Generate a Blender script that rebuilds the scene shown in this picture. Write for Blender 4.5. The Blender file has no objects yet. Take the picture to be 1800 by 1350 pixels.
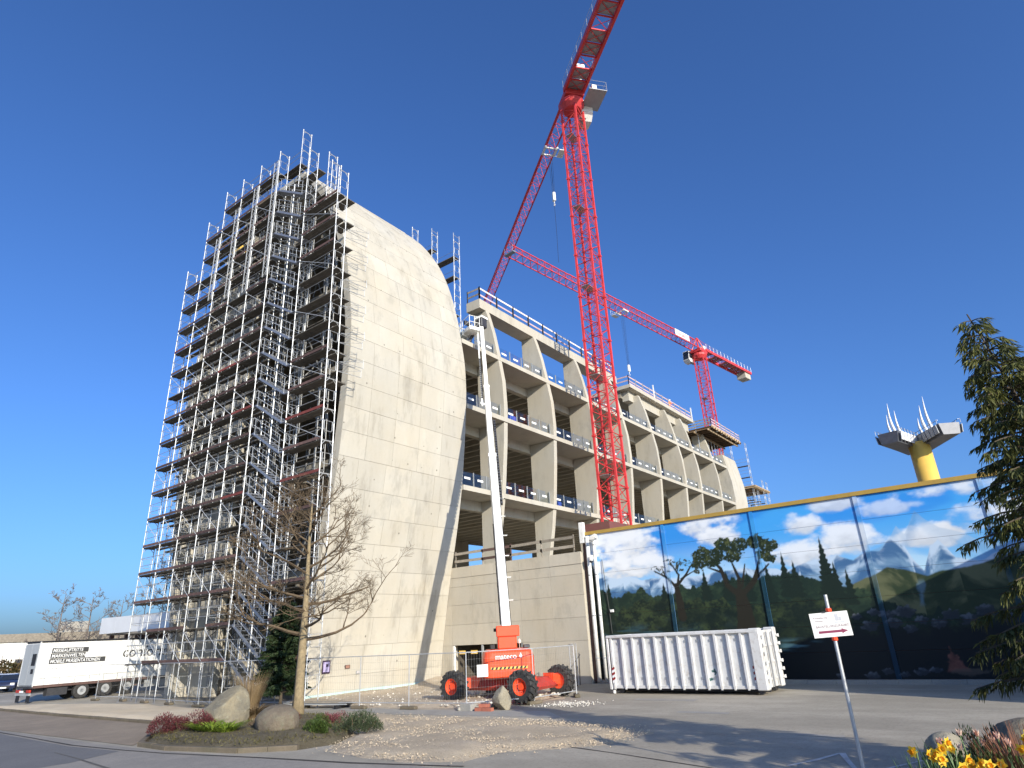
import bpy, bmesh, math, random
import numpy as np
from mathutils import Vector, Matrix
random.seed(7); np.random.seed(7)
SC = bpy.context.scene
COL = SC.collection

# ------------------------------------------------------------------ camera
cam_d = bpy.data.cameras.new('camera'); cam = bpy.data.objects.new('camera', cam_d); COL.objects.link(cam)
PITCH, ROLL, HEAD, CAMH = math.radians(21.581), math.radians(-2.963), math.radians(36.096), 2.65
fwd_h = Vector((math.cos(HEAD), math.sin(HEAD), 0)); right0 = Vector((math.sin(HEAD), -math.cos(HEAD), 0)); up_w = Vector((0, 0, 1))
fwd = fwd_h * math.cos(PITCH) + up_w * math.sin(PITCH)
down0 = fwd_h * math.sin(PITCH) - up_w * math.cos(PITCH)
cr, sr = math.cos(ROLL), math.sin(ROLL)
rgt = right0 * cr - down0 * sr
dwn = right0 * sr + down0 * cr
M = Matrix(((rgt.x, -dwn.x, -fwd.x, 0), (rgt.y, -dwn.y, -fwd.y, 0), (rgt.z, -dwn.z, -fwd.z, CAMH), (0, 0, 0, 1)))
cam.matrix_world = M
cam_d.sensor_width = 36.0; cam_d.lens = 22.14; cam_d.clip_start = 0.1; cam_d.clip_end = 6000
SC.camera = cam

# ------------------------------------------------------------------ sky and sun
SUN_DIR = Vector((0.47, 1.0, -0.40)).normalized()        # the way the light travels
SUN_EL = math.asin(-SUN_DIR.z)
world = bpy.data.worlds.new('World'); SC.world = world; world.use_nodes = True
wn = world.node_tree; wn.nodes.clear()
sky = wn.nodes.new('ShaderNodeTexSky'); sky.sky_type = 'NISHITA'; sky.sun_disc = False
sky.sun_elevation = SUN_EL
# Nishita: rotation 0 puts the sun on +Y, positive turns it clockwise seen from above
sky.sun_rotation = math.atan2(-SUN_DIR.x, -SUN_DIR.y)
sky.altitude = 0; sky.air_density = 1.0; sky.dust_density = 2.0; sky.ozone_density = 6.0
bg = wn.nodes.new('ShaderNodeBackground'); bg.inputs[1].default_value = 0.112
wo = wn.nodes.new('ShaderNodeOutputWorld')
tint = wn.nodes.new('ShaderNodeMix'); tint.data_type = 'RGBA'; tint.blend_type = 'MULTIPLY'; tint.inputs[0].default_value = 1.0; tint.inputs[7].default_value = (0.86, 1.10, 1.45, 1)
wn.links.new(sky.outputs[0], tint.inputs[6]); wn.links.new(tint.outputs[2], bg.inputs[0]); wn.links.new(bg.outputs[0], wo.inputs[0])
sun_d = bpy.data.lights.new('sun', 'SUN'); sun = bpy.data.objects.new('sun', sun_d); COL.objects.link(sun)
sun_d.energy = 4.8; sun_d.angle = math.radians(0.5); sun_d.color = (1.0, 0.92, 0.78)
sun.rotation_euler = SUN_DIR.to_track_quat('-Z', 'Y').to_euler()
SC.view_settings.view_transform = 'Standard'; SC.view_settings.look = 'None'
SC.view_settings.exposure = 0.36; SC.view_settings.gamma = 1.0; SC.view_settings.use_curve_mapping = False

# ------------------------------------------------------------------ helpers
OFF = {}
def tag(o, label=None, cat=None, group=None, kind=None):
    if label: o['label'] = label
    if cat: o['category'] = cat
    if group: o['group'] = group
    if kind: o['kind'] = kind
    return o
def thing(name, label, cat, loc=(0, 0, 0), rz=0.0, group=None):
    o = bpy.data.objects.new(name, None); COL.objects.link(o); o.empty_display_size = 0.3
    o.location = loc; o.rotation_euler = (0, 0, rz)
    return tag(o, label, cat, group)
def link(name, mesh, parent=None, loc=None, rot=None, scale=None):
    o = bpy.data.objects.new(name, mesh); COL.objects.link(o)
    if parent: o.parent = parent
    if loc is not None: o.location = loc
    if rot is not None: o.rotation_euler = rot
    if scale is not None: o.scale = scale
    return o
def copy_tree(o, parent=None):
    c = o.copy(); COL.objects.link(c)
    if parent: c.parent = parent
    for ch in list(o.children): copy_tree(ch, c)
    return c
def frame_of(d):
    d = Vector(d).normalized()
    a = Vector((0, 0, 1)) if abs(d.z) < 0.95 else Vector((1, 0, 0))
    u = d.cross(a).normalized(); v = u.cross(d).normalized()
    return d, u, v
class MB:
    def __init__(s, off=(0, 0, 0)): s.v = []; s.f = []; s.off = Vector(off)
    def add(s, vs, fs):
        n = len(s.v); o = s.off
        s.v += [(p[0] - o.x, p[1] - o.y, p[2] - o.z) for p in vs]; s.f += [tuple(i + n for i in f) for f in fs]; return s
    def box(s, lo, hi):
        x0, y0, z0 = lo; x1, y1, z1 = hi
        return s.add([(x0,y0,z0),(x1,y0,z0),(x1,y1,z0),(x0,y1,z0),(x0,y0,z1),(x1,y0,z1),(x1,y1,z1),(x0,y1,z1)],
                     [(0,3,2,1),(4,5,6,7),(0,1,5,4),(1,2,6,5),(2,3,7,6),(3,0,4,7)])
    def cbox(s, c, d): return s.box([c[i] - d[i] / 2 for i in range(3)], [c[i] + d[i] / 2 for i in range(3)])
    def bbox(s, lo, hi, b=0.02):
        """box with chamfered vertical and top edges"""
        x0, y0, z0 = lo; x1, y1, z1 = hi
        ring = lambda i, z: [(x0+i+b,y0+i,z),(x1-i-b,y0+i,z),(x1-i,y0+i+b,z),(x1-i,y1-i-b,z),(x1-i-b,y1-i,z),(x0+i+b,y1-i,z),(x0+i,y1-i-b,z),(x0+i,y0+i+b,z)]
        return s.loft([ring(b, z0), ring(0, z0+b), ring(0, z1-b), ring(b, z1)])
    def loft(s, rings, caps=True):
        n = len(rings[0]); vs = [p for r in rings for p in r]; fs = []
        for k in range(len(rings) - 1):
            for i in range(n):
                j = (i + 1) % n; fs.append((k*n+i, k*n+j, (k+1)*n+j, (k+1)*n+i))
        if caps: fs.append(tuple(reversed(range(n)))); fs.append(tuple(range((len(rings)-1)*n, len(rings)*n)))
        return s.add(vs, fs)
    def tube(s, a, b, r, n=5, r2=None):
        a = Vector(a); b = Vector(b); d, u, v = frame_of(b - a); r2 = r if r2 is None else r2
        R = lambda p, q: [p + (u * math.cos(t) + v * math.sin(t)) * q for t in [2*math.pi*i/n for i in range(n)]]
        return s.loft([R(a, r), R(b, r2)])
    def beam(s, a, b, w, h, upv=None):
        a = Vector(a); b = Vector(b); d, u, v = frame_of(b - a)
        if upv: 
            v = Vector(upv); v = (v - d * v.dot(d)).normalized(); u = d.cross(v)
        R = lambda p: [p - u*w/2 - v*h/2, p + u*w/2 - v*h/2, p + u*w/2 + v*h/2, p - u*w/2 + v*h/2]
        return s.loft([R(a), R(b)])
    def path(s, pts, r, n=5):
        pts = [Vector(p) for p in pts]; rings = []
        for i, p in enumerate(pts):
            d = (pts[min(i+1, len(pts)-1)] - pts[max(i-1, 0)]); d, u, v = frame_of(d)
            q = r[i] if isinstance(r, (list, tuple)) else r
            rings.append([p + (u*math.cos(2*math.pi*k/n) + v*math.sin(2*math.pi*k/n)) * q for k in range(n)])
        return s.loft(rings)
    def prism(s, poly, axis, a, b):
        """extrude a closed 2-D polygon along axis ('x','y','z') from a to b"""
        def P(p, t): return (t, p[0], p[1]) if axis == 'x' else ((p[0], t, p[1]) if axis == 'y' else (p[0], p[1], t))
        return s.loft([[P(p, a) for p in poly], [P(p, b) for p in poly]])
    def lathe(s, c, prof, n=16, axis='z', caps=True):
        rings = []
        for r, h in prof:
            ring = []
            for k in range(n):
                t = 2*math.pi*k/n; a, b = r*math.cos(t), r*math.sin(t)
                p = (a, b, h) if axis == 'z' else ((h, a, b) if axis == 'x' else (b, h, a))
                ring.append((c[0]+p[0], c[1]+p[1], c[2]+p[2]))
            rings.append(ring)
        return s.loft(rings, caps)
    def mesh(s, name, m=None, smooth=False):
        me = bpy.data.meshes.new(name); me.from_pydata(s.v, [], s.f); me.update()
        if m: me.materials.append(m)
        bm = bmesh.new(); bm.from_mesh(me); bmesh.ops.recalc_face_normals(bm, faces=bm.faces); bm.to_mesh(me); bm.free()
        if smooth:
            for p in me.polygons: p.use_smooth = True
        return me
    def build(s, name, m, parent=None, smooth=False, **k):
        return link(name, s.mesh(name, m, smooth), parent, **k)
def bevel(o, w=0.02, seg=2):
    md = o.modifiers.new('bevel', 'BEVEL'); md.width = w; md.segments = seg; md.limit_method = 'ANGLE'; md.angle_limit = math.radians(40)
    return o
def text(name, body, m, parent, size, origin, xdir, updir, extrude=0.004, align='LEFT', squeeze=1.0, shear=0.0, bold=0.007):
    cu = bpy.data.curves.new(name, 'FONT'); cu.body = body; cu.offset = bold * size; cu.size = size; cu.extrude = extrude; cu.align_x = align; cu.shear = shear
    o = bpy.data.objects.new(name, cu); COL.objects.link(o)
    bpy.context.view_layer.update()
    me = bpy.data.meshes.new_from_object(o.evaluated_get(bpy.context.evaluated_depsgraph_get()))
    bpy.data.objects.remove(o)
    me.materials.clear(); me.materials.append(m); me.name = name
    X = Vector(xdir).normalized(); U = Vector(updir).normalized(); N = X.cross(U)
    X = X * squeeze
    me.transform(Matrix(((X.x, U.x, N.x, origin[0]), (X.y, U.y, N.y, origin[1]), (X.z, U.z, N.z, origin[2]), (0, 0, 0, 1))))
    return link(name, me, parent)

# ------------------------------------------------------------------ materials
def newmat(name):
    m = bpy.data.materials.new(name); m.use_nodes = True; nt = m.node_tree
    return m, nt, nt.nodes['Principled BSDF']
def N(nt, t, **k):
    n = nt.nodes.new(t)
    for a, b in k.items():
        if isinstance(a, str) and hasattr(n, a): setattr(n, a, b)
    return n
def ramp(nt, fac, stops):
    r = nt.nodes.new('ShaderNodeValToRGB'); e = r.color_ramp.elements
    while len(e) < len(stops): e.new(0.5)
    for i, (p, c) in enumerate(stops):
        e[i].position = p; e[i].color = (c[0], c[1], c[2], 1) if hasattr(c, '__len__') else (c, c, c, 1)
    nt.links.new(fac, r.inputs[0]); return r.outputs[0]
def coords(nt, scale=(1, 1, 1), world=True):
    """position of the surface point: in the thing's own space, or in the place's"""
    if world:
        g = nt.nodes.new('ShaderNodeNewGeometry'); src = g.outputs['Position']
    else:
        g = nt.nodes.new('ShaderNodeTexCoord'); src = g.outputs['Object']
    mp = nt.nodes.new('ShaderNodeMapping'); mp.inputs['Scale'].default_value = scale
    nt.links.new(src, mp.inputs[0]); return mp.outputs[0]
def noise(nt, vec, scale, detail=5, rough=0.55):
    n = nt.nodes.new('ShaderNodeTexNoise'); n.inputs['Scale'].default_value = scale; n.inputs['Detail'].default_value = detail
    n.inputs['Roughness'].default_value = rough; nt.links.new(vec, n.inputs['Vector']); return n.outputs['Fac']
def mixc(nt, fac, a, b, mode='MIX'):
    x = nt.nodes.new('ShaderNodeMix'); x.data_type = 'RGBA'; x.blend_type = mode
    for sock, val in ((x.inputs[0], fac), (x.inputs[6], a), (x.inputs[7], b)):
        if isinstance(val, (int, float)): sock.default_value = val
        elif isinstance(val, (tuple, list)): sock.default_value = (val[0], val[1], val[2], 1)
        else: nt.links.new(val, sock)
    return x.outputs[2]
def bump(nt, bsdf, h, strength=0.3, dist=0.02):
    b = nt.nodes.new('ShaderNodeBump'); b.inputs['Strength'].default_value = strength; b.inputs['Distance'].default_value = dist
    nt.links.new(h, b.inputs['Height']); nt.links.new(b.outputs[0], bsdf.inputs['Normal'])
def paint(name, c, rough=0.5, metal=0.0, var=0.15, scale=2.0, grime=None, bump_s=0.0, objrand=0.0, world=False):
    """colour with blotchy variation, optional grime"""
    m, nt, b = newmat(name); co = coords(nt, world=world)
    n = noise(nt, co, scale, 6, 0.6)
    lo = [x * (1 - var) for x in c]; hi = [min(1, x * (1 + var)) for x in c]
    col = ramp(nt, n, [(0.3, lo), (0.7, hi)])
    if grime:
        n2 = noise(nt, co, scale * 2.7, 8, 0.7); k = ramp(nt, n2, [(0.52, 0), (0.72, 0.7)])
        col = mixc(nt, k, col, grime)
    if objrand:
        oi = nt.nodes.new('ShaderNodeObjectInfo'); k = ramp(nt, oi.outputs['Random'], [(0, 1 - objrand), (1, 1 + objrand)])
        col = mixc(nt, 1.0, col, k, 'MULTIPLY')
    nt.links.new(col, b.inputs['Base Color']); b.inputs['Roughness'].default_value = rough; b.inputs['Metallic'].default_value = metal
    if bump_s: bump(nt, b, noise(nt, co, scale * 9, 6, 0.65), bump_s, 0.01)
    return m
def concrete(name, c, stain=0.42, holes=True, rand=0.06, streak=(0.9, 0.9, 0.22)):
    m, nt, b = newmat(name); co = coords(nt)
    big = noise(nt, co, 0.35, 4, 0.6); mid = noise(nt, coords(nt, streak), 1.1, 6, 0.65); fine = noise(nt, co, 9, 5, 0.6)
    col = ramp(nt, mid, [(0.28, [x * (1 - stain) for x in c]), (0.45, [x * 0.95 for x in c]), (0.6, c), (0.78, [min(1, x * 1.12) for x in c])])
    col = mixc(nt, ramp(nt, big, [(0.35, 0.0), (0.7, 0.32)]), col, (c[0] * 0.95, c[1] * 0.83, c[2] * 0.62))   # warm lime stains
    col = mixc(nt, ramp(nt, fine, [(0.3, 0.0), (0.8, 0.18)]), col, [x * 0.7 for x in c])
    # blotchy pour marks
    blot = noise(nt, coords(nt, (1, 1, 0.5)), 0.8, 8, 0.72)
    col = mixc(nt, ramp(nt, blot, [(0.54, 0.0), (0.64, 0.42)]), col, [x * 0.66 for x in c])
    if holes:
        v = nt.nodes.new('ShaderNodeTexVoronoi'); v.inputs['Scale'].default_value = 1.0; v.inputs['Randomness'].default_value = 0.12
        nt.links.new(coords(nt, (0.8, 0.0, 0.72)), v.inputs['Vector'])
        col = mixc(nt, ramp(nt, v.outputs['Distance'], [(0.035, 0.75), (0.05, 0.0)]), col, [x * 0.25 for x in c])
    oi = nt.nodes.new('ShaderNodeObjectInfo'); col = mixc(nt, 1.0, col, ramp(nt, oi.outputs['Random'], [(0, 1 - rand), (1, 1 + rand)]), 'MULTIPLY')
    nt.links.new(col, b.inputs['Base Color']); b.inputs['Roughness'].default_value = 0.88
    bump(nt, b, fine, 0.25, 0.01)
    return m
CONC = concrete('concrete_wall', (0.47, 0.44, 0.37), rand=0.055)
CONC2 = concrete('concrete_frame', (0.46, 0.43, 0.36), stain=0.22, holes=False, rand=0.05)
CONC3 = concrete('concrete_podium', (0.48, 0.44, 0.36), stain=0.25, rand=0.05, streak=(0.9, 0.9, 0.3))
SOFFIT = concrete('concrete_shaded', (0.26, 0.235, 0.19), stain=0.2, holes=False)  # darker copy of the concrete, interior shade put into its colour
DARKIN = paint('passage_shade', (0.075, 0.062, 0.045), 0.95, var=0.3)  # dark tone stands in for the shade inside the door passage
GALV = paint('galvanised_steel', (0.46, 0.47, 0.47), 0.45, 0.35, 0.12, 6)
GALVI = paint('shaded_galvanised_steel', (0.27, 0.27, 0.26), 0.55, 0.3, 0.2, 6)  # darker copy of the steel, shade of the inner rows put into its colour
GALVD = paint('worn_aluminium', (0.30, 0.31, 0.33), 0.4, 0.5, 0.15, 5)
PLANK = paint('deck_plank', (0.105, 0.092, 0.072), 0.85, 0, 0.3, 3, objrand=0.2)
TOEB = paint('toe_board_brown', (0.105, 0.06, 0.05), 0.8, 0, 0.3, 3, objrand=0.35)
TOER = paint('toe_board_red', (0.17, 0.04, 0.03), 0.75, 0, 0.25, 3, objrand=0.3)
WOOD = paint('timber', (0.40, 0.29, 0.17), 0.8, 0, 0.3, 4, objrand=0.15)
WOODG = paint('grey_timber', (0.27, 0.235, 0.185), 0.85, 0, 0.25, 4, objrand=0.2)
CRED = paint('crane_red', (0.58, 0.045, 0.045), 0.5, 0, 0.22, 0.9, grime=(0.33, 0.045, 0.04))
LRED = paint('lift_orange_red', (0.85, 0.085, 0.025), 0.38, 0, 0.08, 1.5, grime=(0.5, 0.07, 0.03))
LDRED = paint('lift_dark_red', (0.42, 0.035, 0.02), 0.5, 0, 0.15, 1.5, grime=(0.12, 0.03, 0.02))
WHITE = paint('white_paint', (0.78, 0.77, 0.72), 0.45, 0, 0.06, 1.5, grime=(0.5, 0.47, 0.40))
CWHITE = paint('container_white', (0.60, 0.595, 0.575), 0.5, 0, 0.10, 1.6, grime=(0.36, 0.30, 0.235))
BOOMW = paint('boom_white', (0.82, 0.81, 0.75), 0.4, 0, 0.05, 1.0)
RUBBER = paint('rubber', (0.028, 0.027, 0.026), 0.8, 0, 0.25, 5, grime=(0.10, 0.09, 0.075), bump_s=0.2)
BLACK = paint('black', (0.015, 0.015, 0.017), 0.6, 0, 0.2, 4)
DSTEEL = paint('dark_steel', (0.07, 0.07, 0.075), 0.5, 0.5, 0.2, 4)
GREYP = paint('grey_panel', (0.33, 0.34, 0.34), 0.6, 0.2, 0.1, 2)
YELLOW = paint('yellow_paint', (0.74, 0.48, 0.10), 0.45, 0, 0.06, 1)
GOLD = paint('ochre_trim', (0.40, 0.255, 0.05), 0.5, 0.0, 0.1, 2)
MAROON = paint('maroon_cladding', (0.165, 0.062, 0.05), 0.6, 0, 0.1, 2)
ORANGE = paint('orange_fabric', (0.85, 0.20, 0.05), 0.8, 0, 0.1, 6)
INSUL = paint('pale_blue_insulation', (0.42, 0.56, 0.53), 0.85, 0, 0.12, 3)
LAMPW = paint('lamp_glass', (0.75, 0.72, 0.65), 0.2, 0, 0.05, 4)
def plain(name, c, rough=0.6, metal=0.0):
    m, nt, b = newmat(name); b.inputs['Base Color'].default_value = (*c, 1); b.inputs['Roughness'].default_value = rough
    b.inputs['Metallic'].default_value = metal; return m
LETTER_D = plain('lettering_dark', (0.05, 0.05, 0.05)); LETTER_G = plain('lettering_grey', (0.35, 0.35, 0.34)); LETTER_W = plain('lettering_white', (0.8, 0.8, 0.78))
LETTER_M = plain('lettering_maroon', (0.23, 0.03, 0.075)); CABLE = plain('steel_cable', (0.03, 0.035, 0.05), 0.5)
def glass(name, c, alpha, rough=0.05):
    m, nt, b = newmat(name); nt.nodes.remove(b)
    g = nt.nodes.new('ShaderNodeBsdfGlossy'); g.inputs[0].default_value = (0.9, 0.95, 1, 1); g.inputs[1].default_value = rough
    t = nt.nodes.new('ShaderNodeBsdfTransparent'); t.inputs[0].default_value = (*c, 1)
    x = nt.nodes.new('ShaderNodeMixShader'); fr = nt.nodes.new('ShaderNodeFresnel'); fr.inputs[0].default_value = 1.5
    ad = nt.nodes.new('ShaderNodeMath'); ad.operation = 'MULTIPLY_ADD'; ad.inputs[1].default_value = 0.15; ad.inputs[2].default_value = alpha
    nt.links.new(fr.outputs[0], ad.inputs[0]); nt.links.new(ad.outputs[0], x.inputs[0])
    nt.links.new(t.outputs[0], x.inputs[1]); nt.links.new(g.outputs[0], x.inputs[2])
    nt.links.new(x.outputs[0], nt.nodes['Material Output'].inputs[0]); return m
GLASS = glass('railing_glass', (0.93, 0.95, 0.95), 0.012)
WGLASS = plain('window_glass', (0.02, 0.025, 0.035), 0.08)
def ground_mat(name, c, var, scale, dust=None, speck=0.0, bs=0.3, bd=0.02, stretch=(1, 1, 1), rough=0.92):
    m, nt, b = newmat(name); co = coords(nt, stretch)
    big = noise(nt, co, scale, 6, 0.62); fine = noise(nt, coords(nt), scale * 30, 6, 0.7); mid = noise(nt, coords(nt), scale * 5, 7, 0.68)
    col = ramp(nt, big, [(0.3, [x * (1 - var) for x in c]), (0.7, [x * (1 + var) for x in c])])
    col = mixc(nt, ramp(nt, mid, [(0.42, 0.0), (0.75, 0.45)]), col, [x * (1 - var * 1.3) for x in c])
    if dust: col = mixc(nt, ramp(nt, noise(nt, coords(nt, stretch), scale * 1.7, 7, 0.7), [(0.47, 0.0), (0.72, 0.85)]), col, dust)
    if speck: col = mixc(nt, ramp(nt, fine, [(0.35, speck), (0.5, 0.0), (0.62, speck)]), col, [x * 0.45 for x in c])
    nt.links.new(col, b.inputs['Base Color']); b.inputs['Roughness'].default_value = rough
    bump(nt, b, fine, bs, bd); return m
ASPH = ground_mat('weathered_asphalt', (0.335, 0.30, 0.235), 0.2, 0.22, dust=(0.52, 0.465, 0.37), speck=0.3, stretch=(1.0, 0.45, 1))
ROADM = ground_mat('road_asphalt', (0.275, 0.25, 0.215), 0.12, 0.3, dust=(0.36, 0.32, 0.265), speck=0.35)
PATCHM = ground_mat('dark_asphalt_patch', (0.165, 0.16, 0.155), 0.12, 0.4, speck=0.4)
PAVEM = ground_mat('brown_pavement', (0.285, 0.225, 0.16), 0.15, 0.35, dust=(0.38, 0.30, 0.21), speck=0.4)
SANDM = ground_mat('sand', (0.66, 0.54, 0.37), 0.12, 0.5, dust=(0.76, 0.65, 0.48), speck=0.25, bs=0.6, bd=0.04, stretch=(1, 0.4, 1))
DIRTM = ground_mat('sandy_dirt', (0.56, 0.46, 0.33), 0.2, 0.6, dust=(0.68, 0.58, 0.44), speck=0.5, bs=0.8, bd=0.05)
SOILM = ground_mat('bed_soil', (0.13, 0.105, 0.06), 0.3, 0.9, dust=(0.20, 0.17, 0.10), speck=0.5, bs=1.0, bd=0.06)
KERBM = ground_mat('kerb_stone', (0.155, 0.125, 0.085), 0.22, 0.9, dust=(0.09, 0.085, 0.05), speck=0.4)
GRAVM = ground_mat('gravel_sand', (0.50, 0.405, 0.28), 0.16, 0.5, dust=(0.60, 0.50, 0.36), speck=0.45, bs=0.8, bd=0.05, stretch=(1, 0.5, 1))
STRIPM = ground_mat('pale_concrete_strip', (0.33, 0.315, 0.28), 0.12, 0.5, dust=(0.42, 0.38, 0.31), speck=0.3)
LINEM = ground_mat('worn_line_paint', (0.62, 0.60, 0.56), 0.15, 1.2, dust=(0.34, 0.32, 0.29), speck=0.3)
PEBBLE = paint('limestone_rubble', (0.50, 0.405, 0.28), 0.9, 0, 0.3, 3, world=True)
RUBBLEW = paint('white_rubble', (0.62, 0.58, 0.49), 0.9, 0, 0.2, 3, world=True)
# ------------------------------------------------------------------ the ground
def inside(poly, x, y):
    c = False; n = len(poly); j = n - 1
    for i in range(n):
        xi, yi = poly[i]; xj, yj = poly[j]
        if (yi > y) != (yj > y) and x < (xj - xi) * (y - yi) / (yj - yi) + xi: c = not c
        j = i
    return c
def edge_dist(poly, x, y):
    best = 1e9; n = len(poly)
    for i in range(n):
        ax, ay = poly[i]; bx, by = poly[(i + 1) % n]; dx, dy = bx - ax, by - ay
        t = max(0, min(1, ((x - ax) * dx + (y - ay) * dy) / (dx * dx + dy * dy + 1e-9)))
        best = min(best, math.hypot(x - ax - t * dx, y - ay - t * dy))
    return best
def vnoise(x, y, seed=0):
    """smooth value noise 0..1"""
    xi, yi = math.floor(x), math.floor(y); fx, fy = x - xi, y - yi
    def h(a, b):
        k = (a * 374761393 + b * 668265263 + seed * 1442695041) & 0xffffffff
        k = ((k ^ (k >> 13)) * 1274126177) & 0xffffffff
        return ((k ^ (k >> 16)) & 0xffff) / 65535.0
    u, v = fx * fx * (3 - 2 * fx), fy * fy * (3 - 2 * fy)
    return (h(xi, yi) * (1 - u) + h(xi + 1, yi) * u) * (1 - v) + (h(xi, yi + 1) * (1 - u) + h(xi + 1, yi + 1) * u) * v
def fbm(x, y, seed=0, o=4):
    s = 0; a = 0.5
    for k in range(o): s += a * vnoise(x, y, seed + k); x *= 2.03; y *= 2.03; a *= 0.5
    return s / (1 - 0.5 ** o)
def sheet(name, poly, z, m, kind='structure'):
    o = MB().add([(x, y, z) for x, y in poly], [tuple(range(len(poly)))]).build(name, m)
    return tag(o, kind=kind)
def heap(name, poly, hfun, m, step=0.25, kind='structure', fall=0.8, ragged=0.5):
    """a low uneven spread that dives under the ground round its ragged rim"""
    xs = [p[0] for p in poly]; ys = [p[1] for p in poly]; x0, y0 = min(xs) - 1, min(ys) - 1
    nx = int((max(xs) + 1 - x0) / step) + 1; ny = int((max(ys) + 1 - y0) / step) + 1; vs = []; keep = []
    for j in range(ny):
        for i in range(nx):
            x, y = x0 + i * step, y0 + j * step; d = edge_dist(poly, x, y); d = d if inside(poly, x, y) else -d
            d += (fbm(x * 0.8, y * 0.8, 5) - 0.5) * 2 * ragged; k = max(-1, min(1, d / fall))
            k = k * k * (3 - 2 * k) if k > 0 else k
            vs.append((x, y, hfun(x, y) * k if k > 0 else 0.10 * k)); keep.append(k > -0.9)
    fs = [(a, a + 1, a + 1 + nx, a + nx) for j in range(ny - 1) for i in range(nx - 1) for a in [j * nx + i] if keep[a] or keep[a + 1] or keep[a + nx]]
    o = MB().add(vs, fs).build(name, m, smooth=True); return tag(o, kind=kind)

sheet('ground', [(-800, -800), (1400, -800), (1400, 1400), (-800, 1400)], 0.0, ASPH)
sheet('road', [(-2, -40), (9.4, -40), (10.2, 2), (11.6, 11.6), (11.05, 14.5), (10.35, 20), (10.2, 24), (10.35, 34), (10.5, 120), (-2, 120)], 0.004, ROADM)
sheet('road_patch', [(3, 21.6), (8.2, 21.2), (9.75, 22.0), (9.55, 25.2), (9.9, 32.5), (10.0, 60), (3, 60)], 0.008, PATCHM)
sheet('pavement', [(10.45, 22.7), (11.6, 24.3), (13.72, 25.6), (13.72, 37.9), (14.0, 46.7), (15, 90), (10.6, 90), (10.4, 34)], 0.012, PAVEM)
heap('sand_strip', [(13.9, 25.6), (15.6, 24.4), (17.2, 24.5), (17.6, 32), (18.2, 38.5), (17.7, 43.8), (16.7, 46.5), (15.1, 50.5), (14.5, 60), (14.0, 60), (14.0, 46.7), (13.85, 37.9)], lambda x, y: 0.06 + 0.12 * fbm(x * 0.7, y * 0.5, 2), SANDM, 0.3, ragged=0.18, fall=0.5)
sheet('concrete_strip', [(19.4, 26.3), (18.75, 20), (19.1, 16.5), (19.4, 12.8), (20.9, 14.4), (20.5, 17.9), (20.0, 20.7), (20.3, 26.3)], 0.006, STRIPM)
GRAV = [(16.6, 22.6), (18.0, 20.7), (18.35, 16.7), (18.6, 13.3), (18.1, 11.0), (17.4, 8.7), (15.7, 8.7), (14.2, 10.1), (12.4, 11.2), (11.8, 12.4), (11.9, 15.2), (13.5, 16.7), (14.8, 17.3), (16.0, 19.5)]
heap('gravel_spread', GRAV, lambda x, y: 0.035 + 0.11 * fbm(x * 1.1, y * 1.1, 3) + 0.05 * fbm(x * 4, y * 4, 8), GRAVM, 0.16, ragged=0.6)
DIRT = [(19.9, 30.4), (20.0, 26.0), (20.2, 21), (20.7, 17.6), (22.4, 16.6), (24.6, 16.3), (26, 17), (28.5, 18.8), (30.8, 21), (31.6, 25), (31.6, 30.2)]
def dirt_h(x, y):
    return 0.04 + 0.12 * fbm(x * 0.9, y * 0.9, 11) + 0.06 * fbm(x * 3.2, y * 3.2, 12) + 0.34 * math.exp(-((x - 31.4) ** 2 + (y - 29.2) ** 2) / 3.0)
heap('dirt_apron', DIRT, dirt_h, DIRTM, 0.2, ragged=0.35)
def rocks_mesh(name, spots, m, seed=1):
    """loose angular stones, far too many to count: one object"""
    rnd = random.Random(seed); b = MB()
    base = [(1, 0, 0), (-1, 0, 0), (0, 1, 0), (0, -1, 0), (0, 0, 1), (0, 0, -0.6)]
    fs = [(0, 2, 4), (2, 1, 4), (1, 3, 4), (3, 0, 4), (2, 0, 5), (1, 2, 5), (3, 1, 5), (0, 3, 5)]
    for x, y, z, r in spots:
        a = rnd.uniform(0, 6.28); c, s = math.cos(a), math.sin(a); sx, sy, sz = [r * rnd.uniform(0.6, 1.25) for _ in range(3)]
        vs = []
        for p in base:
            q = [p[i] * rnd.uniform(0.75, 1.2) for i in range(3)]; X, Y = q[0] * sx, q[1] * sy
            vs.append((x + X * c - Y * s, y + X * s + Y * c, z + q[2] * sz * 0.8))
        b.add(vs, fs)
    o = b.build(name, m); return tag(o, kind='stuff')
sp = []; rnd = random.Random(3)
while len(sp) < 6500:
    x, y = rnd.uniform(11.5, 18.8), rnd.uniform(8.4, 22.8); d = edge_dist(GRAV, x, y) * (1 if inside(GRAV, x, y) else -1)
    dens = 0.35 if d > -0.1 else (0.05 if d > -0.7 else 0)
    if 8.6 < y < 13.5 and d > -0.3: dens *= 2.6 * fbm(x * 0.9, y * 0.9, 21)
    if rnd.random() < dens: sp.append((x, y, 0.05 + 0.06 * max(0, min(1, d)), rnd.choice([0.010, 0.012, 0.015, 0.02, 0.028])))
rocks_mesh('gravel', sp, PEBBLE, 4)
sp = []
while len(sp) < 1500:
    x, y = rnd.uniform(20, 31.3), rnd.uniform(16.6, 29.2)
    if inside(DIRT, x, y) and rnd.random() < (1.0 if (21.5 < x < 25.8 and 17 < y < 21) else 0.16): sp.append((x, y, dirt_h(x, y) * 0.8, rnd.choice([0.02, 0.03, 0.05, 0.08])))
for k in range(110):
    x, y = rnd.gauss(24.2, 0.5), rnd.gauss(19.4, 1.3); sp.append((x, y, 0.16, rnd.uniform(0.06, 0.14)))
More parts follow.
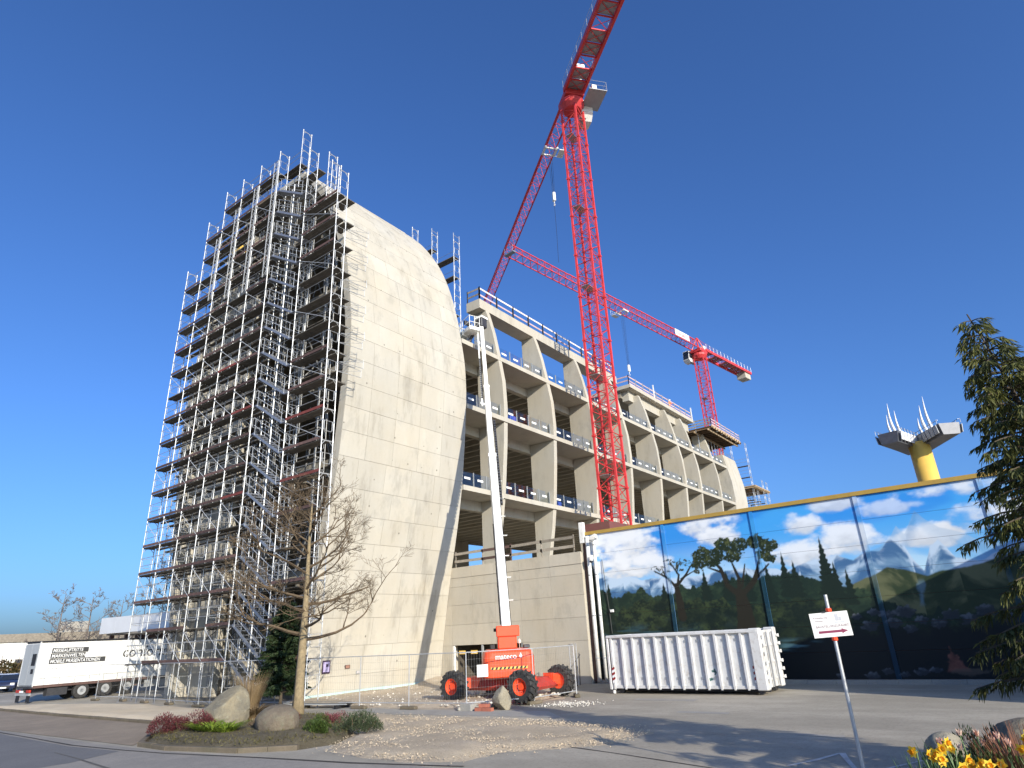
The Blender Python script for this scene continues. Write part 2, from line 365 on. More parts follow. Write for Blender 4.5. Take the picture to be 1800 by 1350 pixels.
for k in range(260):
    x, y = rnd.gauss(22.9, 0.5), rnd.gauss(14.7, 0.55); sp.append((x, y, 0.02, rnd.choice([0.02, 0.03, 0.045])))
rocks_mesh('rubble', sp, RUBBLEW, 5)
# cracks and lines on the lot
def strip(name, pts, w, z, m, jitter=0.0):
    b = MB(); L = []; R = []
    for i, p in enumerate(pts):
        a = Vector(pts[max(i-1, 0)]); c = Vector(pts[min(i+1, len(pts)-1)]); d = (c - a).normalized(); nrm = Vector((-d.y, d.x)); q = Vector(p)
        ww = w * (1 + random.uniform(-jitter, jitter)) / 2; L.append((q + nrm * ww).to_tuple() + (z,)); R.append((q - nrm * ww).to_tuple() + (z,))
    n = len(pts); b.add(L + R, [(i, i + 1, n + i + 1, n + i) for i in range(n - 1)])
    return tag(b.build(name, m), kind='structure')
CRACK = plain('crack_filler', (0.045, 0.04, 0.035), 0.95)
strip('pavement_crack', [(14.9, 10.3), (14.83, 9.8), (14.7, 9.2), (14.45, 8.2), (14.1, 7.0), (13.8, 6.0), (13.5, 5.0)], 0.07, 0.006, CRACK, 0.5)
strip('road_joint', [(10.1, 34), (9.95, 30), (9.7, 25.2), (9.9, 22.0), (10.1, 20), (10.75, 16.5), (11.2, 13.4), (11.9, 10.5)], 0.10, 0.013, CRACK, 0.4)
SEAM = ground_mat('asphalt_seam', (0.12, 0.11, 0.095), 0.2, 1.0, speck=0.4)
strip('asphalt_seam', [(8.8, 24), (8.6, 21.8), (8.2, 18.5), (8.3, 15)], 0.06, 0.0125, SEAM, 0.6)
for i, (x, y, w, l) in enumerate([(24.6, 10.4, 0.7, 2.6), (21.4, 8.0, 0.5, 1.8), (18.0, 4.0, 0.4, 1.2)]):
    sheet('repair_patch', [(x, y), (x + w, y + 0.1), (x + w * 0.9, y + l), (x + 0.05, y + l * 0.97)], 0.0045 + i * 0.0004, STRIPM)
strip('painted_line', [(14.4, 4.35), (15.2, 4.0), (16.0, 3.75)], 0.09, 0.006, LINEM, 0.3)
strip('painted_line', [(16.05, 3.7), (15.3, 3.45), (14.6, 3.2), (13.9, 2.95)], 0.11, 0.010, LINEM, 0.3)
strip('painted_line', [(14.3, 2.9), (15.2, 2.5), (16.0, 2.1)], 0.06, 0.006, LINEM, 0.3)

# kerbs: single stones butted end to end
def kerb(pts, closed, w=0.16, h=0.12, step=0.95):
    root = tag(MB().add([(p[0], p[1], 0.001) for p in pts[:3]], [(0, 1, 2)]).build('kerb', KERBM), kind='structure')
    P = [Vector(p) for p in pts] + ([Vector(pts[0])] if closed else [])
    for a, b in zip(P[:-1], P[1:]):
        L = (b - a).length; n = max(1, round(L / step)); d = (b - a) / n
        for i in range(n):
            p, q = a + d * i, a + d * (i + 1); e = (q - p).normalized(); nn = Vector((-e.y, e.x)) * w / 2; g = e * 0.008
            hh = h + random.uniform(-0.008, 0.008); r1 = [p + g - nn, q - g - nn, q - g + nn, p + g + nn]
            r2 = [p + g - nn * 0.85, q - g - nn * 0.85, q - g + nn * 0.85, p + g + nn * 0.85]
            mb = MB().loft([[(v.x, v.y, 0.0) for v in r1], [(v.x, v.y, hh - 0.025) for v in r1], [(v.x, v.y, hh) for v in r2]])
            mb.build('kerb_stone', KERBM, root)
    return root
kerb([(13.72, 25.9), (13.78, 31.8), (13.8, 37.9), (14.05, 46.7), (15.1, 75)], False, step=1.0)
BED = [(10.52, 22.3), (10.46, 20.6), (11.0, 17.8), (12.0, 16.45), (13.1, 16.2), (14.5, 17.1), (16.6, 20.5), (16.9, 22.4), (15.3, 23.9), (13.7, 25.3), (11.6, 24.1)]
kerb([(16.6, 22.6), (15.3, 24.0), (13.7, 25.35), (11.6, 24.15), (10.52, 22.4), (10.46, 20.6), (11.0, 17.8), (11.95, 16.5)], False)
heap('planting_bed', BED, lambda x, y: 0.10 + 0.16 * min(1, edge_dist(BED, x, y)) + 0.08 * fbm(x * 2, y * 2, 31), SOILM, 0.2, ragged=0.05, fall=0.35)

# ------------------------------------------------------------------ the concrete tower
PROF = [(-0.6, 29.57), (0.46, 29.48), (2.64, 29.2), (5.67, 28.68), (8.1, 28.15), (10.2, 27.72), (12.1, 27.41), (15.6, 27.06), (18.5, 26.87), (20.7, 26.95), (23.2, 27.35), (25.0, 27.69), (26.8, 28.17), (28.5, 28.8), (29.93, 29.46), (31.4, 30.42), (32.64, 31.28), (33.91, 32.48), (34.7, 33.5)]
def prof(z):
    for (z0, y0), (z1, y1) in zip(PROF[:-1], PROF[1:]):
        if z <= z1: return y0 + (y1 - y0) * (z - z0) / (z1 - z0)
    return PROF[-1][1]
MID = 36.3
def smooth_prof(zs):
    return [(z, (prof(z - 0.8) + 2 * prof(z) + prof(z + 0.8)) / 4 if 0.5 < z < 33.5 else prof(z)) for z in zs]
TX0, TX1 = 21.2, 31.4
tower = thing('concrete_tower', 'pale concrete tower with a bulging curved wall and scaffolding on its end', 'building', (26, 36.3, 0))
TO = tower.location
zs = [-0.6 + i * 0.588 for i in range(61)]; zs[-1] = 34.7
P = smooth_prof(zs)
def shell(name, x0, x1, sgn, out=0.0, t=0.55):
    f = lambda y: (y - MID) * sgn + MID
    b = MB(TO); outer = [(f(y + 0.03), z) for z, y in P]; inner = [(f(y + t), z) for z, y in P]
    vs = [(x, y, z) for x in (x0, x1) for (y, z) in outer + inner]; n = len(P); fs = []
    for k in range(n - 1):
        fs += [(k, k+1, 2*n+k+1, 2*n+k), (n+k, 3*n+k, 3*n+k+1, n+k+1), (k, n+k, n+k+1, k+1), (2*n+k, 2*n+k+1, 3*n+k+1, 3*n+k)]
    fs += [(n-1, 2*n-1, 4*n-1, 3*n-1), (0, 2*n, 3*n, n)]
    return b.add(vs, fs).build(name, CONC, tower)
shell('curved_wall', TX0, TX1, 1)
shell('rear_curved_wall', TX0, TX1, -1)
# formwork panels: every cast panel proud of the backing by a joint's depth
levels = [-0.6, 1.0, 2.45, 3.85, 5.1, 6.3]
for a in (6.3, 12.2, 17.95, 23.6): levels += [a + 1.42 * (i + 1) for i in range(3)] + [{6.3: 12.2, 12.2: 17.95, 17.95: 23.6, 23.6: 29.3}[a]]
levels += [30.7, 32.1, 33.4, 34.7]
cols = [21.2, 23.0, 25.05, 27.1, 29.15, 31.4]
rnd = random.Random(11)
for r in range(len(levels) - 1):
    za, zb = levels[r], levels[r + 1]
    sh = rnd.choice([0, 0, 0.35, -0.4])
    for c in range(5):
        xa = cols[c] + (sh if c else 0) + 0.007; xb = cols[c + 1] + (sh if c < 4 else 0) - 0.007
        d = rnd.uniform(0.028, 0.036); nz = 5; vs = []
        for k in range(nz + 1):
            z = za + 0.008 + (zb - za - 0.016) * k / nz; y = (prof(z - 0.8) + 2 * prof(z) + prof(z + 0.8)) / 4 if 0.5 < z < 33.5 else prof(z)
            vs += [(xa, y + 0.03 - d, z), (xb, y + 0.03 - d, z), (xb, y + 0.05, z), (xa, y + 0.05, z)]
        fs = [(4*k, 4*k+1, 4*k+5, 4*k+4) for k in range(nz)] + [(4*k+1, 4*k+2, 4*k+6, 4*k+5) for k in range(nz)] + [(4*k+3, 4*k, 4*k+4, 4*k+7) for k in range(nz)]
        fs += [(0, 3, 2, 1), (4*nz, 4*nz+1, 4*nz+2, 4*nz+3)]
        MB(TO).add(vs, fs).build('wall_panel', CONC, tower)
# recessed end wall (lens outline), right flank, roof cap, floors that show at the end
def lens(z0, z1, inset, n=40):
    zz = [z0 + (z1 - z0) * i / n for i in range(n + 1)]
    return [(prof(z) + inset, z) for z in zz] + [(2 * MID - prof(z) - inset, z) for z in reversed(zz)]
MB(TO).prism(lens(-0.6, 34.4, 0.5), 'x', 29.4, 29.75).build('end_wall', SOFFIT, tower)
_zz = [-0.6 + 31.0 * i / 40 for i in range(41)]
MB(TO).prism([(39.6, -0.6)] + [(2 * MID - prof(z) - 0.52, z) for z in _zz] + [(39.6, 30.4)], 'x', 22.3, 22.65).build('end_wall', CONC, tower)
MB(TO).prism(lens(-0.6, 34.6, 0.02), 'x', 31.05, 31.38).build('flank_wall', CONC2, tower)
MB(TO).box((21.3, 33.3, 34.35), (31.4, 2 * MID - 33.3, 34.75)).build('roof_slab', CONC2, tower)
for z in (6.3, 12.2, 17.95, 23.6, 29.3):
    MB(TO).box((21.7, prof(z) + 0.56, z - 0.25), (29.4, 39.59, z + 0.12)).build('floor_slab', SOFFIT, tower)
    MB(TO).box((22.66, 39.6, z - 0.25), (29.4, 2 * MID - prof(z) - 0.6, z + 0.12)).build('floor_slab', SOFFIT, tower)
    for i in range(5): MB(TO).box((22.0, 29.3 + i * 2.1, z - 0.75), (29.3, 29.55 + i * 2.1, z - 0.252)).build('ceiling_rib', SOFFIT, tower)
rnd = random.Random(77)
for z, z2 in zip((0.02, 6.43, 12.33, 18.08, 23.73), (5.5, 11.4, 17.15, 22.8, 28.5)):
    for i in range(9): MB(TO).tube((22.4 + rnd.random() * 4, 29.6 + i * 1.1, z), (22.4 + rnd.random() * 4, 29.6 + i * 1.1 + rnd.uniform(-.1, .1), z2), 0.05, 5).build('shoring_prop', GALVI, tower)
for i in range(8):
    x0 = 21.3 + i * 1.13
    MB(TO).box((x0, 29.36, 0.0), (x0 + 1.12, 29.44, 0.24 + random.uniform(-0.01, 0.01))).build('insulation_board', INSUL, tower)
# site notices on the curved wall
PURPLE = plain('notice_purple', (0.035, 0.015, 0.045)); LILAC = plain('notice_lilac', (0.42, 0.36, 0.55))
def notice(name, label, x, z, w, h, frame_m, face_m):
    y = prof(z) - 0.02; n = thing(name, label, 'notice', (x, y, z))
    MB().box((-w/2, -0.03, -h/2), (w/2, 0.0, h/2)).build('backing', frame_m, n)
    MB().box((-w/2 + w*0.12, -0.036, -h/2 + h*0.12), (w/2 - w*0.12, -0.0305, h/2 - h*0.12)).build('print', face_m, n); return n
nt_ = notice('site_notice', 'dark framed lilac notice low on the curved wall beside the tree', 22.6, 1.5, 0.50, 0.62, PURPLE, LILAC)
MB().box((-0.02, -0.042, 0.0), (0.12, -0.037, 0.13)).build('emblem', PURPLE, nt_)
notice('site_notice', 'small brown plate on the curved wall near the fence post', 24.0, 1.42, 0.32, 0.18, TOEB, plain('plate_brown', (0.30, 0.16, 0.11)))
notice('site_notice', 'small grey plate lowest on the curved wall', 24.75, 1.1, 0.25, 0.15, GREYP, plain('plate_grey', (0.45, 0.42, 0.40)))

# ------------------------------------------------------------------ gallery wing
wing = thing('gallery_wing', 'open concrete gallery wing with tall curved fins between bare floor slabs', 'building', (59, 35, 0)); WO = wing.location
GX0, GX1 = 31.45, 87.0
SLABS = [6.75, 12.05, 17.7, 22.85]
fins_x = [35.75, 42.45, 49.35, 56.2, 63.1, 70.05, 74.85, 81.75]
ZTOP = 27.25
for z in SLABS[1:]:
    y0 = prof(z) - 0.06
    MB(WO).box((GX0, y0, z - 0.34), (GX1, 29.9, z)).build('floor_slab', CONC2, wing)
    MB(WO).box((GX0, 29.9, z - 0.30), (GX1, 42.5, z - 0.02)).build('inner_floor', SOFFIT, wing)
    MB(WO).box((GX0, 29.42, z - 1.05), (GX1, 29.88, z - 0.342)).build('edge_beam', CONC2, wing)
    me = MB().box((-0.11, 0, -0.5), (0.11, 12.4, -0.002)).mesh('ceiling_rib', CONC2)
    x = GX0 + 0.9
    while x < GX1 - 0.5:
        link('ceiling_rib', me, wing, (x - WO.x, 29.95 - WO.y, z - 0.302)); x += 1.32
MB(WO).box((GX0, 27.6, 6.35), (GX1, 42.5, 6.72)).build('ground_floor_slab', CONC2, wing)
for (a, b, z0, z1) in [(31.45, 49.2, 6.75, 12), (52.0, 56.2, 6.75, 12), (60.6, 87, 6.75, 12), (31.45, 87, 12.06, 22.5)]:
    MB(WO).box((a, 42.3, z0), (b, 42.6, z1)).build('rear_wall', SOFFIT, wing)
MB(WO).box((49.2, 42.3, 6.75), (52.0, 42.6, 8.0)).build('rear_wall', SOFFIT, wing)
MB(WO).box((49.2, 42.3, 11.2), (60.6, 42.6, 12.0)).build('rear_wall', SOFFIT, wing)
def fin(x, za, zb, yin, t=0.42, top=False):
    n = 14; out = [(prof(za + (zb - za) * i / n), za + (zb - za) * i / n) for i in range(n + 1)]
    poly = out + [(yin, zb), (yin, za)]
    o = MB(WO).prism(poly, 'x', x, x + t).build('fin', CONC2, wing); return bevel(o, 0.025, 1)
ZB = SLABS + [ZTOP]
for k in range(4):
    za = ZB[k] + (0.002 if k else -0.02); zb = ZB[k + 1] - (0.342 if k < 3 else -0.005)
    for i, x in enumerate(fins_x):
        if k == 3 and i == 3: pass
        fin(x + (0.0 if k % 2 else 0.0), za, zb, 29.41 if k < 3 else 29.66)
# roof frame over the near bays, roof and recessed beam over the far block
MB(WO).box((35.0, 28.36, ZTOP), (58.2, 29.75, ZTOP + 0.82)).build('roof_beam', CONC2, wing)
MB(WO).box((61.2, 28.25, ZTOP + 0.45), (79.6, 42.0, ZTOP + 0.85)).build('roof_slab', CONC2, wing)
MB(WO).box((62.0, 28.95, ZTOP - 0.75), (79.2, 29.75, ZTOP + 0.44)).build('roof_beam', CONC2, wing)
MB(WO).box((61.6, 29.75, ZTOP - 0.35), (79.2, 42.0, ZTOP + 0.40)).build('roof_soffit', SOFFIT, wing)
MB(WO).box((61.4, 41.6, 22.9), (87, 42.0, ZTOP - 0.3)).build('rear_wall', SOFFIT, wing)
MB(WO).box((79.0, 30.2, 22.9), (80.4, 41.9, ZTOP - 0.36)).build('core_wall', CONC2, wing)
# curved end wall at the far end
n = 40; zz = [-0.6 + (24.6 + 0.6) * i / n for i in range(n + 1)]
poly = [(prof(z) - 0.05, z) for z in zz] + [(41.8, 24.6), (41.8, -0.6)]
MB(WO).prism(poly, 'x', GX1 + 0.05, 92.3).build('curved_end_wall', CONC, wing)
for i in range(9):
    x = 87.5 + i * 0.6; y = prof(24.6) + 0.25; h = random.uniform(0.5, 1.5)
    MB(WO).tube((x, y, 24.6), (x, y + 0.2, 24.6 + h), 0.025, 4).build('rebar', DSTEEL, wing)
# glass balustrades: panes with a white sticker each, slim posts
pane_cache = {}
def balustrade(x0, x1, z, y, n):
    w = (x1 - x0) / n
    key = round(w, 2)
    if key not in pane_cache:
        pane_cache[key] = (MB().box((0.03, -0.01, 0.08), (w - 0.03, 0.01, 1.05)).mesh('glass_pane', GLASS),
                           MB().box((w * 0.30, -0.017, 0.55), (w * 0.30 + min(0.62, w*0.45), -0.0115, 0.70)).mesh('sticker', LETTER_W),
                           MB().box((-0.03, -0.03, 0.0), (0.03, 0.03, 1.1)).mesh('balustrade_post', GREYP))
    gp, st, po = pane_cache[key]
    for i in range(n):
        o = link('glass_pane', gp, wing, (x0 + i * w - WO.x, y - WO.y, z)); link('sticker', st, o)
        if i: link('balustrade_post', po, wing, (x0 + i * w - WO.x, y - WO.y, z))
    link('balustrade_post', po, wing, (x0 + 0.05 - WO.x, y - WO.y, z)); link('balustrade_post', po, wing, (x1 - 0.05 - WO.x, y - WO.y, z))
for z in SLABS[1:]:
    y = prof(z) + 0.32
    xs = [GX0 + 0.1] + fins_x + [GX1 - 0.1]
    for a, b in zip(xs[:-1], xs[1:]):
        if b - a > 1.5: balustrade(a + (0.45 if a > GX0 + 1 else 0), b - 0.03, z, y, 4 if b - a > 6 else 3)
# roof guards: posts with two boards
def guard(root, O, a, b, n, h=1.15, boards=(0.5, 1.0), bm=WHITE, pm=DSTEEL):
    a = Vector(a); b = Vector(b)
    for i in range(n + 1):
        p = a + (b - a) * i / n; MB(O).box((p.x-0.035, p.y-0.035, p.z - 0.5), (p.x+0.035, p.y+0.035, p.z + h)).build('guard_post', pm, root)
    for i in range(n):
        for k in boards:
            p = a + (b - a) * (i / n) + Vector((0, 0.06, k)); q = a + (b - a) * ((i + 1) / n) + Vector((0, 0.06, k))
            MB(O).beam(p, q, 0.035, 0.15, (0, 0, 1)).build('guard_board', bm, root)
ROSE = paint('pinkish_guard_board', (0.50, 0.36, 0.36), 0.7, 0, 0.12, 3, objrand=0.15)
PALEB = paint('pale_guard_board', (0.70, 0.62, 0.56), 0.7, 0, 0.1, 3, objrand=0.12)
guard(wing, WO, (35.1, 28.4, ZTOP + 0.82), (58, 28.4, ZTOP + 0.82), 10, boards=(1.05,), bm=PALEB)
guard(wing, WO, (35.1, 28.46, ZTOP + 0.82), (58, 28.46, ZTOP + 0.82), 10, boards=(0.5,), bm=ROSE)
guard(wing, WO, (35.1, 29.7, ZTOP + 0.82), (35.1, 28.4, ZTOP + 0.82), 1, bm=WOODG)
guard(wing, WO, (61.3, 28.4, ZTOP + 0.85), (79.4, 28.4, ZTOP + 0.85), 10, boards=(0.2, 0.5, 1.0), bm=ROSE, pm=GREYP)
guard(wing, WO, (61.3, 36, ZTOP + 0.85), (61.3, 28.4, ZTOP + 0.85), 4, boards=(0.5, 1.0), bm=ROSE, pm=GREYP)
for x in (67.8, 79.5):
    MB(WO).box((x, 28.3, ZTOP + 0.4), (x + 0.12, 28.42, ZTOP + 2.6)).build('roof_mast', WHITE, wing)
for (x, z, h) in [(51.6, ZTOP, 2.4), (51.9, ZTOP, 2.2), (54.6, ZTOP, 2.4), (55.0, ZTOP, 2.1)]:
    MB(WO).box((x, 28.25, z - 0.3), (x + 0.1, 28.35, z + h - 0.6)).build('edge_clamp', DSTEEL, wing)
for (x, y) in [(47.0, 31.0), (47.25, 31.2)]:
    MB(WO).tube((x, y, 22.85), (x + 0.4, y + 0.5, 27.4), 0.06, 6).build('raking_prop', DSTEEL, wing)
# formwork platform on props at the far end
pf = thing('formwork_platform', 'timber formwork platform on steel props below the farther crane', 'formwork', (85, 29.5, 22.85)); PO = pf.location
FORMP = paint('formwork_timber_dark', (0.14, 0.09, 0.05), 0.8, 0, 0.3, 3, objrand=0.3); MB(PO).box((79.7, 26.0, 26.75), (91.2, 32.8, 26.87)).build('deck', FORMP, pf)
MB(PO).box((79.7, 25.93, 26.6), (91.2, 25.99, 26.95)).build('edge_board', WOOD, pf)
for i in range(13): MB(PO).box((79.8 + i * 0.92, 25.8, 26.55), (79.9 + i * 0.92, 32.9, 26.745)).build('joist', FORMP, pf)
for i in range(4): MB(PO).box((79.6, 26.4 + i * 1.9, 26.32), (91.3, 26.55 + i * 1.9, 26.545)).build('bearer', WOOD, pf)
for i in range(9):
    for j in range(2): MB(PO).tube((80.6 + i * 1.2, 28.3 + j * 2.6, 22.86 if i < 6 else 24.6), (80.6 + i * 1.2, 28.3 + j * 2.6, 26.32), 0.05, 5).build('prop', GALV, pf)
guard(pf, PO, (79.8, 26.0, 26.9), (91.1, 26.0, 26.9), 6, boards=(0.25, 0.6, 1.0), bm=ROSE, pm=GREYP)
guard(pf, PO, (79.8, 32.6, 26.9), (79.8, 26.0, 26.9), 3, boards=(0.25, 0.6, 1.0), bm=WOODG, pm=GREYP)
# clutter on the gallery floors
def clutter(name, label, cat, lo, hi, m):
    o = thing(name, label, cat, ((lo[0]+hi[0])/2, (lo[1]+hi[1])/2, lo[2])); b = MB(o.location).bbox(lo, hi, 0.03); b.build('bag_body' if cat == 'bag' else 'shell', m, o)
    MB(o.location).box((lo[0]+0.05, lo[1]+0.05, hi[2]), (hi[0]-0.05, hi[1]-0.05, hi[2]+0.03)).build('lid', m, o); return o
clutter('sack', 'orange sack behind the glass on the second open floor', 'bag', (40.4, 27.9, 17.7), (41.0, 28.3, 18.25), ORANGE)
BLUEP = plain('blue_plastic', (0.05, 0.09, 0.42), 0.5)
clutter('barrel', 'blue bin behind the glass on the second open floor', 'bin', (38.0, 28.0, 17.7), (38.8, 28.6, 18.7), BLUEP)
clutter('barrel', 'blue bin behind the glass on the lowest glazed floor', 'bin', (44.9, 28.6, 12.05), (45.5, 29.1, 12.8), BLUEP)

# ------------------------------------------------------------------ podium wall
pod = thing('podium_wall', 'low grey concrete podium wall with a dark door opening, joining tower and mural hall', 'wall', (31.6, 24, 0)); DO = pod.location
for lo, hi in [((31.46, 18.75, 0), (31.9, 23.1, 6.7)), ((31.46, 28.5, 0), (31.9, 29.6, 6.7)), ((31.46, 23.1, 2.12), (31.9, 28.5, 6.7))]:
    MB(DO).box(lo, hi).build('wall_core', CONC3, pod)
pc = [18.75, 20.9, 23.1, 25.0, 26.8, 28.5, 29.52]; pr = [0, 2.12, 3.3, 4.45, 5.55, 6.1, 6.75]
for c in range(6):
    for r in range(6):
        if r == 0 and 1 < c < 5: continue
        d = 0.044 + random.uniform(-0.004, 0.004) + (0.03 if r == 5 else 0)
        MB(DO).box((31.46 - d, pc[c] + 0.006, pr[r] + 0.006), (31.46 + 0.02, pc[c + 1] - 0.006, pr[r + 1] - 0.006)).build('wall_panel', CONC3, pod)
MB(DO).box((31.9, 18.8, 6.2), (60, 27.55, 6.6)).build('podium_deck', CONC2, pod)
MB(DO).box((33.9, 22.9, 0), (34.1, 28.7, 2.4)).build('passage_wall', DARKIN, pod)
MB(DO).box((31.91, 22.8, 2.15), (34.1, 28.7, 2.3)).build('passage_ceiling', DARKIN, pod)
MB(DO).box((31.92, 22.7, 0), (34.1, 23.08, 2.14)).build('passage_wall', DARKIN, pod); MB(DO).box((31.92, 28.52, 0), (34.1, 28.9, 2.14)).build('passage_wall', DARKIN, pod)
for y in (28.36, 26.1, 23.12): MB(DO).box((31.44, y, 0.02), (31.56, y + 0.1, 2.11)).build('door_frame', WHITE if y > 28 else GREYP, pod)
for i in range(5):
    y = 19.2 + i * 2.25; MB(DO).box((31.52, y, 6.755), (31.58, y + 0.06, 7.75)).build('guard_post', WOODG if i != 2 else TOEB, pod)
for i in range(4):
    for z in (7.1, 7.6):
        MB(DO).beam((31.49, 19.2 + i * 2.25 - 0.05, z), (31.49, 19.2 + (i + 1) * 2.25 + 0.08, z + random.uniform(-0.03, 0.03)), 0.035, 0.16, (0, 0, 1)).build('guard_board', WOODG if (i + int(z)) % 3 else TOEB, pod)
# ------------------------------------------------------------------ scaffolding
LV = 1.7; Z0 = 0.35
def frame_unit(dx=0.7, h=LV, r=0.027, mt=None):
    mt = mt or GALV
    b = MB()
    for x in (0, dx): b.tube((x, 0, 0), (x, 0, h), r, 6)
    b.tube((0, 0, h - 0.06), (dx, 0, h - 0.06), 0.026, 5)
    for x, s in ((0, 1), (dx, -1)): b.tube((x, 0, h - 0.30), (x + s * 0.22, 0, h - 0.07), 0.018, 4)
    b.path([(0.10, 0, 1.0), (0.10, 0, 0.52), (0.16, 0, 0.46), (dx - 0.16, 0, 0.46), (dx - 0.10, 0, 0.52), (dx - 0.10, 0, 1.0)], 0.016, 4)
    b.tube((0.02, 0, 1.0), (dx - 0.02, 0, 1.0), 0.014, 4)
    for x in (0, dx): b.tube((x, 0, h - 0.09), (x, 0, h + 0.05), r + 0.012, 6); b.tube((x, 0, 0.95), (x, 0, 1.05), r + 0.014, 5)
    return b.mesh('scaffold_frame', mt)
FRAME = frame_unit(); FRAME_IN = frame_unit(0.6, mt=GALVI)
def axis_mesh(b, name, m): return b.mesh(name, m)
deck_cache = {}
def deck_mesh(w, d=0.66):
    k = (round(w, 2), d)
    if k not in deck_cache:
        n = 2 if d > 0.5 else 1; b = MB()
        for i in range(n):
            x0 = 0.02 + i * (d / n); b.box((x0, 0.03, -0.05), (x0 + d / n - 0.03, w - 0.03, 0.0))
            b.box((x0 + 0.03, 0.0, -0.085), (x0 + d / n - 0.06, 0.06, -0.051)); b.box((x0 + 0.03, w - 0.06, -0.085), (x0 + d / n - 0.06, w, -0.051))
        tb = MB().box((-0.035, 0.0, 0.01), (-0.005, w, 0.16))
        gr = MB()
        for z in (0.55, 1.02): gr.tube((0.0, 0.0, z), (0.0, w, z), 0.018, 4)
        dg = MB().tube((-0.045, 0.02, 0.05), (-0.045, w - 0.02, LV - 0.12), 0.02, 4)
        deck_cache[k] = (b.mesh('deck', PLANK), tb.mesh('toe_board', TOEB), gr.mesh('guard_rail', GALV), dg.mesh('diagonal_brace', GALV), tb.mesh('toe_board', TOER))
    return deck_cache[k]
BRK = MB().beam((0, 0, -0.1), (0.62, 0, -0.1), 0.04, 0.05).beam((0, 0, -0.6), (0.58, 0, -0.12), 0.03, 0.03).mesh('bracket', DSTEEL)
def scaffold(name, label, loc, frames, bays, skip_diag=False, redrange=(5, 15), inner=None, seed=2, brackets=True):
    root = thing(name, label, 'scaffold', loc); rnd = random.Random(seed)
    for (dx, y, ztop, zb) in frames:
        z = zb
        while z < ztop - 0.3:
            link('scaffold_frame', FRAME, root, (dx, y, z)); z += LV
        for q in (0, 0.7):
            if zb < 1: MB().tube((0, 0, 0), (0, 0, 0.36), 0.018, 5).box((-0.08, -0.08, 0), (0.08, 0.08, 0.015)).build('base_jack', GALVD, root, loc=(dx + q, y, zb - 0.35))
    for (dx, ya, yb, k0, k1) in bays:
        w = abs(yb - ya); dm, tb, gr, dg, tr = deck_mesh(w); y0 = min(ya, yb)
        for k in range(k0, k1 + 1):
            z = Z0 + LV * k
            link('deck', dm, root, (dx, y0, z))
            if rnd.random() < 0.9: link('toe_board', tr if (redrange[0] <= k <= redrange[1] and rnd.random() < 0.08) else tb, root, (dx, y0, z))
            link('guard_rail', gr, root, (dx, y0, z))
            if brackets and k % 2 == 0: link('bracket', BRK, root, (dx + 0.72, y0 + w / 2, z))
        if not skip_diag:
            for k in range(k0, k1, 2): link('diagonal_brace', dg, root, (dx, y0 if True else yb, Z0 + LV * k))
    return root
yF = [43.5, 41.3, 39.15, 36.95, 34.7, 32.45, 29.0, 25.75]
topk = [17, 19, 20, 20, 20, 20, 19, 17]
frames = [(0.0, y - 34.6, Z0 + LV * k, Z0) for y, k in zip(yF, topk)]
bays = []
for i, kt in zip(range(5), (16, 18, 19, 19, 19)): bays.append((0.0, yF[i] - 34.6, yF[i + 1] - 34.6, 1 if i else 1, kt))
bays.append((0.0, yF[6] - 34.6, yF[7] - 34.6, 1, 16))
sc = scaffold('end_scaffold', 'tall galvanised scaffold with stair tower covering the end of the concrete tower', (18.8, 34.6, 0), frames, bays)
# inner row close to the recessed wall, with its own decks
rnd = random.Random(9)
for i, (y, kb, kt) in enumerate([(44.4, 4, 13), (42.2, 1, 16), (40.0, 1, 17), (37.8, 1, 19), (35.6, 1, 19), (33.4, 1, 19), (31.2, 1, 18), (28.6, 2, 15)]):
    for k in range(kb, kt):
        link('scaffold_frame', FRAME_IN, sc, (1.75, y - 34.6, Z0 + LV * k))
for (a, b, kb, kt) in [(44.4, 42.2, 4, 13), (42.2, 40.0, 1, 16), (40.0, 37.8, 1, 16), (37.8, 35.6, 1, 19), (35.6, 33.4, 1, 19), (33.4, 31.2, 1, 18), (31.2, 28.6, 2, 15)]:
    dm, tb, gr, dg, tr = deck_mesh(a - b, 0.5)
    for k in range(kb, kt):
        if rnd.random() < 0.97: link('deck', dm, sc, (1.75, b - 34.6, Z0 + LV * k))
        if rnd.random() < 0.55: link('guard_rail', gr, sc, (1.75, b - 34.6, Z0 + LV * k))
        if rnd.random() < 0.35: link('diagonal_brace', dg, sc, (1.75, b - 34.6, Z0 + LV * k))
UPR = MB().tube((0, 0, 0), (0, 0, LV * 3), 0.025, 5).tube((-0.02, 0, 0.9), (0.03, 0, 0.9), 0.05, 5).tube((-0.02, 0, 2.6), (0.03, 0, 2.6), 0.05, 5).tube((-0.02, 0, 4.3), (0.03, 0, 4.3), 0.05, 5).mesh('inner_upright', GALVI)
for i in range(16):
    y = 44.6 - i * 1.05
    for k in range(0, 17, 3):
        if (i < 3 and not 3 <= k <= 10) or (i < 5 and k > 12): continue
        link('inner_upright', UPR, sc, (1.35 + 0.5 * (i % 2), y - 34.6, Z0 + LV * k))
# wall brackets: narrow plank between frame and wall
for i in range(5):
    w = yF[i] - yF[i + 1]; dm, tb, gr, dg, tr = deck_mesh(w, 0.33)
    for k in range(2, topk[i + 1] - 1):
        z = Z0 + LV * k
        if i == 0 and k > 14: continue
        if rnd.random() < 0.92: link('bracket_deck', dm, sc, (0.78, yF[i + 1] - 34.6, z - 0.02))
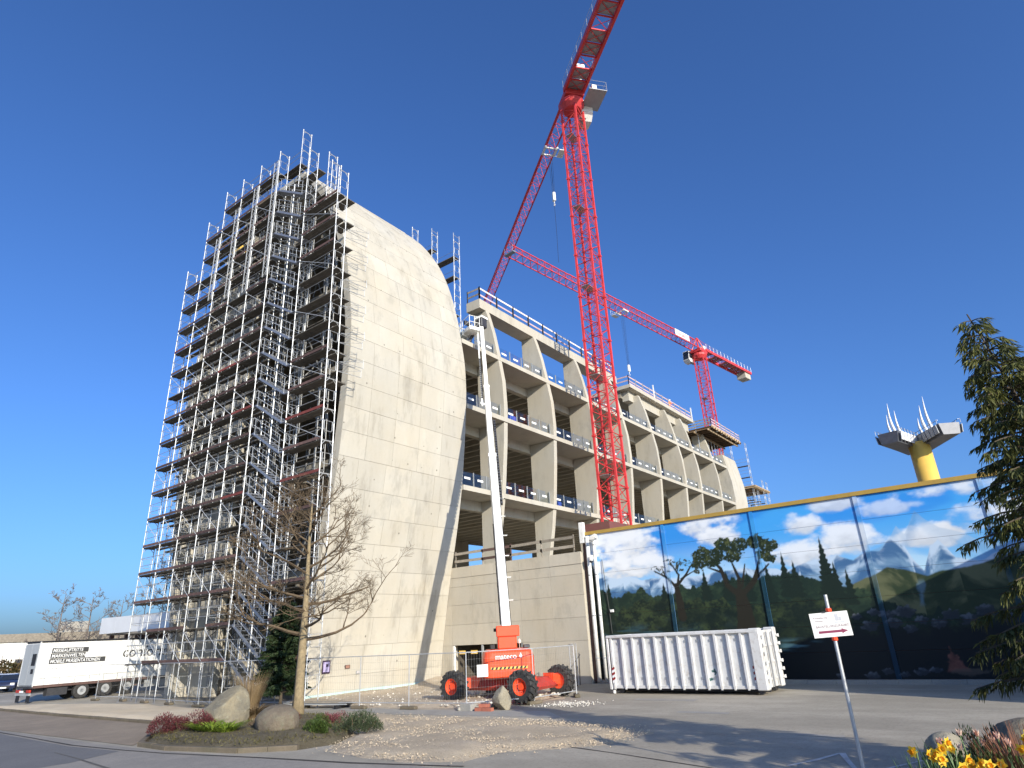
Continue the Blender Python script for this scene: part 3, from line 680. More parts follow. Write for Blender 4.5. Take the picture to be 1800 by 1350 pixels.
# stair tower between the frames at 32.45 and 29.0
def stair_flight():
    b = MB(); w = 3.1; n = 8
    for x in (0.03, 0.60): b.beam((x, 0.25, 0.0), (x, w - 0.1, LV), 0.04, 0.13, (0, 0, 1))
    for i in range(n):
        t = (i + 0.5) / n; y = 0.25 + t * (w - 0.35); b.box((0.05, y - 0.11, t * LV - 0.015), (0.58, y + 0.11, t * LV + 0.015))
    b.box((0.0, w - 0.15, LV - 0.03), (0.64, w + 0.2, LV + 0.0)); b.box((0.0, -0.1, -0.03), (0.64, 0.3, 0.0))
    return b.mesh('stair_flight', GALVD)
def stair_rail():
    b = MB()
    for x in (0.0, 0.63):
        for dz in (0.5, 0.95): b.tube((x, 0.2, dz), (x, 3.0, LV + dz), 0.018, 4)
        for i in range(2): y = 0.3 + i * 2.5; z = (y - 0.25) / 2.75 * LV; b.tube((x, y, z), (x, y, z + 0.95), 0.013, 4)
    return b.mesh('stair_rail', GALV)
SF, SRL = stair_flight(), stair_rail()
for k in range(0, 18):
    link('stair_flight', SF, sc, (0.0, 29.15 - 34.6, Z0 + LV * k)); link('stair_rail', SRL, sc, (0.0, 29.15 - 34.6, Z0 + LV * k))
    if k % 2: link('guard_rail', deck_mesh(3.45)[2], sc, (0.7, 29.0 - 34.6, Z0 + LV * k))
    if k % 3 == 0: link('diagonal_brace', deck_mesh(3.45)[3], sc, (0.72, 29.0 - 34.6, Z0 + LV * k))
for k in range(0, 18): link('stair_post', MB().tube((0, 0, 0), (0, 0, LV), 0.045, 6).mesh('stair_post', GALV), sc, (0.35, 30.9 - 34.6, Z0 + LV * k))
# lattice girders standing outboard of the top lifts
def lattice(h, w=0.42, step=0.42):
    b = MB()
    b.tube((0, 0, 0), (0, 0, h), 0.03, 5); b.tube((0, w, 0), (0, w, h), 0.03, 5); n = int(h / step)
    for i in range(n):
        z = i * h / n; b.tube((0, 0, z), (0, w, z), 0.018, 4); b.tube((0, w if i % 2 == 0 else 0, z), (0, 0 if i % 2 == 0 else w, z + h / n), 0.018, 4)
    b.tube((0, 0, h), (0, w, h), 0.018, 4); return b.mesh('lattice_girder', GALV)
for (y, za, zb) in [(39.2, 25.3, 30.4), (36.98, 24.6, 31.9), (34.75, 24.2, 32.6), (32.5, 24.5, 33.6)]:
    link('lattice_girder', lattice(zb - za), sc, (-0.06, y - 34.6, za))
# extra lifts above the roof, end returns and ties to the wall
for (dx, y, za, zb) in [(1.5, 32.3, 32.2, 36.3), (2.2, 30.0, 29.3, 34.6), (0.8, 27.6, 28.0, 31.0)]:
    z = za
    while z < zb - 0.5: link('scaffold_frame', FRAME, sc, (dx, y - 34.6, z)); z += LV
dm, tb, gr, dg, tr = deck_mesh(2.2)
for (dx, y, z) in [(1.5, 32.3, 34.35), (2.2, 30.0, 31.0), (1.5, 30.1, 32.65), (1.5, 34.5, 32.65), (1.5, 36.7, 32.65)]:
    link('deck', dm, sc, (dx, y - 34.6, z)); link('guard_rail', gr, sc, (dx, y - 34.6, z))
TIE = MB().tube((0, 0, 0), (1.5, -0.15, 0.02), 0.02, 4).tube((0, 0, 0.5), (1.5, -0.15, 0.4), 0.014, 4).tube((0, 0, 0), (1.5, -0.15, 0.4), 0.012, 4).tube((1.5, -0.15, 0.0), (1.5, -0.15, 0.55), 0.016, 4).mesh('return_rail', GALV)
for k in range(9, 15): link('return_rail', TIE, sc, (0.7, 25.75 - 34.6, Z0 + LV * k + 0.5)); link('return_rail', TIE, sc, (0.7, 25.6 - 34.6, Z0 + LV * k + 1.0))
dm0 = deck_mesh(1.2)[0]
for k in range(9, 17): link('bracket_deck', dm0, sc, (0.72, 25.8 - 34.6, Z0 + LV * k))
link('wall_hoist', MB().box((0, 0, 0), (0.5, 1.1, 0.7)).mesh('wall_hoist', YELLOW), sc, (1.0, 38.2 - 34.6, Z0 + LV * 17 + 0.05))
link('stored_timber', MB().box((0, 0, 0), (0.4, 1.9, 0.35)).box((0.02, 0.1, 0.36), (0.3, 1.7, 0.5)).mesh('stored_timber', WOOD), sc, (0.2, 33.0 - 34.6, Z0 + LV * 18 + 0.05))

# scaffold on the tower's far flank, standing on the third floor slab
s2f = [(0.0, 1.11, 13.2, 3.5), (0.0, -1.26, 12.3, 3.5), (0.0, -3.73, 10.7, 0.0)]
s2 = thing('flank_scaffold', 'short galvanised scaffold rising behind the curved top edge of the tower', 'scaffold', (33.0, 33.0, 22.87))
for (dx, y, zt, zb) in s2f:
    z = zb
    while z < zt - 0.6: link('scaffold_frame', FRAME, s2, (dx, y, z)); z += LV
    for q in (0, 0.7): MB().tube((0, 0, zt - LV), (0, 0, zt + 0.2), 0.03, 5).build('top_standard', GALV, s2, loc=(dx + q, y, 0))
    MB().tube((0, 0, 0), (0.7, 0, 0), 0.022, 4).build('top_ledger', GALV, s2, loc=(dx, y, zt))
for (ya, yb, ks) in [(-3.73, -1.26, (8.7, 6.85, 3.4, 1.7)), (-1.26, 1.11, (10.5,))]:
    dm, tb, gr, dg, tr = deck_mesh(yb - ya)
    for z in ks: link('deck', dm, s2, (0, ya, z)); link('guard_rail', gr, s2, (0.7, ya, z))
# scaffold round the far end wall
s3 = thing('far_scaffold', 'distant galvanised scaffold stepping down beside the far end wall', 'scaffold', (94.5, 28, 0))
for (x, y, zt) in [(0, -1.6, 27.5), (0, 0.6, 27.5), (4.2, -1.9, 22.2), (4.2, 0.4, 20.4), (2.0, -1.6, 20.4), (6.3, -1.9, 22.4), (6.3, 0.4, 20.4)]:
    z = Z0 + 4 * LV
    while z < zt - 0.5: link('scaffold_frame', FRAME, s3, (x, y, z)); z += LV
dm, tb, gr, dg, tr = deck_mesh(2.2)
for k in range(4, 15):
    z = Z0 + LV * k; link('deck', dm, s3, (0, -1.6, z)); link('guard_rail', gr, s3, (0, -1.6, z))
    if k < 12:
        for x in (2.0, 4.2, 6.3): link('deck', dm, s3, (x, -1.8, z)); link('guard_rail', gr, s3, (x, -1.8, z))
        MB().tube((0, -1.8, z + 1), (6.9, -1.9, z + 1), 0.02, 4).build('guard_rail', GALV, s3)
MB().box((-0.4, -2.2, 20.9), (6.8, 1.2, 21.05)).build('timber_platform', WOOD, s3)
for i in range(8): MB().box((-0.3 + i * 0.95, -2.3, 20.7), (-0.2 + i * 0.95, 1.3, 20.895)).build('platform_joist', WOOD, s3)

# ------------------------------------------------------------------ tower cranes
def lattice_section(L, w, r_ch, r_br, n, box=True, h=None):
    """mast section along z, square w; returns mesh builders"""
    b = MB(); c = [(-w/2, -w/2), (w/2, -w/2), (w/2, w/2), (-w/2, w/2)]
    for x, y in c: b.beam((x, y, 0), (x, y, L), r_ch * 2, r_ch * 2)
    s = L / n
    for i in range(n):
        for k in range(4):
            (xa, ya), (xb, yb) = c[k], c[(k + 1) % 4]; za, zb = i * s, (i + 1) * s
            if i % 2: za, zb = zb, za
            b.tube((xa, ya, za), (xb, yb, zb), r_br, 4)
            b.tube((xa, ya, i * s), (xb, yb, i * s), r_br * 0.9, 4)
    # ladder and rest platform
    for dx in (-0.18, 0.18): b.beam((dx, -w * 0.18, 0), (dx, -w * 0.18, L), 0.035, 0.035)
    for i in range(int(L / 0.3)): b.tube((-0.18, -w * 0.18, 0.15 + i * 0.3), (0.18, -w * 0.18, 0.15 + i * 0.3), 0.012, 4)
    for t in range(6): b.tube((0.34 * math.cos(t * 1.05), -w * 0.18 + 0.34 * math.sin(t * 1.05), 0), (0.34 * math.cos(t * 1.05), -w * 0.18 + 0.34 * math.sin(t * 1.05), L), 0.009, 3)
    for x, y in c: b.cbox((x, y, 0.0), (r_ch * 3.2, r_ch * 3.2, 0.16))
    return b
def jib_section(L, w, h, r_ch, r_br, n):
    """jib section along +x: two bottom chords, one top chord"""
    b = MB()
    for y in (-w/2, w/2): b.beam((0, y, 0), (L, y, 0), r_ch * 2, r_ch * 2)
    b.beam((0, 0, h), (L, 0, h), r_ch * 2, r_ch * 2); s = L / n
    for i in range(n):
        x0, x1 = i * s, (i + 1) * s; m = (x0 + x1) / 2
        for y in (-w/2, w/2): b.tube((x0, y, 0), (m, 0, h), r_br, 4); b.tube((m, 0, h), (x1, y, 0), r_br, 4)
        b.tube((x0, -w/2, 0), (x0, w/2, 0), r_br, 4); b.tube((x0, -w/2, 0), (x1, w/2, 0), r_br * 0.9, 4)
        if i % 2: b.tube((x0, w/2, 0), (x1, -w/2, 0), r_br * 0.9, 4)
    return b
def crane(name, label, base, mast_h, z0, w, jib_rot, jib_len, jw, jh, cj_len, trolley, hookz, ballast, sign_at, pend):
    root = thing(name, label, 'tower crane', (base[0], base[1], z0)); H = mast_h - z0
    n = int(round((H - 1.8) / 4.3)); L = (H - 1.8) / n; me = lattice_section(L, w, 0.085, 0.04, 4).mesh('mast_section', CRED)
    pm = MB().box((-w*0.42, -w*0.05, 0), (w*0.42, w*0.42, 0.04)).mesh('rest_platform', GREYP)
    for i in range(n):
        link('mast_section', me, root, (0, 0, i * L))
        if i % 2: link('rest_platform', pm, root, (0, 0, i * L + 1.0))
    # slewing unit: ring and turntable
    sl = MB().lathe((0, 0, 0), [(w*0.55, H - 1.85), (w*0.78, H - 1.3), (w*0.80, H - 0.9), (w*0.62, H - 0.7)], 18).build('slewing_ring', CRED, root)
    c, s = math.cos(jib_rot), math.sin(jib_rot)
    def J(mb, nm, m): # build in jib space under the root: rotate points
        mb.v = [(x * c - y * s, x * s + y * c, z + H) for x, y, z in mb.v]; return mb.build(nm, m, root)
    tt = MB().bbox((-w*0.75, -w*0.62, -0.68), (w*0.75, w*0.62, -0.05), 0.05); J(tt, 'turntable', CRED)
    hd = MB()
    for y in (-jw/2, jw/2): hd.beam((-1.0, y, 0.0), (-0.3, 0, jh * 1.25), 0.16, 0.16); hd.beam((1.2, y, 0.0), (0.2, 0, jh * 1.15), 0.16, 0.16)
    hd.cbox((-0.05, 0, jh * 1.2), (0.6, 0.3, 0.35)); J(hd, 'tower_head', CRED)
    ns = int(jib_len / 6); sl_ = jib_len / ns
    for i in range(ns):
        k = 1.0 - 0.25 * i / ns; b = jib_section(sl_ - 0.04, jw, jh * k, 0.075 - 0.02 * i / ns, 0.034, 4); b.v = [(x + 0.9 + i * sl_, y, z) for x, y, z in b.v]
        J(b, 'jib_section', CRED)
    tipx = 0.9 + jib_len
    tb = MB().box((tipx - 0.1, -jw/2 - 0.1, -0.15), (tipx + 0.5, jw/2 + 0.1, 0.05))
    for y in (-jw/2, jw/2): tb.tube((tipx + 0.45, y, 0), (tipx + 0.45, y, 1.0), 0.025, 4)
    tb.tube((tipx + 0.45, -jw/2, 1.0), (tipx + 0.45, jw/2, 1.0), 0.025, 4); J(tb, 'jib_tip_platform', GALVD)
    # walkway along the root of the jib
    # counter jib: two deep beams, bracing and gratings
    cj = MB()
    cw = jw * 0.72
    for y in (-cw, cw): cj.box((-cj_len, y - 0.13, -0.30), (-0.8, y + 0.13, 0.25))
    nb = int(cj_len / 1.5)
    for i in range(nb + 1):
        x = -0.9 - i * (cj_len - 1.0) / nb; cj.box((x - 0.05, -cw + 0.12, -0.1), (x + 0.05, cw - 0.12, 0.04))
        if i < nb:
            x2 = x - (cj_len - 1.0) / nb; cj.tube((x, -cw, -0.05), (x2, cw, -0.05), 0.04, 4); cj.tube((x, cw, -0.07), (x2, -cw, -0.07), 0.04, 4)
    J(cj, 'counter_jib', CRED)
    for i in range(0, nb):
        x = -0.9 - i * (cj_len - 1.0) / nb; x2 = x - (cj_len - 1.0) / nb
        if i % 3 != 2 or i > nb - 4: J(MB().box((x2 + 0.08, -cw + 0.16, 0.06), (x - 0.08, cw - 0.16, 0.10)), 'grating', GREYP)
    hr = MB()
    for y in (cw + 0.12, -cw - 0.12):
        for i in range(nb + 1):
            x = -0.9 - i * (cj_len - 1.0) / nb; hr.tube((x, y, 0.1), (x, y, 1.2), 0.02, 4)
        for z in (0.65, 1.2): hr.tube((-0.9, y, z), (-cj_len, y, z), 0.018, 4)
    J(hr, 'handrail', GALV)
    for i in range(ballast): J(MB().bbox((-cj_len + 0.25 + i * 1.25, -0.95, -1.5), (-cj_len + 1.35 + i * 1.25, 0.95, 0.2), 0.05), 'counterweight', CONC2)
    J(MB().bbox((-cj_len * 0.72, -0.6, 0.12), (-cj_len * 0.72 + 1.6, 0.6, 1.1), 0.06), 'winch_housing', GREYP)
    J(MB().bbox((-2.2, -0.5, 0.12), (-1.4, 0.45, 1.3), 0.05), 'electrical_cabinet', WHITE)
    J(MB().bbox((-3.4, -0.4, 0.12), (-2.8, 0.45, 1.0), 0.05), 'electrical_cabinet', WHITE)
    if pend:
        for y in (-0.25, 0.25): J(MB().tube((-0.05, 0, jh * 1.3), (-cj_len * 0.8, y * 3, 0.2), 0.03, 4), 'tie_bar', CRED)
    # cab hanging beside the mast head
    cs = -1 if pend else -1
    cab = MB().loft([[(0.5, cs*(w*0.62), -2.35), (1.6, cs*(w*0.62), -2.35), (1.6, cs*(w*0.62 + 1.25), -2.35), (0.5, cs*(w*0.62 + 1.25), -2.35)],
                     [(-0.1, cs*(w*0.62), -1.7), (2.1, cs*(w*0.62), -1.9), (2.1, cs*(w*0.62 + 1.25), -1.9), (-0.1, cs*(w*0.62 + 1.25), -1.7)],
                     [(-0.1, cs*(w*0.62), -0.15), (1.9, cs*(w*0.62), -0.1), (1.9, cs*(w*0.62 + 1.25), -0.1), (-0.1, cs*(w*0.62 + 1.25), -0.15)]])
    cabo = J(cab, 'cab', WHITE)
    def K(mb, nm, m, par):
        mb.v = [(x * c - y * s, x * s + y * c, z + H) for x, y, z in mb.v]; return mb.build(nm, m, par)
    K(MB().add([(2.13, cs*(w*0.62+0.1), -1.8), (2.13, cs*(w*0.62+1.15), -1.8), (1.93, cs*(w*0.62+1.15), -0.25), (1.93, cs*(w*0.62+0.1), -0.25)], [(0, 1, 2, 3)]), 'cab_window', WGLASS, cabo)
    for sgn in (0, 1.25):
        yy = cs * (w*0.62 + sgn) + (0.015 if (sgn == 0) == (cs < 0) else -0.015); K(MB().add([(0.9, yy, -1.6), (1.95, yy, -1.6), (1.8, yy, -0.3), (0.9, yy, -0.3)], [(0, 1, 2, 3)]), 'cab_window', WGLASS, cabo)
    K(MB().box((-0.05, cs*(w*0.62+0.15) - 0.3, -2.48), (1.7, cs*(w*0.62+0.15) + 0.3, -2.38)), 'cab_floor_grille', GREYP, cabo)
    # side platform with service boxes
    pl = MB().box((-2.4, -w*0.62 - 2.0, -0.95), (0.35, -w*0.62 - 0.1, -0.87)); J(pl, 'service_platform', GREYP)
    pr_ = MB()
    for (x, y) in [(-2.35, -2.0), (-1.0, -2.0), (0.3, -2.0), (-2.35, -0.1), (0.3, -1.0)]:
        pr_.tube((x, -w*0.62 + y, -0.9), (x, -w*0.62 + y, 0.25), 0.022, 4)
    for z in (-0.3, 0.25): pr_.tube((-2.35, -w*0.62 - 2.0, z), (0.3, -w*0.62 - 2.0, z), 0.02, 4); pr_.tube((-2.35, -w*0.62 - 2.0, z), (-2.35, -w*0.62 - 0.1, z), 0.02, 4)
    J(pr_, 'platform_rail', GALV)
    for (x, y, dz) in [(-2.0, -0.7, 1.0), (-1.2, -1.2, 0.7), (-0.4, -0.6, 0.9)]: J(MB().bbox((x, -w*0.62 + y - 0.4, -0.86), (x + 0.55, -w*0.62 + y + 0.1, -0.86 + dz), 0.03), 'control_box', WHITE)
    # trolley, ropes and hook block
    tr = MB().box((trolley - 0.7, -jw/2 - 0.12, -0.35), (trolley + 0.7, -jw/2 + 0.1, -0.16)).box((trolley - 0.7, jw/2 - 0.1, -0.35), (trolley + 0.7, jw/2 + 0.12, -0.16))
    for dx in (-0.55, 0.55):
        tr.box((trolley + dx - 0.08, -jw/2, -0.42), (trolley + dx + 0.08, jw/2, -0.30))
        for y in (-jw/2, jw/2): tr.lathe((trolley + dx, y - 0.06, -0.18), [(0.02, 0), (0.14, 0.0), (0.14, 0.12), (0.02, 0.12)], 10, 'y')
    for (a, b_) in [((-0.6, 0.5, -0.3), (-0.6, 1.4, -0.4)), ((0.6, 0.5, -0.3), (0.6, 1.4, -0.4))]: tr.tube((trolley + a[0], -jw/2 - a[1] + 0.4, a[2]), (trolley + b_[0], -jw/2 - b_[1] + 0.4, b_[2]), 0.025, 4)
    tr.box((trolley - 0.65, -jw/2 - 1.0, -0.46), (trolley + 0.65, -jw/2 - 0.3, -0.40))
    for x in (-0.6, 0, 0.6): tr.tube((trolley + x, -jw/2 - 1.0, -0.4), (trolley + x, -jw/2 - 1.0, 0.6), 0.02, 4)
    for z in (0.1, 0.6): tr.tube((trolley - 0.6, -jw/2 - 1.0, z), (trolley + 0.6, -jw/2 - 1.0, z), 0.02, 4)
    J(tr, 'trolley', WHITE)
    rp = MB()
    for dx, dy in ((-0.3, -0.12), (0.3, -0.12), (-0.3, 0.12), (0.3, 0.12)): rp.tube((trolley + dx, dy, -0.35), (trolley + dx * 0.5, dy * 0.6, hookz + 0.9), 0.016, 3)
    J(rp, 'hoist_rope', CABLE)
    hb = MB().bbox((trolley - 0.22, -0.16, hookz - 0.25), (trolley + 0.22, 0.16, hookz + 0.9), 0.06)
    hb.path([(trolley, 0, hookz - 0.25), (trolley, 0, hookz - 0.5), (trolley + 0.16, 0, hookz - 0.62), (trolley + 0.12, 0, hookz - 0.82), (trolley - 0.08, 0, hookz - 0.85), (trolley - 0.16, 0, hookz - 0.72)], 0.045, 5)
    J(hb, 'hook_block', WHITE)
    J(MB().path([(trolley, 0.02, hookz - 0.8), (trolley + 0.05, 0.02, hookz - 4.5), (trolley + 0.2, 0.05, hookz - 8.0)], 0.02, 4), 'sling', CABLE)
    if sign_at:
        x0, x1, y = sign_at
        J(MB().box((x0, y - 0.03, 0.35), (x1, y + 0.03, jh * 0.78)), 'name_board', WHITE)
        pos = ((x0 + x1) / 2 * c - (y + 0.035) * s, (x0 + x1) / 2 * s + (y + 0.035) * c, H + 0.35 + jh * 0.08)
        text('name_board_lettering', 'WILBERT', plain('sign_red', (0.35, 0.03, 0.05)), root, jh * 0.42, pos, (-c, -s, 0), (0, 0, 1), 0.004, 'CENTER', 0.95)
    return root
cr1 = crane('tower_crane', 'tall red lattice tower crane in front of the gallery, its jib reaching over the roof', (44.9, 23.3), 54.0, 0.0, 1.62, math.atan2(0.77, 0.63), 46, 1.35, 1.5, 24, 7.6, -7.0, 3, None, False)
cr2 = crane('tower_crane', 'distant red tower crane behind the gallery roof with two pale counterweights', (109.0, 35.5), 50.6, 0.0, 1.75, math.atan2(0.14, -0.99), 49, 1.5, 2.0, 19.5, 24.5, -10.5, 2, (4.2, 9.0, 0.62), True)

# ------------------------------------------------------------------ boom lift
lift = thing('boom_lift', 'orange red boom lift with a long white telescopic boom raised to the gallery', 'aerial lift', (23.8, 18.4, 0.06)); LO = lift.location
A0 = math.atan2(-1.0, 0.05)   # chassis axis points along the wall, towards the camera's right
cA, sA = math.cos(A0), math.sin(A0)
def LT(mb, nm, m, par=lift, smooth=False):
    mb.v = [(x * cA - y * sA, x * sA + y * cA, z) for x, y, z in mb.v]; return mb.build(nm, m, par, smooth)
LT(MB().loft([[(-1.9, -0.72, 0.38), (1.9, -0.72, 0.38), (1.9, 0.72, 0.38), (-1.9, 0.72, 0.38)], [(-2.0, -0.8, 0.5), (2.0, -0.8, 0.5), (2.0, 0.8, 0.5), (-2.0, 0.8, 0.5)], [(-1.7, -0.7, 0.82), (1.7, -0.7, 0.82), (1.7, 0.7, 0.82), (-1.7, 0.7, 0.82)]]), 'chassis', LDRED)
WH = []
for (x, y) in [(-1.75, -1.5), (-1.75, 1.5), (1.75, -1.5), (1.75, 1.5)]:
    arm = MB().loft([[(x*0.8, y*0.45, 0.5), (x*0.8+0.5, y*0.45, 0.5), (x*0.8+0.5, y*0.45, 0.95), (x*0.8, y*0.45, 0.95)], [(x-0.16, y*0.82, 0.48), (x+0.16, y*0.82, 0.48), (x+0.16, y*0.82, 0.82), (x-0.16, y*0.82, 0.82)]])
    LT(arm, 'axle_arm', LRED)
    R, W = 0.62, 0.46; sg = 1 if y > 0 else -1
    t = MB().lathe((0, 0, 0), [(R*0.52, -W/2), (R*0.86, -W/2), (R*0.94, -W*0.38), (R*0.95, 0), (R*0.94, W*0.38), (R*0.86, W/2), (R*0.52, W/2)], 26, 'y', False)
    for k in range(16):
        for q in (-1, 1):
            a = 2*math.pi*(k + (0.25 if q > 0 else -0.25))/16; a2 = a + 0.17
            t.beam((math.sin(a)*R*0.95, q*W*0.48, math.cos(a)*R*0.95), (math.sin(a2)*R*0.97, 0.03*q, math.cos(a2)*R*0.97), 0.08, 0.075, (math.sin(a), 0, math.cos(a)))
            t.beam((math.sin(a)*R*0.95, q*W*0.48, math.cos(a)*R*0.95), (math.sin(a)*R*0.80, q*W*0.51, math.cos(a)*R*0.80), 0.07, 0.03, (math.cos(a), 0, -math.sin(a)))
    t.v = [(p[0] + x, p[1] + y, p[2] + R - 0.02) for p in t.v]; tyre = LT(t, 'wheel', RUBBER)
    rim = MB().lathe((0, 0, 0), [(0.02, -W*0.3), (R*0.5, -W*0.42), (R*0.56, -W*0.40), (R*0.56, W*0.47), (R*0.50, W*0.49), (R*0.45, W*0.30), (R*0.24, W*0.16), (R*0.21, W*0.34), (0.02, W*0.34)], 22, 'y')
    rim.v = [(p[0] + x, p[1] * sg + y, p[2] + R - 0.02) for p in rim.v]; LT(rim, 'rim', LRED, tyre)
    nut = MB()
    for k in range(10):
        a = 2*math.pi*k/10; nut.lathe((x + math.sin(a)*R*0.33, y + sg*W*0.16, R - 0.02 + math.cos(a)*R*0.33), [(0.02, 0), (0.02, sg*0.04)], 6, 'y')
    LT(nut, 'wheel_nuts', DSTEEL, tyre)
LT(MB().lathe((0, 0, 0), [(0.62, 0.80), (0.66, 0.83), (0.66, 0.90), (0.6, 0.92)], 20), 'slewing_ring', DSTEEL)
# superstructure with rounded counterweight facing the street (turned towards the camera)
TB = math.atan2(-18.4, -23.8) + 0.06; cT, sT = math.cos(TB), math.sin(TB)
def LU(mb, nm, m, par=lift, smooth=False):
    mb.v = [(x * cT - y * sT, x * sT + y * cT, z - 0.44) for x, y, z in mb.v]; return mb.build(nm, m, par, smooth)
def rr(x0, x1, hw, z, rad):   # plan outline, rounded towards +x
    pts = [(x0, -hw), (x1 - rad, -hw)] + [(x1 - rad + rad*math.sin(a), -hw + rad - rad*math.cos(a)) for a in (0.4, 0.8, 1.2, 1.57)] + [(x1 - rad + rad*math.cos(a), hw - rad + rad*math.sin(a)) for a in (0.0, 0.4, 0.8, 1.2)] + [(x1 - rad, hw), (x0, hw)]
    return [(x, y, z) for x, y in pts]
body = LU(MB().loft([rr(-0.9, 1.25, 0.98, 1.30, 0.3), rr(-0.95, 1.40, 1.08, 1.36, 0.32), rr(-0.95, 1.42, 1.08, 2.1, 0.32), rr(-0.9, 1.34, 1.02, 2.32, 0.3), rr(-0.8, 1.15, 0.86, 2.42, 0.25)]), 'counterweight_body', LRED); bevel(body, 0.03, 2)
hz = MB(); hz2 = MB()
for i in range(22):
    y0 = -0.93 + i * 0.085; (hz if i % 2 else hz2).add([(1.424, y0, 1.66), (1.424, y0 + 0.085, 1.66), (1.424, y0 + 0.085 + 0.05, 1.76), (1.424, y0 + 0.05, 1.76)], [(0, 1, 2, 3)])
# stripe follows the flat face only
hz.v = [(x, max(-0.77, min(0.77, y)), z) for x, y, z in hz.v]; hz2.v = [(x, max(-0.77, min(0.77, y)), z) for x, y, z in hz2.v]
LU(hz, 'warning_stripe', YELLOW, body); LU(hz2, 'warning_stripe', BLACK, body)
text('maker_lettering', 'mateco', LETTER_W, lift, 0.30, (1.43 * cT + 0.12 * sT, 1.43 * sT - 0.12 * cT, 1.61), (-sT, cT, 0), (0, 0, 1), 0.003, 'CENTER')
dr = MB().lathe((0, 0, 0), [(0.01, 0.0), (0.055, 0.04), (0.06, 0.08), (0.03, 0.14), (0.01, 0.2)], 10); dr.v = [(1.425 + y * 0.05, x + 0.50, z + 2.07) for x, y, z in dr.v]; LU(dr, 'maker_emblem', LETTER_W, body)
LU(MB().bbox((-0.25, -0.40, 2.42), (0.72, 0.42, 3.25), 0.04), 'boom_turret', LRED)
LU(MB().bbox((0.45, -0.46, 2.92), (0.80, 0.54, 3.36), 0.03), 'boom_cradle', LRED)
LU(MB().lathe((0.5, -0.56, 3.2), [(0.07, 0), (0.07, 0.12)], 8, 'y'), 'pivot_pin', BLACK)
LU(MB().tube((0.45, 0.55, 2.42), (0.45, 0.55, 2.7), 0.012, 4).lathe((0.45, 0.55, 2.62), [(0.05, 0), (0.07, 0.08), (0.03, 0.18)], 8), 'beacon', LAMPW)
LU(MB().bbox((0.1, 0.72, 2.42), (0.6, 0.98, 2.56), 0.02), 'engine_cowl', DSTEEL); LU(MB().bbox((-0.1, -0.72, 2.42), (0.4, -0.5, 2.62), 0.02), 'engine_cowl', BLACK)
LU(MB().bbox((-2.2, -0.85, 1.3), (-0.95, 0.85, 2.2), 0.05), 'engine_cover', LRED)
# boom: three telescoping boxes
B0 = Vector((23.95, 18.5, 2.70)) - LO; B1 = Vector((33.15, 26.75, 24.2)) - LO; bd = (B1 - B0).normalized(); BL = (B1 - B0).length
sidev = bd.cross(Vector((0, 0, 1))).normalized()
def seg(nm, a, b, w, h): 
    o = MB().beam(B0 + bd * a, B0 + bd * b, w, h, Vector((0, 0, 1))).build(nm, BOOMW, lift); return bevel(o, 0.03, 2)
seg('boom_section', -0.5, BL * 0.44, 0.40, 0.86); seg('boom_section', BL * 0.44, BL * 0.70, 0.33, 0.66); seg('boom_section', BL * 0.70, BL, 0.26, 0.48)
for f in (0.44, 0.70): MB().beam(B0 + bd * (BL * f - 0.25), B0 + bd * (BL * f), 0.46 if f < 0.5 else 0.38, 0.92 if f < 0.5 else 0.72, Vector((0, 0, 1))).build('wear_collar', BOOMW, lift)
for i in range(7):
    p = B0 + bd * (1.6 + i * 1.25); MB().beam(p + sidev * 0.2, p + sidev * 0.46, 0.06, 0.03, bd).build('hose_bracket', BOOMW, lift)
def chain(a, b, off, m=DSTEEL):
    mb = MB(); n = int((b - a) / 0.22)
    for i in range(n):
        p = B0 + bd * (a + i * 0.22) + sidev * off; mb.beam(p, p + bd * 0.15, 0.17, 0.13, sidev)
    return mb.build('cable_chain', m, lift)
chain(BL * 0.30, BL * 0.58, 0.32); chain(BL * 0.66, BL * 0.84, -0.30)
MB().path([B0 + bd * t + sidev * 0.24 for t in (0.3, 2, 4, 6, 8)], 0.03, 5).path([B0 + bd * t - sidev * 0.23 + Vector((0, 0, 0.1)) for t in (0.3, 2, 4, 6)], 0.025, 5).build('hydraulic_hose', BLACK, lift)
MB().beam(B0 + bd * (BL * 0.63) - sidev * 0.34, B0 + bd * BL * 0.97 - sidev * 0.30, 0.09, 0.09).build('hose_guide', BOOMW, lift)
# fly arm and basket
tip = B0 + bd * BL
MB().bbox((-0.32, -0.32, -0.1), (0.32, 0.32, 0.75), 0.05).build('boom_head', DSTEEL, lift, loc=tip); MB().box((-0.38, -0.36, 0.62), (0.38, 0.36, 0.78)).build('head_frame', BOOMW, lift, loc=tip)
K0 = Vector((32.4, 27.5, 23.6)) - LO
MB().beam(tip + Vector((-0.1, 0.1, 0.1)), K0 + Vector((0.1, 0.0, -0.6)), 0.16, 0.2).beam(tip + Vector((-0.2, 0.15, 0.4)), K0 + Vector((0.1, 0, -0.1)), 0.08, 0.1).build('fly_arm', DSTEEL, lift)
bk = MB(); ux, uy = Vector((0.35, 0.94, 0)), Vector((0.94, -0.35, 0)); 
fl = [K0 + ux * a * 1.1 + uy * b_ * 0.42 for a, b_ in ((-1, -1), (1, -1), (1, 1), (-1, 1))]
bk.loft([[p + Vector((0, 0, -0.1)) for p in fl], [p for p in fl]])
for i in range(4):
    for q in range(2):
        p = fl[i].lerp(fl[(i + 1) % 4], q * 0.5); bk.tube(p, p + Vector((0, 0, 1.0)), 0.025, 5)
    for z in (0.5, 1.0): bk.tube(fl[i] + Vector((0, 0, z)), fl[(i + 1) % 4] + Vector((0, 0, z)), 0.025, 5)
bk.loft([[p + Vector((0, 0, 0.0)) for p in fl], [p + Vector((0, 0, 0.15)) for p in fl]]); bk.build('basket', WHITE, lift)
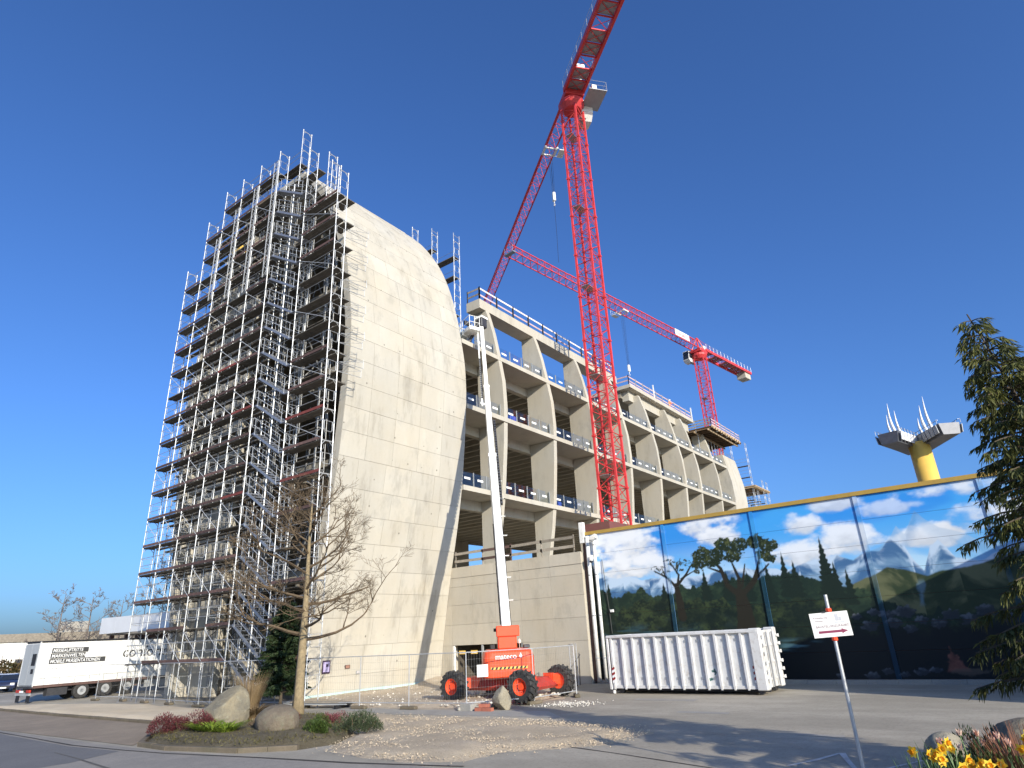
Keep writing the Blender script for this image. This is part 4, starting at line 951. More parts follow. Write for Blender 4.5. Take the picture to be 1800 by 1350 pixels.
MB().bbox((-0.3, -0.1, 0.75), (0.3, 0.12, 1.05), 0.02).build('control_panel', DSTEEL, lift, loc=K0)
# ------------------------------------------------------------------ mural hall
hall = thing('mural_hall', 'long low hall with a painted mountain landscape mural and ochre roof trim', 'building', (38, 6, 0)); HO = hall.location
MX = 31.75; MY0, MY1 = -7.0, 18.55; MZ0, MZ1 = 0.18, 7.62
MB(HO).box((MX + 0.06, MY0 - 9, 0), (60, MY1 + 0.1, 7.5)).build('hall_body', MAROON, hall)
MB(HO).box((MX - 0.10, MY0 - 1, 7.62), (MX + 0.30, MY1 + 0.14, 7.80)).build('roof_trim', GOLD, hall)
MB(HO).box((33.0, 17.6, 7.5), (40, 19.5, 8.45)).build('roof_parapet', MAROON, hall)
MB(HO).box((MX - 0.25, MY1 - 0.02, 7.2), (MX + 0.0, MY1 + 0.24, 8.35)).build('corner_post_cap', WHITE, hall)
for i in range(22): 
    y0 = MY0 + i * 1.16
    MB(HO).box((MX - 0.16, y0 + 0.006, 0), (MX + 0.05, y0 + 1.154, 0.17 + random.uniform(-0.006, 0.006))).build('base_stone', STRIPM, hall)

def nz(Y, Z, sy, sz, seed, o=4):
    """vectorised fractal noise 0..1"""
    rs = np.random.RandomState(seed); tot = np.zeros_like(Y); a = 0.5; fy, fz = sy, sz
    for k in range(o):
        T = rs.rand(64, 64); u = Y * fy + 17.3 * k; v = Z * fz + 9.1 * k
        i, j = np.floor(u).astype(int), np.floor(v).astype(int); fu, fv = u - i, v - j
        fu = fu*fu*(3-2*fu); fv = fv*fv*(3-2*fv); g = lambda p, q: T[p % 64, q % 64]
        tot += a * ((g(i, j)*(1-fu) + g(i+1, j)*fu)*(1-fv) + (g(i, j+1)*(1-fu) + g(i+1, j+1)*fu)*fv); fy *= 2.07; fz *= 2.07; a *= 0.5
    return tot / (1 - 0.5 ** o)
def pol(Y, pts):
    pts = sorted(pts); return np.interp(Y, [p[0] for p in pts], [p[1] for p in pts])
def S(x, a, b):
    t = np.clip((x - a) / (b - a), 0, 1); return t*t*(3-2*t)
def over(C, col, k):
    col = np.array(col, dtype=float); k = np.clip(k, 0, 1)[..., None]; return C * (1 - k) + (col if col.ndim > 1 else col[None, :]) * k
def mural(Y, Z):
    """the painting: colour at wall position (Y along the wall, Z up), linear RGB"""
    h = np.clip((Z - 4.4) / 3.2, 0, 1)
    C = over(np.tile(np.array([0.48, 0.70, 0.82]), (len(Y), 1)), (0.035, 0.26, 0.68), S(h, -0.1, 0.8))
    C = over(C, (0.07, 0.38, 0.76), 0.6 * S(nz(Y, Z, 0.25, 0.7, 3), 0.45, 0.6))
    cl = nz(Y, Z, 0.55, 1.1, 1, 6); cl2 = nz(Y, Z, 1.9, 3.2, 2, 5)
    def cloud(C, y, z, ry, rz, col=(0.74, 0.76, 0.75), s=1.0):
        ry *= 1.25; rz *= 1.2; s *= 0.92
        d = ((Y - y) / ry) ** 2 + ((Z - z) / rz) ** 2
        sh = 0.80 + 0.24 * S((Z - z) / rz + (cl2 - .5) * 1.8, -0.9, 0.5); C2 = np.array(col)[None, :] * sh[:, None] * np.array([1.0, 1.0, 1.02])[None, :]; return over(C, C2, s * S(1.25 - d + (cl - 0.5) * 2.2 + (cl2 - .5) * 1.5, 0.1, 1.2))
    C = cloud(C, 17.3, 6.6, 2.3, 1.6); C = cloud(C, 17.8, 5.8, 2.2, 1.2); C = cloud(C, 15.6, 6.9, 0.9, 0.7, s=.8); C = cloud(C, 15.0, 5.6, 1.3, 0.6)
    C = cloud(C, 11.2, 7.35, 1.2, 0.55); C = cloud(C, 10.9, 6.8, 0.8, 0.5); C = cloud(C, 7.1, 6.7, 0.75, 0.38); C = cloud(C, 5.4, 7.45, 0.9, 0.32, s=.8)
    C = cloud(C, 5.3, 5.85, 1.1, 0.55); C = cloud(C, 7.6, 5.4, 1.6, 0.45); C = cloud(C, 3.3, 6.9, 1.0, 0.3, s=.6); C = cloud(C, 2.2, 5.7, 1.0, 0.5); C = cloud(C, 0.0, 7.35, 2.2, 0.3, s=.9); C = cloud(C, -0.5, 6.2, 2.0, 0.6); C = cloud(C, -4, 6.8, 2.0, 0.6)
    rid = lambda y, z, seed: nz(y, z, 1.6, 0.9, seed, 5)
    def range_(C, ridge, c0, c1, snow, amp, soft=0.04, fade=None, seed=5, op=1.0):
        top = pol(Y, ridge) + (nz(Y, Y * 0, 1.5, 1, seed, 4) - 0.5) * amp
        k = S(top - Z, -soft, soft); t = rid(Y + (top - Z) * 0.8 * np.sign(np.sin(Y * 2.1)), Z * 1.6, seed + 1)
        col = np.array(c0)[None, :] * (1 - S(t, 0.35, 0.65))[:, None] + np.array(c1)[None, :] * S(t, 0.35, 0.65)[:, None]
        sn = snow * S(t + (0.55 - (top - Z)) * 0.5, 0.5, 0.78); col = col * (1 - sn[:, None]) + np.array([0.52, 0.64, 0.76])[None, :] * sn[:, None]
        if fade is not None: k = k * (1 - S(top - Z, fade[0], fade[1]))
        return over(C, col, k * op)
    C = range_(C, [(-8, 4.9), (-3, 5.4), (-1, 5.0), (0.57, 5.2), (1.04, 5.59), (1.74, 5.92), (2.15, 6.32), (2.44, 6.67), (3.03, 5.73), (3.26, 6.12), (3.62, 5.68), (4.46, 5.18), (5.2, 4.9), (6, 4.5)], (0.16, 0.30, 0.48), (0.30, 0.44, 0.58), 0.3, 0.3, fade=(0.15, 1.0), seed=31, op=0.5)
    C = range_(C, [(-8, 5.2), (-5, 4.4), (-2, 5.1), (-0.27, 4.88), (0.77, 4.45), (1.48, 4.63), (1.89, 5.36), (2.24, 5.17), (2.68, 4.19), (2.9, 4.55), (3.14, 5.27), (3.58, 5.68), (4.11, 5.26), (4.68, 5.21), (5.2, 4.9), (5.82, 5.21), (6.81, 5.06), (8.1, 4.81), (10.2, 5.01), (13.1, 4.87), (15.3, 4.97), (16.1, 5.13), (16.8, 5.1), (17.65, 5.41), (18.35, 5.62), (19, 5.6)], (0.055, 0.14, 0.28), (0.17, 0.30, 0.44), 0.9, 0.22, seed=41)
    C = range_(C, [(-8, 5.0), (-4, 4.3), (-0.4, 4.65), (0.79, 4.34), (1.59, 4.2), (2.61, 4.07), (3.36, 4.37), (3.98, 4.43), (4.92, 4.16), (5.94, 3.65), (7, 3.2), (19, 3.2)], (0.028, 0.045, 0.022), (0.12, 0.13, 0.065), 0.0, 0.2, seed=51)
    # forest, darkening layers
    tex = nz(Y, Z, 3.2, 3.0, 61, 6)
    def leafy(C, top, c0, c1, seed, amp=0.5):
        tp = top + (nz(Y, Z * 0.3, 2.4, 1, seed, 5) - 0.5) * amp; t = nz(Y, Z, 3.0, 3.4, seed + 1, 6)
        f2 = nz(Y, Z, 11, 13, seed + 2, 4); lump = nz(Y, Z, 1.1, 1.4, seed + 3, 3); k = np.clip(0.75 * S(t * .55 + f2 * .45, .36, .7) * (0.35 + 1.2 * S(lump, .35, .7)), 0, 1)
        col = np.array(c0)[None, :] * (1 - k)[:, None] + np.array(c1)[None, :] * k[:, None]
        return over(C, col, S(tp + (f2 - .5) * .12 - Z, -0.03, 0.05))
    C = leafy(C, pol(Y, [(-8, 2.5), (3.0, 2.6), (4.3, 3.1), (5.4, 3.9), (6.7, 4.3), (7.6, 4.55), (10.2, 4.6), (11.7, 4.5), (13.2, 4.35), (14.75, 4.2), (15.7, 4.55), (16.75, 4.1), (17.7, 4.55), (19, 4.6)]), (0.012, 0.026, 0.018), (0.035, 0.06, 0.03), 71, 0.7)
    def spruce(C, y, zt, zb, hw, c=(0.010, 0.020, 0.014), see=0.0):
        t = np.clip((zt - Z) / (zt - zb), 0, 1.2); saw = 0.62 + 0.38 * np.abs(((Z * 4.2 + 0.35 * np.sin(Y * 9)) % 1) * 2 - 1)
        w = hw * t * saw * (0.75 + 0.5 * nz(Y, Z, 4, 4, 81, 3)); k = S(w - np.abs(Y - y), -0.015, 0.03) * (Z < zt) * (Z > zb)
        return over(C, c, k * (1 - see))
    for a in [(18.25, 6.1, 3.2, 0.7), (8.16, 5.6, 3.6, 0.42), (7.73, 5.2, 3.5, 0.45), (6.4, 6.1, 3.1, 0.62), (6.05, 5.0, 3.2, 0.4), (5.6, 4.65, 3.1, 0.34), (8.95, 5.15, 3.3, 0.45), (12.0, 5.2, 3.7, 0.4), (10.9, 5.0, 3.6, 0.5), (9.9, 4.95, 3.5, 0.4), (4.75, 4.0, 2.8, 0.3), (17.4, 5.0, 3.4, 0.4), (14.2, 4.7, 3.5, 0.4)]:
        C = spruce(C, *a)
    C = leafy(C, pol(Y, [(-8, 1.6), (4, 2.2), (6, 3.1), (8, 3.5), (10, 3.4), (12.5, 3.75), (14, 3.9), (16, 3.8), (17, 3.3), (19, 3.6)]), (0.008, 0.016, 0.012), (0.04, 0.058, 0.024), 91, 0.8)
    C = over(C, (0.03, 0.05, 0.05), 0.5 * S(nz(Y, Z, 1.2, 3, 93, 4), 0.5, 0.7) * S(3.2 - Z, 0, 0.6) * S(Y - 10, 0, 2))
    def stroke(C, pts, w0, w1, col):
        for i in range(len(pts) - 1):
            (ay, az), (by, bz) = pts[i], pts[i+1]; dy, dz = by - ay, bz - az
            t = np.clip(((Y - ay) * dy + (Z - az) * dz) / (dy*dy + dz*dz), 0, 1); d = np.hypot(Y - ay - t * dy, Z - az - t * dz)
            u = (i + t) / (len(pts) - 1); w = w0 + (w1 - w0) * u; C = over(C, col, S(w * (0.8 + 0.4 * tex) - d, -0.012, 0.02))
        return C
    bark = (0.022, 0.020, 0.013)
    for pts, a, b in [([(10.3, 2.3), (10.3, 3.3), (10.35, 3.9)], .45, .24), ([(10.35, 3.8), (10.9, 4.3), (11.1, 5.1), (11.5, 5.6)], .16, .05), ([(10.4, 3.8), (10.3, 4.6), (10.5, 5.3)], .12, .05), ([(10.3, 3.8), (9.6, 4.4), (9.3, 5.0), (9.1, 5.6)], .15, .05), ([(11.0, 4.9), (11.7, 5.2)], .07, .04), ([(9.5, 4.5), (8.8, 5.1)], .08, .04), ([(10.2, 4.2), (9.9, 5.2)], .07, .03),
                      ([(13.4, 3.0), (13.45, 3.9), (13.5, 4.5)], .22, .13), ([(13.5, 4.4), (13.9, 4.9), (14.6, 5.3)], .09, .03), ([(13.45, 4.4), (13.3, 5.0), (13.7, 5.7)], .08, .03), ([(13.45, 4.5), (12.9, 5.0), (12.5, 5.5)], .08, .03), ([(13.2, 4.8), (12.3, 5.2)], .05, .02), ([(14.0, 4.9), (14.2, 5.5)], .04, .02), ([(13.4, 5.1), (13.1, 5.8)], .04, .02)]:
        C = stroke(C, pts, a, b, bark)
    lf = nz(Y, Z, 5.5, 6.5, 101, 6)
    for (y, z, r) in [(11.9, 5.85, .55), (11.4, 5.55, .5), (12.2, 5.4, .35), (10.8, 6.2, .5), (10.3, 5.95, .5), (9.95, 6.1, .45), (10.5, 5.6, .4), (9.15, 6.15, .5), (8.75, 5.95, .45), (8.4, 5.9, .3), (8.7, 5.35, .28), (9.0, 5.6, .3), (11.2, 5.9, .4)]:
        d = np.hypot((Y - y) / r, (Z - z) / (r * 0.72)); k = S(1.05 - d + (lf - 0.5) * 1.1, 0.0, 0.14)
        fl2 = nz(Y, Z, 14, 15, 103, 4); C = over(C, (0.014, 0.024, 0.011), k); C = over(C, (0.075, 0.09, 0.03), k * S(lf * .5 + fl2 * .5 + (Z - z) * 0.22, 0.5, 0.72)); C = over(C, (0.16, 0.30, 0.52), 0.55 * k * S(fl2, .66, .74))
    for (y, z, r) in [(14.5, 5.35, .35), (13.7, 5.7, .4), (12.7, 5.5, .4), (12.3, 5.2, .35), (14.0, 5.3, .4), (13.2, 5.4, .4)]:
        d = np.hypot((Y - y) / r, (Z - z) / (r * 0.7)); k = S(1.0 - d + (lf - 0.5) * 1.6, 0.15, 0.3) * S(nz(Y, Z, 9, 9, 105, 3), 0.47, 0.58)
        C = over(C, (0.04, 0.045, 0.025), k)
    # foreground: dark bank, water, boulders
    C = over(C, (0.010, 0.013, 0.014), S(pol(Y, [(-8, 2.6), (3, 2.3), (6, 2.2), (8, 1.9), (10, 1.2), (19, 1.6)]) + (tex - .5) * .6 - Z, -0.1, 0.5))
    C = over(C, (0.075, 0.16, 0.19), 0.85 * S(nz(Y, Z, 0.7, 6, 111, 4), 0.42, 0.62) * S(1.95 - Z, 0, .35) * S(Z - 1.25, 0, .2) * S(9.2 - Y, 0, .5) * S(Y - 6.9, 0, .8))
    C = over(C, (0.03, 0.08, 0.10), 0.6 * S(nz(Y, Z, 0.8, 6, 113, 4), 0.5, 0.65) * S(2.9 - Z, 0, .5) * S(Y - 12, 0, 2))
    C = over(C, (0.13, 0.23, 0.30), 0.6 * S(0.16 + (tex - .5) * .3 - np.abs(Y - 3.0 + 0.2 * (Z - 3.3)), 0, 0.12) * S(4.0 - Z, 0, .3) * S(Z - 2.8, 0, .3)); 
    rs = np.random.RandomState(5); R = [(4.41, 2.63, .35), (3.77, 2.71, .45), (3.24, 2.35, .3), (4.28, 2.3, .38), (5.15, 2.22, .4), (2.69, 2.22, .35), (3.72, 2.05, .3), (2.2, 2.5, .4), (1.6, 2.3, .4), (1.0, 2.6, .45), (5.6, 2.6, .25), (4.9, 2.75, .25), (6.2, 2.35, .3), (6.7, .3, .22), (4.9, .47, .25), (3.7, .45, .28), (3.2, .5, .22), (4.3, .35, .2), (5.5, .3, .3), (0.3, 2.3, .4)]
    for (y, z, r) in R:
        d = np.hypot((Y - y) / r, (Z - z) / (r * 0.6)) + 0.25 * np.abs(np.sin(3 * np.arctan2(Z - z, Y - y) + y * 5)); tx2 = nz(Y, Z, 7, 8, 121, 5); k = S(1.05 - d + (tx2 - .5) * .7, 0, 0.12); t = S((Z - z) / r + (Y - y) / r * .4 + (tx2 - .5) * 1.8, -0.1, 1.0)
        C = over(C, np.array([0.03, 0.036, 0.045])[None, :] * (1 - t)[:, None] + np.array([0.12, 0.135, 0.155])[None, :] * t[:, None], k * .85)
    tx3 = nz(Y, Z, 6, 6, 131, 5); w = 0.52 * (1.32 - Z) / 1.0 + (tx3 - .5) * .25
    C = over(C, np.array([0.10, 0.04, 0.03])[None, :] * (0.5 + 1.4 * tx3)[:, None] * 1.5, 0.9 * S(w - np.abs(Y - 2.5 - 0.12 * (Z - .8)), 0, .1) * S(Z - 0.38, 0, .12))
    C = over(C, (0.11, 0.085, 0.065), 0.7 * S(1 - np.hypot((Y - 2.1) / 0.7, (Z - 0.42) / 0.16) + (tx3 - .5), 0, .4))
    return np.clip(C, 0, 1)
MUR, _nt, _b = newmat('mural_paint')
at_ = _nt.nodes.new('ShaderNodeVertexColor'); at_.layer_name = 'paint'; _nt.links.new(at_.outputs[0], _b.inputs['Base Color']); _b.inputs['Roughness'].default_value = 0.55; _b.inputs['Specular IOR Level'].default_value = 0.25
def painted_panel(name, y0, y1, z0, z1, x, step, tint=None):
    ny, nzz = max(2, int((y1 - y0) / step)), max(2, int((z1 - z0) / step))
    yy = np.linspace(y1, y0, ny + 1); zz = np.linspace(z0, z1, nzz + 1); YY, ZZ = np.meshgrid(yy, zz); C = mural(YY.ravel(), ZZ.ravel())
    if tint: C = C * tint[0] + np.array(tint[1])[None, :]
    vs = [(x - HO.x, y - HO.y, z - HO.z) for y, z in zip(YY.ravel(), ZZ.ravel())]; w = ny + 1; nf = w * (nzz + 1)
    fs = [(j*w+i, j*w+i+1, (j+1)*w+i+1, (j+1)*w+i) for j in range(nzz) for i in range(ny)]
    e = 0.05   # turned-back edges
    ex = [(x + e - HO.x, y1 - HO.y, z0), (x + e - HO.x, y0 - HO.y, z0), (x + e - HO.x, y0 - HO.y, z1), (x + e - HO.x, y1 - HO.y, z1)]
    fs += [(0, nf, nf + 1, ny), (ny, nf + 1, nf + 2, nf - 1), (nf - 1, nf + 2, nf + 3, nf - w), (nf - w, nf + 3, nf, 0)]
    me = bpy.data.meshes.new(name); me.from_pydata(vs + ex, [], fs); me.update(); me.materials.append(MUR)
    ca = me.color_attributes.new('paint', 'FLOAT_COLOR', 'POINT'); a = np.ones((nf + 4, 4), dtype=np.float32); a[:nf, :3] = C; a[nf:, :3] = C[:4] * 0 + C.mean(0); ca.data.foreach_set('color', a.ravel())
    return link(name, me, hall)
ycut = [18.52, 13.84, 9.19, 4.56, -0.06, -4.7, -7.0]; nrow = 7
for a, b in zip(ycut[:-1], ycut[1:]):
    for r in range(nrow):
        z0 = MZ0 + (MZ1 - MZ0) * r / nrow; z1 = MZ0 + (MZ1 - MZ0) * (r + 1) / nrow
        painted_panel('mural_panel', b + 0.006, a - 0.006, z0 + 0.005, z1 - 0.005, MX, 0.032 if b > -3 else 0.2)
for y in ycut[1:-1]:
    me = painted_panel('cover_strip', y - 0.09, y + 0.09, MZ0, MZ1, MX - 0.055, 0.06, (0.8, (0.0, 0.02, 0.045)))
# downpipe, dark gap strip and cables at the left corner
for y, r in ((18.36, 0.11), (17.95, 0.085)):
    p = MB(HO).tube((MX - 0.16, y, 0.1), (MX - 0.16, y, 7.55), r, 10); p.build('downpipe', WHITE, hall, True)
    for z in (1.2, 3.3, 5.4, 7.0): MB(HO).lathe((MX - 0.16, y, z), [(r + 0.012, 0), (r + 0.012, 0.06)], 10).build('pipe_clip', GREYP, hall)
MB(HO).box((MX - 0.05, 18.56, 0.1), (MX + 0.06, 18.74, 7.6)).build('corner_gap_strip', TOEB, hall)  # dark brown strip put in for the dark gap beside the podium
MB(HO).path([(MX - 0.05, 17.6, 6.2), (MX - 0.1, 17.5, 4.8), (MX - 0.05, 17.45, 3.6), (MX - 0.06, 17.4, 2.4)], 0.018, 4).build('cable', BLACK, hall)
MB(HO).box((MX - 0.14, 17.2, 3.45), (MX - 0.002, 17.36, 3.58)).build('junction_box', WHITE, hall); MB(HO).box((MX - 0.2, 17.0, 1.3), (MX - 0.002, 17.12, 1.5)).build('junction_box', GREYP, hall)
fl_ = thing('wall_floodlight', 'white floodlight on a bracket at the top left corner of the mural wall', 'floodlight', (MX - 0.2, 18.2, 7.15))
MB().tube((0.15, 0, 0), (-0.35, -0.25, 0.1), 0.03, 5).build('arm', WHITE, fl_); MB().loft([[(-0.3, -0.25, -0.02), (-0.3, -0.7, 0.12), (-0.3, -0.7, 0.34), (-0.3, -0.25, 0.2)], [(-0.62, -0.3, 0.05), (-0.62, -0.72, 0.19), (-0.62, -0.72, 0.38), (-0.62, -0.3, 0.24)]]).build('housing', WHITE, fl_)
MB().box((-0.65, -0.68, 0.08), (-0.625, -0.32, 0.24)).build('lens', LAMPW, fl_)
cm_ = thing('security_camera', 'small white security camera below the floodlight at the mural corner', 'camera', (MX - 0.2, 18.1, 6.45))
MB().tube((0.15, 0, 0), (-0.2, -0.05, 0.0), 0.03, 5).build('arm', WHITE, cm_); MB().lathe((-0.25, -0.05, -0.2), [(0.02, -0.14), (0.1, -0.08), (0.13, 0.02), (0.14, 0.1), (0.08, 0.2)], 12).build('dome', WHITE, cm_); MB().lathe((-0.25, -0.05, -0.36), [(0.01, -0.06), (0.08, -0.02), (0.1, 0.05)], 10).build('dome_glass', WGLASS, cm_)
# added unseen block beyond the right edge, shaped to cast the mural's shade
blk = thing('shade_block', 'plain unseen block added beyond the right edge to shade the mural', 'building', (27.5, -10, 0))
b = MB(blk.location).box((22.8, -17, 0), (31.7, -5.8, 7.14)); b.build('wall', MAROON, blk); MB(blk.location).box((22.7, -17.1, 7.14), (31.7, -5.7, 7.2)).build('roof_trim', GOLD, blk)

# ------------------------------------------------------------------ roll-off container
ct = thing('rolloff_container', 'white ribbed steel roll-off container standing before the mural wall', 'container', (27.9, 11.7, 0)); CO = ct.location
x0, x1, ya, yb, z0, z1 = 26.75, 29.1, 8.35, 15.05, 0.22, 2.33
MB(CO).box((x0 + 0.05, ya + 0.05, z0), (x1 - 0.05, yb - 0.05, z0 + 0.12)).build('floor', CWHITE, ct)
MB(CO).box((x0 + 0.10, ya + 0.05, z0 + 0.1), (x0 + 0.14, yb - 0.05, z1 - 0.05)).build('side_wall', CWHITE, ct); MB(CO).box((x1 - 0.14, ya + 0.05, z0 + 0.1), (x1 - 0.10, yb - 0.05, z1 - 0.05)).build('side_wall', CWHITE, ct)
MB(CO).box((x0 + 0.1, yb - 0.14, z0 + 0.1), (x1 - 0.1, yb - 0.08, z1 - 0.02)).build('front_wall', CWHITE, ct)
rib = MB().loft([[(0, -0.045, 0), (0.10, -0.045, 0), (0.10, 0.045, 0), (0, 0.045, 0)], [(0, -0.045, 2.0), (0.10, -0.045, 2.0), (0.10, 0.045, 2.0), (0, 0.045, 2.0)]]).loft([[(0.02, -0.03, -0.14), (0.10, -0.03, -0.14), (0.10, 0.03, -0.14), (0.02, 0.03, -0.14)], [(0, -0.045, 0), (0.10, -0.045, 0), (0.10, 0.045, 0), (0, 0.045, 0)]]).mesh('side_rib', CWHITE)
for i in range(12):
    y = yb - 0.22 - i * (yb - ya - 0.9) / 11
    link('side_rib', rib, ct, (x0 - CO.x, y - CO.y, z0 + 0.1)); o = link('side_rib', rib, ct, (x1 - CO.x, y - CO.y, z0 + 0.1)); o.rotation_euler = (0, 0, math.pi)
    if i < 11:
        for z in (0.55, 1.95):
            for q in (1,): MB(CO).box((x0 + 0.075, y - 0.30, z), (x0 + 0.099, y - 0.26, z + 0.10)).build('tarp_hook', GREYP, ct)
MB(CO).bbox((x0 - 0.02, ya, z1 - 0.10), (x0 + 0.16, yb, z1 + 0.02), 0.02).build('top_rail', CWHITE, ct); MB(CO).bbox((x1 - 0.16, ya, z1 - 0.10), (x1 + 0.02, yb, z1 + 0.02), 0.02).build('top_rail', CWHITE, ct)
MB(CO).bbox((x0 + 0.16, yb - 0.16, z1 - 0.10), (x1 - 0.16, yb, z1 + 0.02), 0.02).build('top_rail', CWHITE, ct)
for x in (x0, x1 - 0.42): MB(CO).bbox((x - 0.01 if x == x0 else x, ya - 0.06, z0 - 0.05), (x + 0.42, ya + 0.34, z1 + 0.06), 0.03).build('rear_post', CWHITE, ct)
MB(CO).bbox((x0, yb - 0.10, z0 - 0.05), (x0 + 0.16, yb + 0.02, z1), 0.02).build('front_post', CWHITE, ct)
for x in (x0 + 0.43, (x0 + x1) / 2 + 0.01): 
    dd = MB(CO).box((x, ya - 0.02, z0 + 0.02), (x + (x1 - x0) / 2 - 0.45, ya + 0.05, z1 - 0.03)).build('rear_door', CWHITE, ct)
    for z in (0.5, 1.1, 1.7): MB(CO).box((x, ya - 0.07, z), (x + (x1 - x0) / 2 - 0.45, ya - 0.021, z + 0.08)).build('door_rib', CWHITE, dd)
    MB(CO).tube((x + 0.35, ya - 0.10, z0 + 0.05), (x + 0.35, ya - 0.10, z1 - 0.1), 0.03, 6).build('lock_bar', GALVD, dd)
for z in (0.45, 0.75, 1.05, 1.4, 1.7, 2.0):
    MB(CO).lathe((x1 + 0.01, ya - 0.10, z), [(0.045, 0), (0.045, 0.12)], 8).box((x1 - 0.2, ya - 0.13, z + 0.02), (x1 + 0.03, ya - 0.07, z + 0.09)).build('hinge', CWHITE, ct)
    MB(CO).lathe((x0 + 0.20, ya - 0.12, z), [(0.045, 0), (0.045, 0.12)], 8).build('hinge', CWHITE, ct)
for x in (x0 + 0.75, x1 - 0.9): MB(CO).box((x, ya + 0.1, 0.06), (x + 0.12, yb + 0.1, z0 - 0.005)).build('skid_beam', DSTEEL, ct)
for y in (ya + 0.3, yb - 0.4):
    for x in (x0 + 0.3, x1 - 0.42): MB(CO).lathe((x, y, 0.11), [(0.02, 0), (0.11, 0), (0.11, 0.2), (0.02, 0.2)], 12, 'x').build('roller', DSTEEL, ct)
MB(CO).lathe((x0 + 0.12, yb - 0.12, 0.07), [(0.02, -0.07), (0.07, -0.05), (0.07, 0.05), (0.03, 0.08)], 8).build('jack_foot', WHITE, ct)
WRED = plain('warning_red', (0.25, 0.02, 0.02))
for y in (yb - 0.16, ya + 0.42):
    w = MB(CO); w2 = MB(CO)
    for i in range(6):
        za = 0.42 + i * 0.10; (w if i % 2 else w2).add([(x0 - 0.012 if y > 12 else x0 + 0.09, y, za), (x0 - 0.012 if y > 12 else x0 + 0.09, y - 0.15, za + 0.07), (x0 - 0.012 if y > 12 else x0 + 0.09, y - 0.15, za + 0.17), (x0 - 0.012 if y > 12 else x0 + 0.09, y, za + 0.10)], [(0, 1, 2, 3)])
    w.build('warning_mark', WRED, ct); w2.build('warning_mark', LETTER_W, ct)
GRN = plain('paint_splash', (0.08, 0.17, 0.15)); rnd = random.Random(4); sp = MB(CO)
for i in range(7):
    y, z, r = 10.25 + rnd.gauss(0, 0.14), 0.75 + rnd.gauss(0, 0.13), rnd.uniform(0.03, 0.08); sp.add([(x0 + 0.097, y + r*math.cos(t)*rnd.uniform(.6, 1.2), z + r*math.sin(t)*rnd.uniform(.6, 1.2)) for t in [k*0.785 for k in range(8)]], [tuple(range(8))])
sp.build('paint_splash', GRN, ct)

# ------------------------------------------------------------------ site sign on its pole
sg = thing('direction_sign', 'white site sign with a maroon arrow clamped to a galvanised pole before the mural', 'sign', (12.72, 2.66, 0))
MB().tube((0, 0, -0.05), (0, 0, 3.02), 0.030, 10).build('pole', GALV, sg)
dv = Vector((12.72, 2.66, 0)).normalized(); rv = Vector((dv.y, -dv.x, 0)); rv = (rv + dv * 0.12).normalized(); nv = Vector((-rv.y, rv.x, 0)) ; nv = -nv if nv.dot(dv) > 0 else nv
tilt = math.radians(2.5)
rx = rv * math.cos(tilt) + Vector((0, 0, 1)) * math.sin(tilt); uz = rx.cross(nv); uz = -uz if uz.z < 0 else uz
def B(u, v, d=0.0): return Vector((0, 0, 2.53)) + rx * u + uz * v + nv * (0.04 + d)
def quad3(nm, u0, u1, v0, v1, d, m, par, t=0.006):
    return MB().loft([[B(u0, v0, d), B(u1, v0, d), B(u1, v1, d), B(u0, v1, d)], [B(u0, v0, d + t), B(u1, v0, d + t), B(u1, v1, d + t), B(u0, v1, d + t)]]).build(nm, m, par)
bd_ = quad3('board', -0.33, 0.29, -0.20, 0.20, 0.0, WHITE, sg)
quad3('arrow_shaft', -0.24, 0.13, -0.135, -0.095, 0.007, LETTER_M, bd_, 0.001)
MB().add([B(0.13, -0.155, 0.0085), B(0.23, -0.115, 0.0085), B(0.13, -0.075, 0.0085)], [(0, 1, 2)]).build('arrow_head', LETTER_M, bd_)
def T3(nm, s, size, u, v, m): return text(nm, s, m, bd_, size, B(u, v, 0.0075), rx, uz, 0.0005)
GM = plain('lettering_brown', (0.24, 0.14, 0.16)); T3('line_text', 'BAUSTELLENZUFAHRT', 0.052, -0.265, -0.045, GM); T3('line_text', 'Konsolidierung', 0.036, -0.275, 0.105, GM); T3('line_text', 'Thermen', 0.036, -0.265, 0.055, GM)
LG = plain('logo_grey', (0.50, 0.51, 0.53)); quad3('logo_tower', 0.07, 0.125, 0.05, 0.16, 0.007, LG, bd_, 0.001); quad3('logo_tower', 0.13, 0.17, 0.05, 0.115, 0.007, LG, bd_, 0.001); quad3('logo_base', 0.05, 0.21, 0.02, 0.035, 0.007, LG, bd_, 0.001)
for v in (0.235, -0.235): 
    p = Vector((0, 0, 2.53 + v)); MB().lathe(p, [(0.042, -0.03), (0.05, -0.02), (0.05, 0.02), (0.042, 0.03)], 10).build('clamp', LRED, sg)
quad3('cable_tie', -0.12, -0.06, 0.19, 0.215, 0.004, DSTEEL, bd_)

